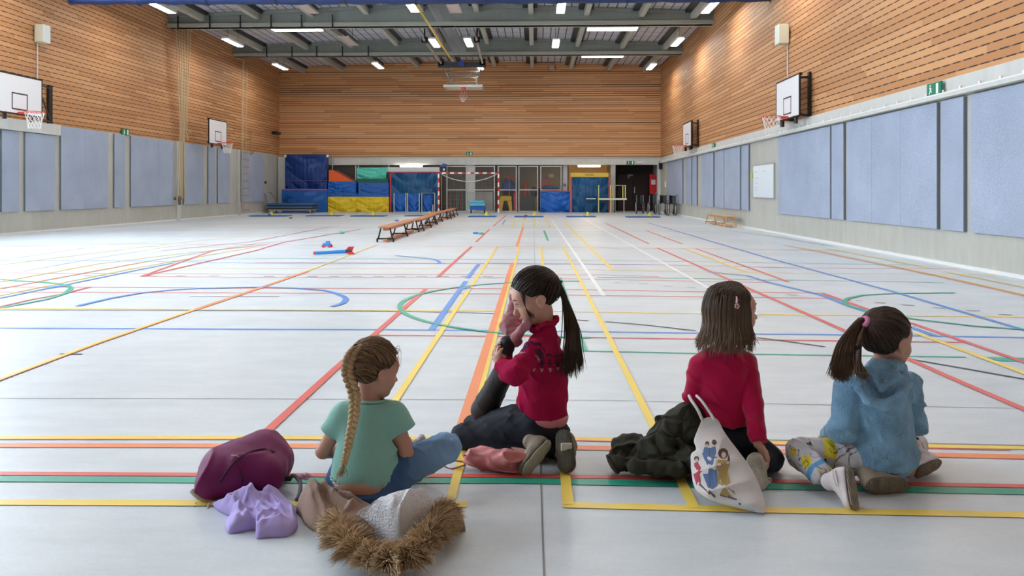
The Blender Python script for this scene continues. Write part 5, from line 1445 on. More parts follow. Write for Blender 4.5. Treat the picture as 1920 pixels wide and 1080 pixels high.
def hair_strands(name, paths, r0, colors, parent, seed=0, n=5, taper=.35, body=None):
    r = np.random.default_rng(seed); K = len(paths); M = 14
    P = np.stack([resample(p, M) for p in paths]); t = np.linspace(0, 1, M)
    rad = r0*(.7 + .6*r.random(K))[:, None]*(1 - (1 - taper)*t[None]**2)
    c0 = np.array(colors[0]); c1 = np.array(colors[1]); k = r.random(K)[:, None, None]
    c = (c0 + (c1 - c0)*k)*np.ones((K, M, 1))
    if len(colors) > 2: c = c + (np.array(colors[2]) - c)*(t[None, :, None]**1.5)
    V, Q, C = tubes_np(P, rad, n, c)
    if body is not None:
        V2, Q2, C2 = body; Q = np.vstack([Q, Q2 + len(V)]); V = np.vstack([V, V2]); C = np.vstack([C, C2])
    return fast_mesh(name, V, Q, [M_HAIR], parent, C)
def cap_mesh(h, keep, off, colr, h_=.004):
    f0 = Ell(h.p(0, -.012, .022), [(.0715 + off)*h.s, (.0905 + off)*h.s, (.084 + off)*h.s], h.M)
    V, Q = surf(cut(f0, keep, .004), h.c - Vector((.16,)*3), h.c + Vector((.16,)*3), h_)
    return V, Q, np.tile(np.array(colr), (len(V), 1))
# ------------------------------------------------------------------ people
NF = FV*-1
def knit(name, c, bs=220, bump=.35, var=.06, **k): return mat(name, c, .9, spec=.15, bump=bump, bscale=bs, var=var, vscale=12, sheen=.25, **k)
def rnd_dir(r):
    v = r.normal(size=3); return v/np.linalg.norm(v)
def scalp_paths(h, K, seed, ties, keepf, off=(.011, .016), bulge=.004, mixr=.0):
    "strands lying on the scalp, each running to the nearest of the tie directions"
    r = np.random.default_rng(seed); out = []; ties = [np.array(t, float)/np.linalg.norm(t) for t in ties]
    while len(out) < K:
        d = rnd_dir(r)
        if not keepf(d): continue
        k = int(np.argmax([d @ t for t in ties])); t = ties[k] + r.normal(size=3)*.05; t /= np.linalg.norm(t)
        w = math.acos(np.clip(d @ t, -1, 1)); pts = []; o0 = off[0] + r.uniform(-.002, .003)
        for i in range(7):
            u = i/6; q = (math.sin((1-u)*w)*d + math.sin(u*w)*t)/max(1e-3, math.sin(w))
            q = q + np.array([0, 0, .34*max(0, min(1, (.45 - d[2])/.5))*(abs(d[0]) > .25)*math.sin(math.pi*u)]); pts.append(h.on(q, o0 + (off[1]-off[0])*u + bulge*math.sin(math.pi*u)))
        out.append(pts)
    return out
def hairline(d, f0=.62, side=.35):
    "true where hair grows: d in head axes (r, f, u)"
    r, f, u = d
    return (f*.75 - u*.66) < .26 and not (u < .02 and f > -.16) and u > -.72
class HairRegion:
    def __init__(s, h): s.h = h
    def __call__(s, P):
        v = P - A3(s.h.c); m = s.h.M.astype(F32); q = v @ m.T / s.h.s
        f, u = q[..., 1], q[..., 2]
        a = (f + .012)*.75 - (u - .022)*.66 - .024
        b = np.minimum(f + .024, -(u - .018))          # below the ear line and in front of the nape
        c = -(u + .050)
        return np.maximum(np.maximum(a, b), c)
def shoe(parent, heel, toe, n, s, m_sole, m_up, name='shoe', flat=2.6, up=.030, label=None):
    "heel and toe points of the sole, n points out of the sole"
    heel, toe, n = Vector(heel), Vector(toe), Vector(n); d = (toe - heel).normalized(); n = (n - d*n.dot(d)).normalized()
    mid = heel.lerp(toe, .5); lo = mid - Vector((.17,)*3); hi = mid + Vector((.17,)*3)
    foot = U([Cap(heel, heel.lerp(toe, .45), .031*s, .028*s, ax=n, flat=flat), (Cap(heel.lerp(toe, .45), toe, .030*s, .036*s, ax=n, flat=flat), .02)], .02)
    pl = Half(heel - n*.004, n*-1)
    so = build_sdf('sole', cut(foot, pl, .003), lo, hi, .0035, [m_sole], parent)
    h2, t2 = heel - n*up*s, toe - n*up*.62*s
    upper = U([Cap(h2, h2.lerp(t2, .5), .031*s, .032*s), (Cap(h2.lerp(t2, .5), t2, .032*s, .027*s, ax=n, flat=1.25), .02), (Cap(heel - n*.012, toe - n*.012, .030*s, .034*s, ax=n, flat=1.7), .01), (Cap(h2 - n*.005 + d*.01, h2 - n*.045*s + d*.015, .033*s, .031*s), .02)], .02)
    uo = build_sdf('shoe_upper', sub(upper, Half(heel - n*.008, n*-1), .003), lo, hi, .0035, [m_up], parent)
    return so, uo

# ================================================================== girl with the plait
M_TEAL = mat('rib_teal', (.25, .49, .42), .85, spec=.2, bump=.25, bscale=260, stretch=(1, 1, .02), sheen=.1, var=.04, vscale=5)
M_DENIM = mat('denim', (.09, .19, .36), .8, spec=.2, bump=.3, bscale=420, var=.35, vscale=9)
t1 = thing('person', 'girl with a blonde plait in teal top and jeans, sitting cross-legged', 'person', FL(690, 945))
H1 = Head(W(703, 694, 2.86), 50, 14, 0, .97)
sL, sR = W(641, 785, 2.84), W(741, 782, 2.84)
elL, elR = W(606, 846, 2.86), W(762, 852, 2.84)
wrL, wrR = W(662, 850, 3.06), W(768, 846, 3.06)
torso = [Cap(WZ(684, .115, 2.80), W(692, 800, 2.84), .096, .080, ax=FV, flat=1.5), (Cap(sL, sR, .028, .028), .04), (Cap(W(694, 800, 2.83), H1.p(0, -.018, -.075), .046, .032), .03), (Ell(WZ(683, .085, 2.80), (.108, .088, .075), [tuple(RV), tuple(FV), (0, 0, 1)]), .05)]
arms = [(Cap(sL, elL, .030, .0265), .03), (Cap(elL, wrL, .026, .018), .012), (Cap(sR, elR, .030, .0265), .03), (Cap(elR, wrR, .026, .018), .012)]
hands = hand(wrL, RV*.7 + FV*.4 - UP*.2, RV + UP, .9, .85, 1) + hand(wrR, FV*.8 + UP*.45, RV*-1, .9, .85, 1)
legs = [(Cap(WZ(728, .09, 2.82), WZ(836, .165, 2.93), .045, .040), .02), (Cap(WZ(836, .165, 2.93), WZ(745, .06, 3.12), .036, .028), .01), (Cap(WZ(648, .09, 2.82), WZ(655, .10, 3.18), .05, .042), .02), (Cap(WZ(655, .11, 3.18), WZ(735, .055, 3.24), .042, .03), .01)]
bodyf = sub(U(torso + H1.prims() + arms + hands + legs, .03), H1.holes(), .003)
lo, hi = W(560, 960, 2.6), W(880, 620, 3.35); LO = lambda *p: Vector(map(min, zip(*p))); HI = lambda *p: Vector(map(max, zip(*p)))
def bounds(pts, m=.1):
    a = np.array([tuple(p) for p in pts]); return Vector(a.min(0) - m), Vector(a.max(0) + m)
lo, hi = bounds([H1.c, elL, elR, wrL, wrR, WZ(836, .165, 2.93), WZ(735, .05, 3.24), WZ(683, .05, 2.75)], .12); lo.z = .0
body1 = build_sdf('body', bodyf, lo, hi, .0034, [M_SKIN], t1)
H1.eyes(t1)
# top
hem = W(684, 921, 2.71).z
sh = [Cap(WZ(684, .10, 2.80), W(692, 800, 2.84), .124, .108, ax=FV, flat=1.42), (Cap(sL + UP*.004, sR + UP*.004, .042, .042), .05), (Cap(W(694, 800, 2.83), W(695, 760, 2.84), .062, .050), .03)]
slv = [(Cap(W(645, 778, 2.84), W(617, 812, 2.85), .046, .040), .02), (Cap(W(739, 776, 2.84), W(762, 806, 2.84), .046, .040), .02)]
f = U(sh + slv, .04)
def shirt(P):
    d = f(P) + .0022*wob(P, 28, 4)
    v = P - A3(W(688, 870, 2.80)); ang = np.arctan2(v @ A3(RV), -(v @ A3(FV)))
    low = (hem + .004*np.sin(ang*34) + .03*np.clip(np.abs(ang) - .5, 0, 1)) - P[..., 2]
    d = smax(d, low, .004)
    crease = np.exp(-((P[..., 2] - .20 + .35*(v @ A3(RV) - .06))/.012)**2)*np.clip((v @ A3(RV) - .02)*12, 0, 1)
    d = d + .005*crease - .004*np.exp(-((P[..., 2] - .178 + .30*(v @ A3(RV) - .06))/.012)**2)*np.clip((v @ A3(RV) - .02)*12, 0, 1)
    d = smax(d, (P - A3(W(695, 752, 2.84))) @ A3(UP), .004)
    for e, s_, dr in ((W(613, 808, 2.85), 1, -RV*.55 - UP*.83), (W(764, 804, 2.84), 1, RV*.45 - UP*.88)):
        dv = A3(Vector(dr).normalized()); q = P - A3(e)
        near = np.linalg.norm(q, axis=-1) < .075
        d = np.where(near, smax(d, q @ dv, .003), d)
    d = np.where(((P - A3(W(600, 850, 2.86))) @ A3(RV) < -.0) & (P[..., 2] < .2), np.maximum(d, .01), d)
    return d
lo2, hi2 = bounds([W(610, 740, 2.84), W(775, 740, 2.84), W(684, 925, 2.7), W(684, 925, 2.95)], .07)
build_sdf('ribbed_top', shirt, lo2, hi2, .0038, [M_TEAL], t1)
b = MB(); c = W(684, 918, 2.81); pts = []
for i in range(60):
    a = math.radians(-75 + 150*i/59); rx, ry = .125, .092
    p = c + RV*(rx*math.sin(a)) - FV*(ry*math.cos(a)); p.z = hem + .003*math.sin(a*34) + .03*max(0, abs(a) - .5); pts.append(p)
b.tube(pts, .0032, 5); b.build('lettuce_hem', [mat('hem_pale', (.62, .76, .70), .8)], t1)
b = MB(); pts = []
for i in range(24):
    a = 2*math.pi*i/24; pts.append(W(695, 752, 2.84) + RV*(.052*math.cos(a)) + FV*(.046*math.sin(a)) + UP*(.002 - .006*math.sin(a)))
b.tube(pts, .005, 6, closed=True); b.build('neckband', [M_TEAL], t1, smooth=True)
# jeans
jw = WZ(683, .068, 2.70)
jf = U([cut(Ell(WZ(683, .088, 2.80), (.134, .108, .098), [tuple(RV), tuple(FV), (0, 0, 1)]), Half(jw, UP*1.0 - FV*.35), .004), (Cap(WZ(726, .095, 2.82), WZ(834, .168, 2.93), .072, .058), .04), (Cap(WZ(836, .165, 2.93), WZ(752, .06, 3.10), .054, .044), .015),
        (Cap(WZ(650, .09, 2.84), WZ(660, .10, 3.16), .068, .056), .04), (Cap(WZ(660, .10, 3.16), WZ(730, .055, 3.22), .05, .042), .02)], .03)
jf = folds(cut(jf, Half((0, 0, .004), UP*-1), .004), .007, 110, 3, RV + UP*.6)
lo3, hi3 = bounds([WZ(600, .0, 2.72), WZ(860, .22, 3.25), WZ(650, .0, 3.25)], .06); lo3.z = -.004
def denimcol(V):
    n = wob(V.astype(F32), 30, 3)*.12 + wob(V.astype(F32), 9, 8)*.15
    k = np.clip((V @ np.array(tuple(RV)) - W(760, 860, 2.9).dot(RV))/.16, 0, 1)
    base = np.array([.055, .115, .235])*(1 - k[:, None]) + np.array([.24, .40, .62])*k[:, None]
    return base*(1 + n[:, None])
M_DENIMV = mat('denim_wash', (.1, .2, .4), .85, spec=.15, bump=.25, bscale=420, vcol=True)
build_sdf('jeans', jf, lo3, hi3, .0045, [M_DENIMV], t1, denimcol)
# hair
cA, cB, cE = (.055, .028, .012), (.27, .155, .075), (.42, .28, .13)
ties = [(.12, -.9, .55), (.12, -1, .25), (.12, -1, -.05), (.10, -1, -.35), (.05, -.9, -.6)]
pp = scalp_paths(H1, 1000, 3, ties, hairline, (.010, .018), .005)
body_ = cap_mesh(H1, HairRegion(H1), .008, (.08, .042, .02))
hr = hair_strands('hair', pp, .0022, (cA, cB), t1, 5, body=body_)
for k_ in range(16):
    pass
pl = resample([H1.on((.12, -.85, .62), .012), H1.on((.12, -1, .2), .022), H1.on((.10, -1, -.35), .026), W(664, 738, 2.76), W(664, 775, 2.722), W(657, 815, 2.70), W(650, 850, 2.692), W(644, 874, 2.692)], 150)
tt = np.linspace(0, 1, 150); sets = []
for k_ in range(3):
    ph = 2*math.pi*k_/3 + tt*2*math.pi*9.0; am = .0165*(1 - .62*tt**1.6); 
    q = pl + np.array(tuple(RV))*(am*np.sin(ph))[:, None] + np.array(tuple(NF))*(am*.5*np.sin(2*ph))[:, None] ; sets.append(q)
V, Q, C = tubes_np(np.stack(sets), np.stack([.0125*(1 - .62*tt**1.4)]*3), 8, np.stack([np.outer(1 - np.clip(tt*1.6, 0, 1), cB) + np.outer(np.clip(tt*1.6, 0, 1), (.58, .40, .21))]*3))
br = fast_mesh('plait', V, Q, [M_HAIR], t1, C)
tailp = []
r = np.random.default_rng(4)
for k_ in range(40):
    e = W(637 + r.normal()*7, 893 + r.normal()*5, 2.70 + r.normal()*.008); s_ = Vector(pl[-1]) + Vector(r.normal(size=3)*.003)
    tailp.append([s_, s_.lerp(e, .5) + Vector(r.normal(size=3)*.003), e])
hair_strands('plait_end', tailp, .0013, (cB, (.6, .45, .26)), br, 8)
fly = []
for k_ in range(26):
    a = H1.on((r.uniform(-.5, 1), r.uniform(.2, .7), .65), .01); fly.append([a, a + H1.f*.02 + Vector(r.normal(size=3)*.006), a + H1.f*.025 - UP*r.uniform(.02, .07) + Vector(r.normal(size=3)*.006)])
hair_strands('loose_strands', fly, .0007, (cB, cE), hr, 9)
# white patterned sock in her hand
sk = U([Cap(W(774, 838, 3.10), W(790, 820, 3.12), .018, .014), Cap(W(790, 822, 3.12), W(800, 830, 3.14), .013, .010)], .01)
o = build_sdf('sock', folds(sk, .004, 120, 4), *bounds([W(774, 840, 3.1), W(800, 820, 3.14)], .05), .004, [mat('sock_lace', (.78, .74, .72), .9, bump=.8, bscale=90, var=.2, vscale=60)], None)
tag(o, 'white speckled sock held by the girl with the plait', 'sock')

# ================================================================== girl in the patterned sweater
t2 = thing('person', 'girl with a dark ponytail in a patterned raspberry sweater, kneeling and looking left', 'person', FL(1010, 870))
H2 = Head(W(1002, 558, 3.35), -97, 24, 0, 1.05)
nk = W(1022, 612, 3.34)
s2n, s2f = W(1003, 655, 3.24), W(1030, 645, 3.44)
e2n, w2n = W(967, 702, 3.12), W(937, 682, 3.22)
e2f, w2f = W(955, 700, 3.46), W(944, 668, 3.36)
knN, knF = W(872, 818, 3.42), W(892, 800, 3.72)
tor2 = [Cap(W(1015, 785, 3.33), W(1020, 690, 3.33), .082, .076, ax=FV, flat=1.2), (Cap(s2n, s2f, .028, .028), .04), (Cap(W(1021, 660, 3.34), H2.p(0, -.02, -.072), .044, .032), .03), (Ell(W(1018, 812, 3.33), (.088, .09, .068), [tuple(RV), tuple(FV), (0, 0, 1)]), .05)]
arm2 = [(Cap(s2n, e2n, .030, .027), .03), (Cap(e2n, w2n, .026, .018), .01), (Cap(s2f, e2f, .030, .027), .03), (Cap(e2f, w2f, .026, .018), .01)]
leg2 = [(Cap(W(1008, 806, 3.3), knN, .052, .042), .02), (Cap(knN, W(1000, 852, 3.24), .042, .03), .01), (Cap(W(1000, 800, 3.42), knF, .052, .042), .02), (Cap(knF, W(1056, 850, 3.26), .042, .03), .01)]
h2 = hand(w2n, UP*.9 - RV*.25, FV*.6 + RV*.5, .75, .9, 1) + hand(w2f, UP*.8 - RV*.35, NF*.6 + RV*.5, .8, .9, -1)
bodyf2 = sub(U(tor2 + H2.prims() + arm2 + h2 + leg2, .03), H2.holes(), .003)
lo, hi = bounds([H2.c, knN, knF, w2n, w2f, W(1060, 860, 3.2), W(1005, 870, 3.2)], .12); lo.z = 0
build_sdf('body', bodyf2, lo, hi, .0034, [M_SKINW], t2)
H2.eyes(t2)
b = MB(); b.tube([H2.p(.014, .086, -.056), H2.p(0, .091, -.0545), H2.p(-.014, .086, -.056)], [.002, .0035, .002], 6); b.build('lips', [M_LIP], t2, smooth=True)
# sweater with a dark motif round the yoke
sw = U([Cap(W(1016, 772, 3.33), W(1021, 690, 3.33), .112, .102, ax=FV, flat=1.12), (Cap(s2n, s2f, .046, .046), .05), (Cap(W(1021, 665, 3.34), W(1022, 618, 3.34), .062, .05), .03),
        (Cap(s2n, e2n, .046, .047), .012), (Cap(e2n, w2n + (e2n-w2n)*.12, .046, .034), .02), (Cap(s2f, e2f, .046, .044), .025), (Cap(e2f, w2f + (e2f-w2f)*.15, .044, .034), .02)], .03)
hz2 = W(1016, 797, 3.25).z
def swf(P):
    d = sw(P); tilt = (P - A3(W(1018, 790, 3.33))) @ A3(RV)
    d = smax(d, (hz2 + .0 + np.clip(-tilt, 0, .2)*.55) - P[..., 2], .008)
    d = smax(d, P[..., 2] - W(1022, 606, 3.34).z, .006)
    v = P - A3(w2n + (e2n - w2n)*.05); return smax(d, np.where(np.linalg.norm(v, axis=-1) < .06, v @ A3((w2n - e2n).normalized()), -1), .003)
swf2 = folds(swf, .009, 80, 12, UP*.7 + RV*.7)
def yoke(V):
    base = np.array([.36, .008, .055]); c = np.tile(base, (len(V), 1)); ax = np.array(tuple(W(1022, 640, 3.34)))
    v = V - ax; ang = np.arctan2(v @ np.array(tuple(RV)), -(v @ np.array(tuple(FV)))); rr = np.sqrt((v[:, 0]**2 + v[:, 1]**2)) + np.clip(-v[:, 2], 0, .2)*1.15
    n = 17; ph = (ang*n/(2*np.pi)) % 1.0 - .5
    zig = np.abs(rr - .132 - .014*np.abs(ph*2)) < .005
    blob = ((np.abs(ph)/.34)**2 + ((rr - .176)/.021)**2 < 1) & (np.sin(ph*60) + np.cos(rr*420) > -.9)
    stem = (np.abs(ph) < .09) & (np.abs(rr - .176) < .026)
    dots = (np.abs(ph) < .10) & (np.abs(rr - .216) < .008)
    dot2 = (np.abs(ph) < .22) & (np.abs(rr - .211) < .003)
    c[zig | blob | stem] = (.045, .018, .045); c[dots | dot2] = (.40, .24, .24)
    return c*(1 + .1*wob(V.astype(F32), 60, 2)[:, None])
lo2, hi2 = bounds([s2n, s2f, w2n, w2f, e2n, W(1016, 800, 3.2), W(1016, 800, 3.45), W(960, 790, 3.3), W(1075, 790, 3.3)], .08)
M_SWV = mat('raspberry_knit', (.4, .01, .06), .92, spec=.1, bump=.5, bscale=190, vcol=True, sheen=.0)
build_sdf('sweater', swf2, lo2, hi2, .0034, [M_SWV], t2, yoke)
M_RASP = mat('raspberry_plain', (.36, .008, .055), .92, spec=.1, bump=.5, bscale=190)
b = MB(); pts = []
for i in range(28):
    a = 2*math.pi*i/28; pts.append(W(1020, 607, 3.34) + RV*(.055*math.cos(a)) + FV*(.052*math.sin(a)) + UP*(.006*math.sin(3*a) + .02*math.cos(a)))
b.tube(pts, [.012 + .003*math.sin(i*2.1) for i in range(28)], 8, closed=True); b.build('collar', [M_RASP], t2, smooth=True)
# pale pink shirt hem
pf = cut(cut(Ell(W(1017, 778, 3.33), (.114, .106, .085), [tuple(RV), tuple(FV), (0, 0, 1)]), Half(W(1016, 805, 3.24), UP*-1 - RV*.35), .004), Half(W(1016, 780, 3.3), UP), .004)
build_sdf('shirt_hem', folds(pf, .002, 60, 2), *bounds([W(950, 780, 3.2), W(1080, 820, 3.48)], .04), .004, [mat('shirt_pink', (.62, .22, .24), .9)], t2)
# trousers
M_BLK = mat('trousers_black', (.012, .014, .022), .8, spec=.25, bump=.25, bscale=200, var=.2, vscale=6)
tf2 = U([Ell(W(1020, 812, 3.33), (.112, .115, .085), [tuple(RV), tuple(FV), (0, 0, 1)]), (Cap(W(1000, 806, 3.3), knN, .084, .058), .04), (Cap(knN, W(985, 852, 3.27), .052, .045), .02), (Cap(W(985, 790, 3.42), knF, .085, .062), .04), (Cap(knF, W(1045, 848, 3.3), .05, .044), .02)], .03)
build_sdf('trousers', folds(cut(tf2, Half((0, 0, .004), UP*-1), .003), .007, 90, 6, RV*.5 + UP), *bounds([knN, knF, W(1075, 860, 3.25), W(1040, 770, 3.4)], .09), .0045, [M_BLK], t2)
M_SOLEB = mat('sole_brown', (.10, .085, .06), .8, bump=.8, bscale=60, bkind='wave', var=.3, vscale=20)
M_UPB = mat('shoe_taupe', (.24, .20, .15), .8, bump=.4, bscale=120, var=.2, vscale=20); M_SOLEP = mat('sole_pale', (.45, .42, .33), .8, bump=.6, bscale=70, bkind='wave')
shoe(t2, W(1024, 838, 3.17), W(990, 878, 3.10), NF*.35 + RV*.9, 1.0, M_SOLEP, M_UPB)
shoe(t2, W(1056, 820, 3.17), W(1062, 868, 3.11), NF*.95 - RV*.25, 1.08, M_SOLEB, M_UPB)
b = MB(); b.bbox((0, 0, 0), (.046, .034, .01), .004, 0, Matrix.Translation(W(1062, 838, 3.128)) @ Matrix.Rotation(YAW, 4, 'Z') @ Matrix.Rotation(math.radians(90), 4, 'X')); b.build('sole_patch', [mat('sole_patch', (.55, .52, .44), .8)], t2)
# hair
dA, dB = (.012, .007, .005), (.050, .028, .018)
def hl2(d): return hairline(d)
tie2 = (.0, -1, .18)
T2 = H2.on(tie2, .018)
hr = hair_strands('hair', scalp_paths(H2, 1100, 13, [tie2], hl2, (.010, .018), .006), .0020, (dA, dB), t2, 15, body=cap_mesh(H2, HairRegion(H2), .009, dA))
r = np.random.default_rng(21); pp = []
for k_ in range(420):
    w = rnd_dir(r)*.012; e = r.random()
    x = r.normal()*6
    a = [T2 + Vector(w*.5), T2.lerp(W(1066, 580, 3.36), .7) + Vector(w), W(1072 + x*.8, 612, 3.33) + Vector(w), W(1074 + x*1.2, 655, 3.27) + Vector(w), W(1070 + x*1.5 + (6 if x > 4 else -3), 690 + 18*e - (10 if x > 6 else 0), 3.235) + Vector(w)]
    pp.append(a)
pt = hair_strands('ponytail', pp, .0024, (dA, dB, (.06, .035, .02)), t2, 16, taper=.15)
b = MB(); b.ring(T2.lerp(W(1066, 580, 3.36), .18), (T2 - W(1066, 580, 3.36)), .013, .007, 16, 7); b.build('hair_tie', [M_BLACKM], t2, smooth=True)
pp = []
for k_ in range(30):
    a = H2.on((-.75 + r.normal()*.1, .62, .35), .008); pp.append([a, H2.p(-.070, .055, -.01), H2.p(-.066 + r.normal()*.004, .045 + r.normal()*.006, -.05 - r.random()*.02)])
hair_strands('loose_strands', pp, .0012, (dA, dB), hr, 17)
# folded pink and black jacket she holds up
tj = thing('jacket', 'dusty pink and black jacket held up before the face of the ponytailed girl', 'jacket', W(950, 650, 3.4))
pj = U([Cap(W(966, 566, 3.48), W(960, 610, 3.44), .034, .044, ax=FV, flat=1.7), (Cap(W(955, 612, 3.44), W(968, 640, 3.38), .042, .030), .03), (Cap(W(960, 640, 3.36), W(988, 608, 3.30), .022, .020), .02)], .02)
build_sdf('pink_sleeve', folds(pj, .010, 110, 4, RV + UP*.3), *bounds([W(948, 548, 3.5), W(1000, 650, 3.3)], .06), .004, [mat('dusty_pink', (.40, .17, .19), .85)], tj)
bj = U([Cap(W(952, 645, 3.36), W(942, 668, 3.40), .036, .030), (Cap(W(948, 690, 3.5), W(908, 768, 3.66), .045, .066), .03), (Cap(W(948, 655, 3.4), W(948, 700, 3.52), .03, .04), .03)], .02)
build_sdf('black_body', folds(bj, .006, 60, 7, UP + RV), *bounds([W(930, 640, 3.36), W(900, 780, 3.7), W(975, 700, 3.5)], .07), .0045, [mat('jacket_black', (.01, .01, .014), .7, bump=.4, bscale=60)], tj)

# ================================================================== girl with shoulder-length hair
t3 = thing('person', 'girl with loose shoulder-length brown hair in a plain magenta sweater, kneeling and looking right', 'person', FL(1375, 885))
H3 = Head(W(1374, 584, 3.2), 74, 0, 0, 1.06)
s3L, s3R = W(1313, 684, 3.2), W(1400, 680, 3.2); e3L, w3L = W(1300, 742, 3.22), W(1330, 752, 3.36); e3R, w3R = W(1412, 758, 3.13), W(1421, 832, 3.05)
knR3 = W(1443, 860, 3.15)
tor3 = [Cap(W(1358, 790, 3.2), W(1358, 700, 3.2), .078, .080, ax=FV, flat=1.5), (Cap(s3L, s3R, .027, .027), .04), (Cap(W(1360, 680, 3.2), H3.p(0, -.02, -.07), .044, .032), .03), (Ell(W(1368, 830, 3.2), (.092, .08, .062), [tuple(RV), tuple(FV), (0, 0, 1)]), .05)]
arm3 = [(Cap(s3L, e3L, .03, .027), .03), (Cap(e3L, w3L, .026, .018), .01), (Cap(s3R, e3R, .03, .027), .03), (Cap(e3R, w3R, .026, .018), .01)]
h3 = hand(w3R, UP*-.85 + RV*.55, NF*.25 - RV*.9 , .62, 1.0, -1, .10) + hand(w3L, FV*.3 + RV*.9, UP*-1, .8, .9, 1)
leg3 = [(Cap(W(1390, 828, 3.2), knR3, .048, .040), .02), (Cap(knR3, W(1425, 872, 3.03), .042, .03), .01), (Cap(W(1345, 828, 3.2), WZ(1325, .06, 3.48), .048, .04), .02), (Cap(WZ(1325, .06, 3.48), WZ(1350, .06, 3.2), .042, .03), .01)]
bodyf3 = sub(U(tor3 + H3.prims() + arm3 + h3 + leg3, .03), H3.holes(), .003)
lo, hi = bounds([H3.c, knR3, w3L, w3R, WZ(1325, .02, 3.5), W(1430, 890, 3.0)], .12); lo.z = 0
build_sdf('body', bodyf3, lo, hi, .0034, [M_SKINW], t3)
H3.eyes(t3)
M_MAG = knit('magenta_knit', (.46, .003, .055), 260, .2, .04)
sw3 = U([Cap(W(1360, 775, 3.2), W(1358, 700, 3.2), .112, .112, ax=FV, flat=1.32), (Cap(s3L, s3R, .044, .044), .05), (Cap(W(1360, 690, 3.2), W(1362, 650, 3.2), .065, .05), .03),
         (Cap(s3L, e3L, .044, .042), .012), (Cap(e3L, w3L, .041, .032), .015), (Cap(s3R, e3R, .044, .043), .008), (Cap(e3R, w3R + UP*.012, .043, .034), .015)], .028)
hz3 = W(1370, 804, 3.12).z
def sw3f(P):
    d = sw3(P); inarm = np.linalg.norm(np.cross(P - A3(e3R), A3((w3R - e3R).normalized())), axis=-1) < .052
    tor = smax(d, hz3 - P[..., 2], .008)
    wr = smax(d, (P - A3(w3R + UP*.004)) @ A3((w3R - e3R).normalized()), .003)
    d = np.where(inarm & (P[..., 2] < hz3 + .05) & ((P - A3(W(1397, 800, 3.1))) @ A3(RV) > -.002), wr, tor)
    d = smax(d, (P - A3(w3L)) @ A3((w3L - e3L).normalized()) if False else d, .002)
    return smax(d, P[..., 2] - W(1362, 650, 3.2).z, .006)
build_sdf('sweater', folds(sw3f, .009, 62, 31, UP*.6 + RV*.7), *bounds([s3L, s3R, e3L, w3R, w3L, W(1360, 800, 3.08), W(1360, 800, 3.34)], .08), .0038, [M_MAG], t3)
tf3 = U([Ell(W(1368, 828, 3.2), (.122, .108, .085), [tuple(RV), tuple(FV), (0, 0, 1)]), (Cap(W(1388, 826, 3.2), knR3, .078, .056), .04), (Cap(knR3, W(1428, 872, 3.06), .05, .042), .02), (Cap(W(1345, 826, 3.2), WZ(1325, .062, 3.46), .078, .056), .04), (Cap(WZ(1325, .062, 3.46), WZ(1350, .06, 3.22), .05, .04), .02)], .03)
build_sdf('trousers', folds(cut(tf3, Half((0, 0, .004), UP*-1), .003), .004, 55, 8, RV*.5 + UP), *bounds([knR3, WZ(1325, .0, 3.5), W(1430, 890, 3.04), W(1300, 790, 3.2)], .09), .0045, [M_BLK], t3)
M_SOLEW = mat('sole_cream', (.50, .46, .38), .85, bump=1.0, bscale=45, var=.3, vscale=30); M_UPW = mat('shoe_cream', (.62, .58, .50), .85, bump=.4, bscale=90)
shoe(t3, W(1417, 862, 3.0), W(1423, 902, 2.955), NF*1.0 - RV*.15, .95, M_SOLEW, M_UPW)
for k_ in range(3):
    b = MB(); c = W(1436 + k_*3, 900 + (k_ % 2)*4, 2.96); b.ring(c, NF, .008, .0025, 12, 5); b.build('lace_loop', [mat('lace_white', (.75, .7, .68), .8)], t3)
mA, mB, mE = (.022, .012, .008), (.085, .050, .030), (.20, .125, .075)
r = np.random.default_rng(31); pp = []; zend = W(1370, 648, 3.15).z
while len(pp) < 1150:
    az = r.uniform(-180, 180)                   # around the head, 0 = face
    if abs(az) < 66: continue
    u0 = r.uniform(.3, 1.0); d0 = np.array([.10 + .08*r.normal(), r.uniform(-.55, .45) if u0 > .2 else 0, 1.0])
    d0[0] += .12*math.sin(math.radians(az)); dirh = np.array([math.sin(math.radians(az)), math.cos(math.radians(az)), 0]); lift = .012 + .010*r.random()
    p = [H3.on(d0, .008 + .006*r.random()), H3.on(d0*.45 + dirh*.75 + np.array([0, 0, .25]), lift), H3.on(dirh + np.array([0, 0, .05]), lift), H3.on(dirh + np.array([0, 0, -.55]), lift + .014)]
    out = Vector(p[3]) - H3.c; out.z = 0; out.normalize(); ln = zend - .012*r.random() + (.03 if abs(az) < 75 else 0) + (.012*r.normal())
    back = abs(az) > 100
    e = Vector(p[3]); e = Vector((e.x, e.y, e.z*.5 + ln*.5)) + out*.012 + NF*(.014 if back else .0); e2_ = Vector((e.x, e.y, ln)) + out*(.010 + .012*r.random()) + Vector(r.normal(size=3)*.006)
    p += [e, e2_]; pp.append(p)
hr = hair_strands('hair', pp, .0023, (mA, mB, mE), t3, 33, taper=.2, body=cap_mesh(H3, HairRegion(H3), .008, mA))
b = MB(); c = W(1381, 566, 3.075); b.tube([c + UP*.022, c + UP*.008 + RV*.002, c - UP*.006], [.003, .005, .004], 6); b.build('hair_clip', [mat('clip_pink', (.72, .42, .48), .4)], t3)
b = MB(); c = W(1382, 574, 3.07); 
for a in range(5): b.ell(c + RV*(.007*math.cos(a*1.257)) + UP*(.007*math.sin(a*1.257)), (.0045, .003, .0045), 8, 6)
b.build('clip_flower', [mat('clip_pink')], t3, smooth=True)

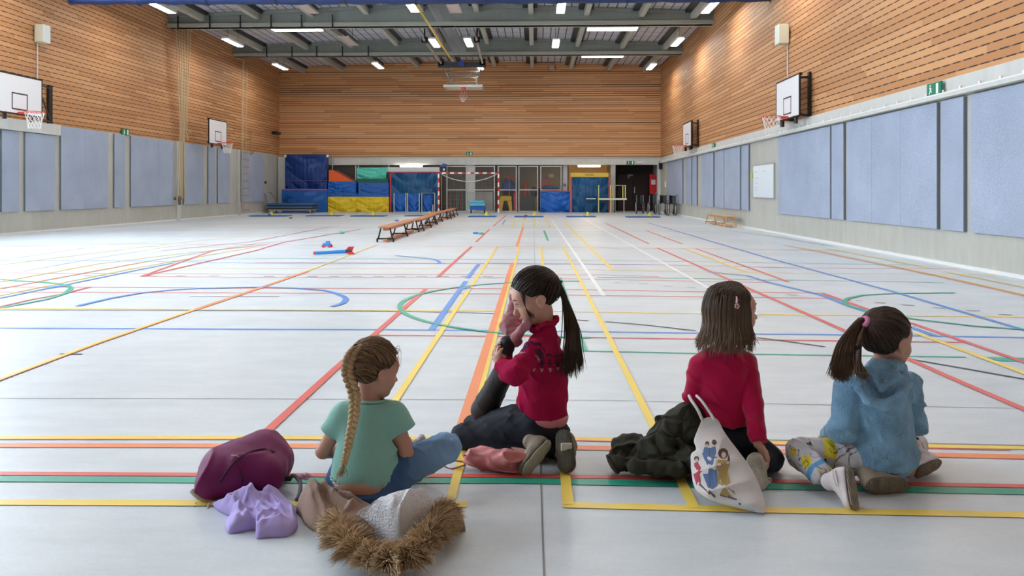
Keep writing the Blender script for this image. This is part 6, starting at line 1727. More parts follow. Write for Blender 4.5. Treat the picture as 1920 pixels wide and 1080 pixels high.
# ================================================================== girl in the blue fleece
t4 = thing('person', 'girl in pale blue fleece hoodie with pink hair tie, sitting and looking right', 'person', FL(1655, 900))
H4 = Head(W(1665, 637, 3.05), 70, 4, 0, 1.03)
s4L, s4R = W(1590, 728, 3.06), W(1702, 722, 3.09); e4L, w4L = W(1578, 806, 3.02), W(1553, 817, 3.16); e4R, w4R = W(1716, 795, 3.10), W(1690, 812, 3.28)
kn4 = W(1503, 848, 3.08); an4 = W(1545, 893, 2.92)
tor4 = [Cap(WZ(1655, .13, 3.03), W(1648, 765, 3.05), .09, .085, ax=FV, flat=1.5), (Cap(s4L, s4R, .03, .03), .04), (Cap(W(1652, 740, 3.05), H4.p(0, -.02, -.07), .044, .032), .03), (Ell(WZ(1655, .08, 3.03), (.098, .08, .06), [tuple(RV), tuple(FV), (0, 0, 1)]), .05)]
arm4 = [(Cap(s4L, e4L, .03, .027), .03), (Cap(e4L, w4L, .026, .018), .01), (Cap(s4R, e4R, .03, .027), .03), (Cap(e4R, w4R, .026, .018), .01)]
h4 = hand(w4L, FV*.4 - RV*.35 - UP*.3, UP*-1 + RV*.3, .8, .92, 1) + hand(w4R, FV*.5 - RV*.6, UP*-1, .7, .92, -1)
leg4 = [(Cap(WZ(1615, .085, 3.03), kn4, .046, .038), .02), (Cap(kn4, an4, .04, .028), .01), (Cap(WZ(1690, .085, 3.05), WZ(1715, .07, 3.3), .046, .038), .02), (Cap(WZ(1715, .07, 3.3), WZ(1700, .05, 3.02), .04, .03), .01)]
bodyf4 = sub(U(tor4 + H4.prims() + arm4 + h4 + leg4, .03), H4.holes(), .003)
lo, hi = bounds([H4.c, kn4, an4, w4L, w4R, WZ(1715, .03, 3.3)], .12); lo.z = 0
build_sdf('body', bodyf4, lo, hi, .0034, [M_SKIN], t4)
H4.eyes(t4)
M_FLE = mat('blue_fleece', (.21, .39, .56), .95, spec=.1, bump=.9, bscale=120, var=.30, vscale=11, sheen=.3)
fl4 = U([Cap(WZ(1656, .11, 3.03), W(1648, 770, 3.05), .134, .122, ax=FV, flat=1.32), (Cap(s4L, s4R, .052, .052), .05), (Cap(W(1652, 745, 3.05), W(1654, 700, 3.04), .075, .060), .03),
         (Cap(s4L, e4L, .056, .050), .010), (Cap(e4L, w4L, .048, .036), .02), (Cap(s4R, e4R, .052, .047), .010), (Cap(e4R, w4R, .045, .036), .015)], .03)
hz4 = W(1655, 903, 2.94).z
def fl4f(P):
    d = fl4(P); band = (P[..., 2] < hz4 + .030); d = np.where(band, d + .006, d)
    d = smax(d, hz4 - P[..., 2], .010)
    d = smax(d, (P - A3(w4L)) @ A3((w4L - e4L).normalized()) - (0 if True else 0) + np.where(np.linalg.norm(P - A3(w4L), axis=-1) > .08, -1, 0), .003)
    return smax(d, P[..., 2] - W(1654, 690, 3.04).z, .01)
build_sdf('hoodie', folds(fl4f, .011, 70, 44, RV*.62 + UP*.9, 1.0), *bounds([s4L, s4R, e4L, w4L, e4R, w4R, WZ(1655, .02, 2.9), WZ(1655, .02, 3.15), W(1580, 890, 3.0), W(1735, 890, 3.0)], .08), .004, [M_FLE], t4)
hp = [W(1637, 686, 2.99), W(1616, 702, 2.94), W(1612, 728, 2.905), W(1630, 752, 2.885), W(1660, 760, 2.88), W(1688, 745, 2.90), W(1700, 718, 2.95), W(1690, 690, 3.0)]
hd = [Cap(hp[i], hp[i+1], .019, .019) for i in range(7)] + [(Ell(W(1656, 722, 2.955), (.085, .030, .075), [tuple(RV), tuple(FV), (0, 0, 1)]), .015), (Cap(W(1634, 700, 2.94), W(1652, 728, 2.905), .014, .012), .01), (Cap(W(1652, 728, 2.905), W(1682, 704, 2.94), .012, .014), .01),
      (Cap(W(1640, 684, 2.97), W(1682, 684, 2.985), .022, .022, ax=UP, flat=1.0), .02), (Cap(hp[0], W(1640, 676, 3.06), .018, .016), .015), (Cap(hp[7], W(1690, 684, 3.08), .018, .016), .015)]
hood = U(hd, .010)
build_sdf('hood', folds(hood, .003, 60, 9, RV), *bounds(hp + [W(1655, 670, 3.08)], .06), .0038, [M_FLE], t4)
# patterned trousers
def patt(V):
    P = V.astype(F32); c = np.tile(np.array([.60, .58, .60]), (len(V), 1)); a = wob(P, 38, 3); b_ = wob(P, 30, 17); l = wob(P, 52, 29)
    c[b_ > .8] = (.70, .56, .03); c[np.abs((V - np.array(tuple(kn4 + (WZ(1610, .09, 3.04) - kn4)*.45))) @ np.array(tuple((WZ(1610, .09, 3.04) - kn4).normalized()))) < .022] = (.66, .54, .03); c[a < -.85] = (.56, .52, .66); c[np.abs(l) < .035] = (.03, .03, .035); c[(wob(P, 60, 41) > 1.05)] = (.06, .06, .07); c[(wob(P, 26, 77) > 1.25)] = (.38, .18, .16)
    q = np.linalg.norm(V - np.array(tuple(an4 + (kn4 - an4)*.22)), axis=1); c[(np.abs(((V - np.array(tuple(an4 + (kn4-an4)*.16))) @ np.array(tuple((kn4-an4).normalized())))) < .012)&(q<.09)] = (.10, .32, .62)
    return c
tf4 = U([Ell(WZ(1655, .07, 3.05), (.105, .08, .06), [tuple(RV), tuple(FV), (0, 0, 1)]), (Cap(WZ(1610, .09, 3.04), kn4, .074, .058), .03), (Cap(kn4 + UP*-.01, an4 + (kn4 - an4)*.12, .056, .043), .02), (Cap(WZ(1685, .07, 3.08), WZ(1715, .06, 3.28), .055, .05), .03), (Cap(WZ(1715, .06, 3.28), WZ(1705, .05, 3.12), .045, .04), .02)], .025)
build_sdf('patterned_trousers', folds(cut(tf4, Half((0, 0, .003), UP*-1), .003), .010, 100, 18, RV + FV*.4, 1.0), *bounds([kn4, an4, WZ(1720, .0, 3.3), WZ(1655, .15, 2.95)], .08), .0038, [mat('print_cotton', (.6, .6, .6), .85, vcol=True, bump=.2, bscale=150)], t4, patt)
M_SNW = mat('sneaker_white', (.74, .68, .70), .6, bump=.3, bscale=60); M_SNS = mat('sneaker_sole', (.46, .38, .30), .8, bump=1.0, bscale=55, bkind='wave', var=.2, vscale=30)
shoe(t4, W(1594, 892, 2.83), W(1600, 938, 2.775), NF*.72 + RV*.66, 1.02, M_SNS, M_SNW)
M_SNT = mat('sole_tan', (.34, .27, .19), .8, bump=1.0, bscale=60, bkind='wave', var=.2, vscale=30)
shoe(t4, W(1640, 912, 2.90), W(1685, 912, 2.92), NF*.95 - UP*.25, 1.05, M_SNT, mat('shoe_tan', (.38, .31, .23), .8))
b = MB()
for k_ in range(5): b.tube([W(1560 + k_*6, 880 + k_*2, 2.84 - .002*k_), W(1563 + k_*6, 896 + k_*3, 2.81), W(1568 + k_*5, 912 + k_*3, 2.80)], .0022, 5)
b.build('shoelaces', [mat('lace_white')], t4)
# hair
bA, bB = (.020, .010, .007), (.085, .045, .028)
tie4 = (-.05, -1, .42); T4 = H4.on(tie4, .02)
hr = hair_strands('hair', scalp_paths(H4, 1100, 43, [tie4], hairline, (.010, .018), .006), .0020, (bA, bB), t4, 45, body=cap_mesh(H4, HairRegion(H4), .009, bA))
r = np.random.default_rng(51); pp = []
for k_ in range(620):
    w = Vector(rnd_dir(r)*.010); x = r.uniform(-1, 1); e = r.random(); dd = 2.97 - .06*e + .03*r.normal()
    pp.append([T4 + w*.5, T4 + RV*-.022 + UP*.006 + w, W(1590 + 14*x, 640, 2.98) + w, W(1582 + 20*x, 675, 2.94) + w, W(1582 + 26*x + 4*r.normal(), 712 - 12*x*x + 8*(e - .5) - (8 if x > .3 else 0), 2.925) + w])
for k_ in range(90):
    w = Vector(rnd_dir(r)*.008); pp.append([T4 + w*.5, W(1612, 640, 2.96) + w, W(1610, 675, 2.92) + w, W(1612 + 5*r.normal(), 698, 2.89) + w, W(1622 + 6*r.normal(), 708 + 3*r.normal(), 2.87) + w])
hair_strands('ponytail', pp, .0024, (bA, bB, (.10, .055, .03)), t4, 46, taper=.2)
b = MB(); ax = (T4 - H4.c).normalized(); b.ring(T4 + ax*.004, ax, .016, .011, 18, 8)
b.build('scrunchie', [mat('scrunchie_pink', (.62, .20, .36), .7, bump=1, bscale=80)], t4, smooth=True)
# spare shoe lying to her right
t = thing('shoe', 'white and tan shoe lying beside the right hip of the girl in blue fleece', 'shoe', FL(1728, 893))
shoe(t, W(1756, 872, 3.10), W(1726, 884, 3.03), RV*.55 - UP*.3 + NF*.4, .92, mat('sole_tan'), M_SNW)
# ------------------------------------------------------------------ bags and clothes on the floor
def wobv(x, y, fr, seed): return wob(np.stack([x, y, np.zeros_like(x)], -1).astype(F32), fr, seed)
def heap(name, outline, Hf, mats, parent, folds_=(.02, 26, 1), pw=3.0, NS=150, NR=60, center=None, lip=.006, colf=None, z0=.001, sharp=.7, warp=.35, rolls=(), nroll=(0, .01, .008), smo=5):
    "crumpled cloth lying on the floor; outline in picture coordinates with the height of each point"
    B = np.array([tuple(FL(*q)) for q in outline]); B = np.vstack([B, B[:1]])
    Bs = resample(B, NS + 1)[:-1][:, :2]
    c = Bs.mean(0) if center is None else np.array(tuple(FL(*center)))[:2]
    s = np.linspace(0, 1, NR + 1)[1:]; X = [np.array([[c[0], c[1]]])]; S_ = [np.zeros(1)]
    for q in s: X.append(c + (Bs - c)*q); S_.append(np.full(NS, q))
    X = np.vstack(X); S_ = np.concatenate(S_)
    amp, fr, seed = folds_
    w = wobv(X[:, 0], X[:, 1], fr*.30, seed + 3); r = np.random.default_rng(seed); dv = r.normal(size=2); dv /= np.linalg.norm(dv)
    rid = np.exp(-(np.sin(((X @ dv)*fr + w*3.2)*.5)/(.55*sharp))**2)*(.55 + .45*wobv(X[:, 0], X[:, 1], fr*.5, seed + 31)); rid2 = np.exp(-(np.sin(((X @ np.array([-dv[1], dv[0]]))*fr*.8 + wobv(X[:, 0], X[:, 1], fr*.35, seed + 8)*3)*.5)/(.5*sharp))**2)*(.45 + .55*wobv(X[:, 0], X[:, 1], fr*.4, seed + 33))
    prof = (1 - S_**pw)**.5
    Z = Hf(X)*prof*(1 + 0*w) + amp*(rid*.9 + rid2*.6)*np.clip(prof*1.6, 0, 1) + amp*.3*wobv(X[:, 0], X[:, 1], fr*1.6, seed + 11)*prof
    rolls = list(rolls); rr_ = np.random.default_rng(seed + 90); mid = np.array(outline, float).mean(0)
    for _ in range(nroll[0]):
        o_ = np.array(outline[rr_.integers(len(outline))], float); q0 = mid + (o_ - mid)*rr_.uniform(.3, .95); an = rr_.uniform(0, 6.28); ln_ = rr_.uniform(18, 48)
        dq = np.array([math.cos(an)*ln_, math.sin(an)*ln_*.7, 0]); bq = np.array([-dq[1], dq[0], 0])*rr_.uniform(-.5, .5); rolls.append(([tuple(q0 - dq*.5), tuple(q0 + bq*.5), tuple(q0 + dq*.5)], nroll[1]*rr_.uniform(.5, 1.3), nroll[2]*rr_.uniform(.6, 1.2)))
    for (pts, hh, ww) in rolls:
        pl_ = resample(np.array([tuple(FL(*q)) for q in pts])[:, :2], 24); dm = np.full(len(X), 9.0); tm = np.zeros(len(X))
        for i_ in range(23):
            a_, e_ = pl_[i_], pl_[i_+1] - pl_[i_]; t_ = np.clip(((X - a_) @ e_)/(e_ @ e_ + 1e-12), 0, 1); dd = np.linalg.norm(X - a_ - t_[:, None]*e_, axis=1); m_ = dd < dm; dm = np.where(m_, dd, dm); tm = np.where(m_, (i_ + t_)/23, tm)
        Z = Z + hh*np.exp(-(dm/ww)**2)*np.sin(np.pi*np.clip(tm*.9 + .05, 0, 1))**.6*np.clip(prof*1.5, 0, 1)
    for _ in range(smo):
        Zr = Z[1:].reshape(NR, NS); nb_ = (np.roll(Zr, 1, 1) + np.roll(Zr, -1, 1) + np.vstack([Zr[:1], Zr[:-1]]) + np.vstack([Zr[1:], Zr[-1:]]))/4; Z[1:] = (Zr*.45 + nb_*.55).ravel()
    Z[0] = Z[1:NS + 1].mean()
    Z = np.maximum(Z, 0) + lip*(S_ < 1) + z0
    X = X + (warp*amp)*np.stack([wobv(X[:, 0], X[:, 1], fr, seed + 21), wobv(X[:, 0], X[:, 1], fr, seed + 22)], -1)*(S_ > .2)[:, None]
    V = np.column_stack([X, Z]); Q = []
    for j in range(NR - 1):
        a = 1 + j*NS
        for i in range(NS): k = (i + 1) % NS; Q.append((a + i, a + NS + i, a + NS + k, a + k))
    fan = [(0, 1 + i, 1 + (i + 1) % NS, 1 + (i + 1) % NS) for i in range(NS)]
    low = V[-NS:].copy(); low[:, 2] = z0*.5; n0 = len(V); V = np.vstack([V, low, [[c[0], c[1], z0*.5]]])
    a = n0 - NS
    for i in range(NS): k = (i + 1) % NS; Q.append((a + i, n0 + i, n0 + k, a + k))
    tri = [(0, 1 + i, 1 + (i + 1) % NS) for i in range(NS)] + [(n0 + NS, n0 + (i + 1) % NS, n0 + i) for i in range(NS)]
    cols = colf(V) if colf else None
    faces = [tuple(q) for q in Q] + tri
    return meshobj(name, V, faces, mats, parent, smooth=True, cols=cols)
def bumps(base, *bs):
    "bumps (u, v, z, height, radius) on a base height"
    pts = [(np.array(tuple(FL(u, v, z)))[:2], h, r) for (u, v, z, h, r) in bs]
    def f(X):
        H = np.full(len(X), base)
        for c, h, r in pts: H = H + h*np.exp(-(((X - c)**2).sum(1))/r**2)
        return H
    return f
# purple backpack
t = thing('backpack', 'plum purple backpack lying on its back beside the girl with the plait', 'backpack', FL(450, 930))
M_PLUM = mat('plum_nylon', (.175, .005, .085), .55, spec=.35, bump=.3, bscale=260, var=.08, vscale=8)
M_PLUMD = mat('plum_dark', (.05, .003, .028), .7)
ba, bb = WZ(415, .085, 2.93), WZ(492, .095, 3.06)
bpf = U([Cap(ba, bb, .085, .098), (Cap(WZ(392, .045, 2.86), WZ(440, .06, 2.92), .05, .07), .05), (Ell(WZ(500, .075, 3.02), (.10, .10, .09), None), .05), (Cap(WZ(455, .08, 2.93), WZ(500, .07, 2.92), .075, .07), .05)], .05)
bpf = cut(bpf, Half((0, 0, .004), UP*-1), .006)
bpf = folds(bpf, .007, 50, 5, (RV*.9 - UP*.3), .9)
build_sdf('main_bag', bpf, *bounds([WZ(370, .0, 2.8), WZ(545, .2, 3.2)], .06), .0045, [M_PLUM], t)
def project(pts, f, out=.001):
    "where the line from the eye through each point meets the surface f"
    res = []
    for p in pts:
        e = np.array((0, 0, CAMH), dtype=F32); d = np.array(tuple(p), dtype=F32) - e; L = np.linalg.norm(d); d /= L; t_ = L - .45; best = (9, t_)
        for _ in range(160):
            v = float(f((e + d*t_)[None])[0])
            if v < best[0]: best = (v, t_)
            if v < out or t_ > L + .5: break
            t_ += max(.001, v*.6)
        if best[0] < .03: res.append(Vector(e + d*best[1]))
    return res
zp = project([W(u, v, 2.95) for (u, v) in ((412,905),(428,880),(445,862),(470,847),(495,842),(515,848))], bpf)
b = MB(); b.tube([Vector(p) for p in resample(zp, 24)], .004, 6); b.build('zip_piping', [M_PLUMD], t, smooth=True)
zp = project([W(u, v, 2.95) for (u, v) in ((448,878),(455,900),(452,925))], bpf); b = MB(); b.tube([Vector(p) for p in resample(zp, 14)], .003, 6); b.build('pocket_seam', [M_PLUMD], t, smooth=True)
zp = project([W(u, v, 2.95) for (u, v) in ((434,853.5),(440,853.8),(448,856))], bpf); b = MB(); b.tube(zp, .0022, 5); b.build('grey_mark', [mat('mark_grey', (.5, .42, .46), .6)], t)
zp = project([W(u, v, 2.9) for (u, v) in ((360,920),(370,930),(385,938),(402,942))], bpf); b = MB(); b.tube([Vector(p) for p in resample(zp, 16)], [.009]*16, 8); b.build('grey_trim', [mat('trim_taupe', (.38, .32, .27), .7)], t, smooth=True)
b = MB(); b.tube([Vector(p) for p in resample([W(368, 944, 2.82), W(366, 955, 2.78), W(376, 961, 2.765), W(388, 957, 2.77), W(392, 944, 2.80)], 18)], .0045, 7); b.build('webbing_loop', [mat('trim_taupe')], t, smooth=True)
b = MB(); b.tube([W(372, 878, 2.92), W(380, 874, 2.92), W(392, 868, 2.93)], .0035, 6); b.tube([W(378, 876, 2.92), W(386, 870, 2.91)], .003, 5); b.build('zip_pull', [mat('plum_pale', (.25, .06, .14), .6)], t)
b = MB(); pts = resample([W(536, 898, 2.96), W(552, 892, 2.93), W(563, 905, 2.87), W(562, 925, 2.80), W(556, 938, 2.77)], 20); b.tube([Vector(p) for p in pts], [.008]*20, 6); b.build('shoulder_strap', [mat('strap_grey', (.09, .09, .10), .7)], t, smooth=True)
b = MB(); b.bbox(W(540, 897, 2.93), (.03, .02, .02), .004); b.build('buckle', [M_BLACKM], t)
b = MB()
for k in range(5): b.ell(W(572, 893, 2.90) + RV*(.012*math.cos(k*1.257)) + UP*(.006*math.sin(k*1.257)), (.011, .009, .009), 8, 6)
b.build('flower_charm', [mat('charm_pink', (.72, .38, .52), .5)], t, smooth=True)
# lilac shirt
o = heap('lilac_top', [(398,948,.0),(412,925,.05),(435,905,.07),(462,903,.06),(490,915,.06),(500,898,.07),(520,905,.06),(552,935,.04),(557,960,.02),(556,990,0),(540,1006,0),(505,1009,0),(480,1010,0),(478,995,0),(455,998,0),(428,1000,0),(424,985,0),(435,972,0),(415,962,0)],
         bumps(.022, (460,925,.05,.035,.06), (510,918,.05,.03,.05), (520,985,.03,.022,.06), (450,985,.02,.015,.05)), [mat('lilac_cotton', (.48, .39, .76), .85, var=.04)], None, (.003, 40, 5), center=(490,960,.03), pw=6, NS=260, NR=120, sharp=.9, warp=1.2, smo=14, nroll=(34, .010, .0080), rolls=[([(412,938,.05),(440,918,.07),(478,920,.08),(505,940,.07),(512,965,.04)],0.013,.011),
              ([(420,955,.03),(455,948,.05),(480,955,.04),(488,972,.03)],0.013,.009), ([(500,905,.08),(528,922,.07),(550,938,.05)],0.012,.010), ([(492,918,.08),(520,938,.06),(545,955,.04)],0.014,.008),
              ([(430,975,.02),(460,985,.03),(485,978,.03),(500,960,.04),(525,950,.04)],0.016,.009), ([(445,995,.01),(470,992,.02),(500,985,.03),(515,970,.03)],0.012,.008), ([(490,1005,.01),(520,1000,.03),(545,988,.03),(552,965,.04)],0.011,.012),
              ([(505,990,.03),(518,975,.04),(540,970,.04)],0.012,.008), ([(440,935,.06),(450,960,.04),(440,985,.02)],0.011,.008)])
tag(o, 'crumpled lilac long-sleeved top lying in front of the plum backpack', 'top')
# beige coat with white lining and fur hood
t = thing('winter_coat', 'beige winter coat with white fleece lining and brown fur-trimmed hood spread on the floor', 'coat', FL(700, 990))
M_BEI = mat('beige_cloth', (.33, .215, .165), .85, bump=.35, bscale=150, var=.08, vscale=6)
heap('left_side', [(556,935,.05),(560,905,.10),(585,893,.12),(612,898,.11),(640,935,.05),(690,950,.04),(740,975,.03),(700,1005,.02),(660,1015,0),(620,1006,0),(585,995,0),(563,970,0)],
     bumps(.055, (590,920,.09,.05,.07), (620,960,.04,.012,.08)), [M_BEI], t, (.008, 40, 9), center=(620,958,.05), pw=4, sharp=.9, NS=200, NR=80, nroll=(10, .006, .012), rolls=[([(562,930,.06),(580,955,.04),(592,985,.02)],.022,.012), ([(600,900,.12),(612,935,.07),(640,965,.04),(680,985,.02)],.028,.014), ([(575,905,.1),(595,940,.07),(610,990,.02)],.020,.011), ([(630,930,.06),(660,950,.05),(700,965,.04)],.024,.012), ([(640,990,.02),(670,975,.03),(710,985,.02)],.020,.010)])
heap('right_side', [(790,960,.05),(812,935,.08),(845,945,.08),(862,965,.05),(871,992,.01),(845,1000,0),(815,1005,0),(790,995,.02)], bumps(.05, (835,955,.06,.045,.05)), [M_BEI], t, (.02, 30, 12), center=(825,975,.04), pw=4, NS=110, NR=40)
M_SHER = mat('sherpa_white', (.80, .79, .82), .95, bump=1.0, bscale=140, var=.05, vscale=40)
heap('fleece_lining', [(660,972,.05),(684,955,.07),(706,934,.11),(735,919,.13),(775,925,.11),(815,935,.10),(828,948,.08),(812,975,.05),(795,995,.03),(765,1015,.02),(745,1030,.0),(712,1018,.0),(680,1005,.0)],
     bumps(.085, (745,950,.10,.05,.09), (790,955,.08,.03,.06)), [M_SHER], t, (.006, 40, 16), center=(745,970,.09), pw=4.5, sharp=.9, nroll=(7, .004, .012), rolls=[([(735,945,.12),(738,970,.09),(725,1000,.04)],.020,.012), ([(772,940,.12),(765,970,.08),(745,1015,.03)],.026,.011), ([(703,955,.10),(700,975,.07),(702,1000,.03)],.016,.010), ([(805,945,.10),(790,970,.06),(770,1000,.03)],.018,.010)], NS=160, NR=70, z0=.004)
hp_ = [(636,968,.03),(640,995,.03),(655,1020,.035),(680,1042,.04),(712,1054,.045),(748,1055,.045),(780,1038,.045),(800,1015,.045),(815,990,.05),(826,965,.06)]
hb = np.array([tuple(FL(*q)) for q in hp_]); hc = resample(hb, 60)
b = MB(); b.tube([Vector(p) for p in hc], [.026]*60, 10); roll = b.build('hood_roll', [mat('fur_base', (.16, .09, .045), .95)], t, smooth=True)
r = np.random.default_rng(77); K = 9500; i = r.integers(0, 59, K); u = r.random(K)[:, None]; P0 = hc[i]*(1 - u) + hc[i + 1]*u
tang = hc[i + 1] - hc[i]; tang /= np.linalg.norm(tang, axis=1, keepdims=True); nrm = r.normal(size=(K, 3)); nrm -= (nrm*tang).sum(1, keepdims=True)*tang; nrm /= np.linalg.norm(nrm, axis=1, keepdims=True)
nrm[:, 2] = np.abs(nrm[:, 2])*.9 + .02; cc = hc.mean(0) + np.array([0, .06, 0]); outw = P0 - cc; outw[:, 2] = 0; outw /= np.linalg.norm(outw, axis=1, keepdims=True)
nrm = nrm + outw*(.5 + .5*r.random((K, 1))); nrm /= np.linalg.norm(nrm, axis=1, keepdims=True)
L = (.026 + .036*r.random((K, 1))); clump = np.stack([np.sin(P0[:, 0]*130), np.cos(P0[:, 1]*140 + P0[:, 0]*90), np.zeros(K)], 1)*.012
pa = P0 + nrm*.019; pb = pa + nrm*L*.55 + clump*.5; pc = pb + (nrm*.8 + np.array([0, 0, -.35]))*L*.5 + clump + r.normal(size=(K, 3))*.003
pc[:, 2] = np.maximum(pc[:, 2], .004); pb[:, 2] = np.maximum(pb[:, 2], .006)
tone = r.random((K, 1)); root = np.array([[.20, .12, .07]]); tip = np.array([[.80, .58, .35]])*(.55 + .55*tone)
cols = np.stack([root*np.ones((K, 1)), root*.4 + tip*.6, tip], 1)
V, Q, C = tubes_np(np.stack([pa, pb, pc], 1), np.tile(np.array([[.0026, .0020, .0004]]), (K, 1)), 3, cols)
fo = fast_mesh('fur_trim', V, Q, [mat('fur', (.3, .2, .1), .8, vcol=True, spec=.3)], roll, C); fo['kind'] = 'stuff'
# pink drawstring bag under the kneeling girl
t = thing('drawstring_bag', 'pink drawstring bag squashed under the knees of the ponytailed girl in patterned sweater', 'bag', FL(925, 890))
M_PKB = mat('pink_satin', (.60, .20, .20), .5, spec=.4, var=.05)
pf = U([Cap(WZ(890, .045, 3.18), WZ(950, .045, 3.13), .042, .045), (Cap(WZ(955, .06, 3.12), WZ(975, .06, 3.13), .03, .025), .03)], .03)
build_sdf('bag_body', folds(cut(pf, Half((0, 0, .003), UP*-1), .004), .020, 90, 6, RV*.6 + UP*.9, .9), *bounds([WZ(865, 0, 3.1), WZ(985, .12, 3.25)], .06), .004, [M_PKB], t)
b = MB(); b.tube([Vector(p) for p in resample([WZ(872, .06, 3.16), W(868, 852, 3.2), W(872, 865, 3.16), W(850, 864, 3.18), W(833, 871, 3.19), W(845, 879, 3.17), W(872, 872, 3.15)], 40)], .0035, 6); b.build('drawstring', [mat('cord_pink', (.42, .12, .14), .7)], t, smooth=True)
# olive quilted jacket
M_OLV = mat('olive_quilt', (.030, .029, .018), .65, spec=.25, bump=1.0, bscale=11, bkind='voronoi')
M_OLV2 = mat('olive_plain', (.034, .033, .021), .65, spec=.25)
t = thing('quilted_jacket', 'dark olive quilted jacket heaped left of the girl in magenta', 'jacket', FL(1230, 885))
jf_ = U([Cap(W(1285, 805, 3.18), W(1210, 850, 3.15), .085, .055), (Cap(W(1292, 790, 3.2), W(1245, 830, 3.2), .075, .07), .05), (Cap(W(1200, 862, 3.12), W(1300, 868, 3.05), .045, .055), .03), (Cap(W(1300, 770, 3.25), W(1305, 850, 3.2), .045, .07), .05)], .04)
build_sdf('quilted_body', folds(cut(jf_, Half((0, 0, .003), UP*-1), .004), .020, 50, 3, RV*.7 + UP*.7, .9), *bounds([W(1180, 880, 3.0), W(1320, 750, 3.35), W(1180, 800, 3.2)], .08), .005, [M_OLV], t)
hf = U([Cap(W(1160, 860, 3.12), W(1205, 850, 3.15), .052, .055), (Cap(W(1158, 835, 3.2), W(1190, 822, 3.2), .03, .028), .03), (Cap(W(1190, 875, 3.05), W(1270, 880, 3.02), .03, .032), .02)], .03)
hf = cut(sub(hf, Ell(W(1178, 846, 3.10), (.06, .04, .022), [tuple(RV), tuple(FV), (0, 0, 1)]), .012), Half((0, 0, .003), UP*-1), .004)
build_sdf('hood_and_sleeve', folds(hf, .014, 80, 8, RV + UP*.5, .9), *bounds([W(1135, 890, 3.0), W(1290, 800, 3.3)], .06), .0045, [M_OLV2], t)
# white printed tote bag leaning on the jacket
t = thing('tote_bag', 'white cotton tote bag printed with figures in red, blue and yellow dresses', 'bag', FL(1370, 955))
ol = [(1316,786),(1330,782),(1345,786),(1356,806),(1368,824),(1382,842),(1400,866),(1414,888),(1426,915),(1433,938),(1434,961),(1410,959),(1380,952),(1350,944),(1322,932),(1303,915),(1297,890),(1295,866),(1296,851),(1305,842),(1301,826),(1308,806)]
N_ = 160; ob = resample(np.array(ol + ol[:1], float), N_ + 1)[:-1]; oc = np.array([1350., 885.])
def bd(u, v): 
    f_ = np.clip((v - 786)/(961 - 786), 0, 1); base = 3.055*(1 - f_) + 2.74*f_; fl_ = FPX*CAMH/(v - HZ) - .012
    return np.minimum(base + .05*np.clip((1330 - u)/60, 0, 1)*f_, fl_)
Vf, Vb, UVp = [], [], []
NRr = 50
for q in [0] + list(np.linspace(0, 1, NRr + 1)[1:]):
    ring = oc + (ob - oc)*q if q > 0 else oc[None]
    for (u_, v_) in ring:
        fr_ = abs(math.sin((u_*.045 - v_*.02) + 1.3*math.sin(v_*.03)))*.5 + .5*abs(math.sin(u_*.02 + v_*.07))
        pr = (1 - q**3)**.5; d_ = float(bd(u_, v_)); up_ = min(1, max(0, (v_ - 800)/60))
        Vf.append(tuple(W(u_, v_, d_ - pr*(.018 + .055*up_) + .022*fr_*pr))); Vb.append(tuple(W(u_, v_, d_ + .012*pr))); UVp.append((u_, v_))
Vf, Vb, UVp = np.array(Vf), np.array(Vb), np.array(UVp); Vf[:, 2] = np.maximum(Vf[:, 2], .003); Vb[:, 2] = np.maximum(Vb[:, 2], .002)
fs = []
for j in range(NRr - 1):
    a = 1 + j*N_
    for i in range(N_): k = (i + 1) % N_; fs.append((a + i, a + k, a + N_ + k, a + N_ + i))
tri = [(0, 1 + (i + 1) % N_, 1 + i) for i in range(N_)]; n = len(Vf)
faces = fs + tri + [tuple(n + q for q in reversed(f_)) for f_ in fs + tri]
a = n - N_
for i in range(N_): k = (i + 1) % N_; faces.append((a + i, a + k, n + a + k, n + a + i))
M_TOTE = mat('tote_cotton', (.76, .73, .73), .85, bump=.25, bscale=260, var=.03)
body_t = meshobj('bag_body', np.vstack([Vf, Vb]), faces, [M_TOTE], t, smooth=True)
from mathutils.bvhtree import BVHTree
bvh = BVHTree.FromPolygons([tuple(v) for v in Vf], [f_ for f_ in fs + tri])
EYE = Vector((0, 0, CAMH))
def printed(name, polys, m, off=.0012):
    b = MB()
    for poly in polys:
        cx_, cy_ = sum(p[0] for p in poly)/len(poly), sum(p[1] for p in poly)/len(poly); n_ = len(poly); rings = []
        for q in (0.0, .35, .7, 1.0): rings.append([(cx_ + (x - cx_)*q, cy_ + (y - cy_)*q) for x, y in poly])
        vs = []
        for rg in rings:
            for (x, y) in rg:
                d_ = (W(x, y, 1.0) - EYE).normalized(); h_ = bvh.ray_cast(EYE, d_); loc = h_[0] if h_[0] is not None else W(x, y, float(bd(x, y)))
                vs.append(loc - d_*off)
        f_ = []
        for j in range(3):
            for i in range(n_): k = (i + 1) % n_; f_.append((j*n_ + i, j*n_ + k, (j+1)*n_ + k, (j+1)*n_ + i))
        b.add(vs, f_)
    b.build(name, [m], t)
def disc_(u, v, r_, ry=None, n_=10): return [(u + r_*math.cos(2*math.pi*i/n_), v + (ry or r_)*math.sin(2*math.pi*i/n_)) for i in range(n_)]
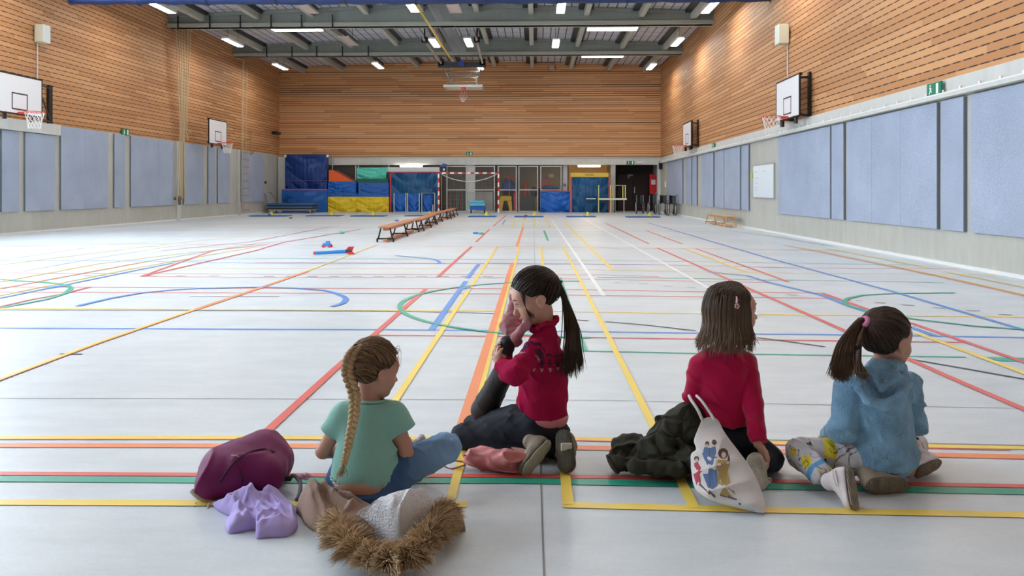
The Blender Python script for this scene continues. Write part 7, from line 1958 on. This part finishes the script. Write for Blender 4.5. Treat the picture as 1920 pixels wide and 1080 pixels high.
P_B, P_Y, P_R, P_H, P_S, P_D = mat('print_blue', (.11, .18, .36), .85), mat('print_yellow', (.46, .33, .12), .85), mat('print_red', (.45, .06, .09), .85), mat('print_hair', (.10, .06, .05), .85), mat('print_skin', (.66, .50, .42), .85), mat('print_line', (.16, .12, .11), .85)
printed('printed_red_figure', [[(1302,868),(1308,866),(1314,876),(1316,884),(1311,888),(1314,905),(1306,910),(1300,890)]], P_R)
printed('printed_blue_figure', [[(1321,838),(1332,840),(1341,836),(1343,848),(1338,862),(1322,864),(1316,850)], [(1322,860),(1338,860),(1344,880),(1345,910),(1336,917),(1327,914),(1318,890)]], P_B)
printed('printed_yellow_figure', [[(1346,862),(1367,862),(1367,874),(1364,886),(1348,886),(1343,874)], [(1348,884),(1364,884),(1370,905),(1379,927),(1365,932),(1350,927),(1345,905)]], P_Y)
printed('printed_hair', [disc_(1339, 829, 4.5, 5), disc_(1356, 850, 9.5, 10), [(1366,850),(1369,862),(1368,874),(1364,862)], disc_(1326, 832, 4, 5), disc_(1306, 860, 5, 5)], P_H, .0018)
for k_, dq in enumerate((disc_(1326, 835, 2.6, 3), disc_(1357, 853, 4.6, 6), disc_(1306, 863, 3, 3.5))): printed('printed_face', [dq], P_S, .0024)
printed('printed_outlines', [[(1329,842),(1331,842),(1332,912),(1330,912)], [(1350,926),(1366,929),(1382,936),(1381,938),(1364,933),(1350,930)], [(1386,942),(1390,944),(1388,948),(1384,945)], [(1336,858),(1344,856),(1344,858),(1336,860)], [(1330,918),(1342,930),(1340,934),(1328,922)], [(1312,905),(1332,925),(1330,928),(1310,909)]], P_D)
for k, pts in enumerate(([W(1318, 790, 3.05), W(1308, 768, 3.06), W(1296, 750, 3.10), W(1292, 742, 3.16)], [W(1340, 788, 3.04), W(1330, 772, 3.06), W(1316, 752, 3.10), W(1306, 742, 3.16)])):
    b = MB(); q = resample(pts, 14); b.tube([Vector(p) for p in q], .0062, 6); b.build('carrying_strap', [M_TOTE], t, smooth=True)
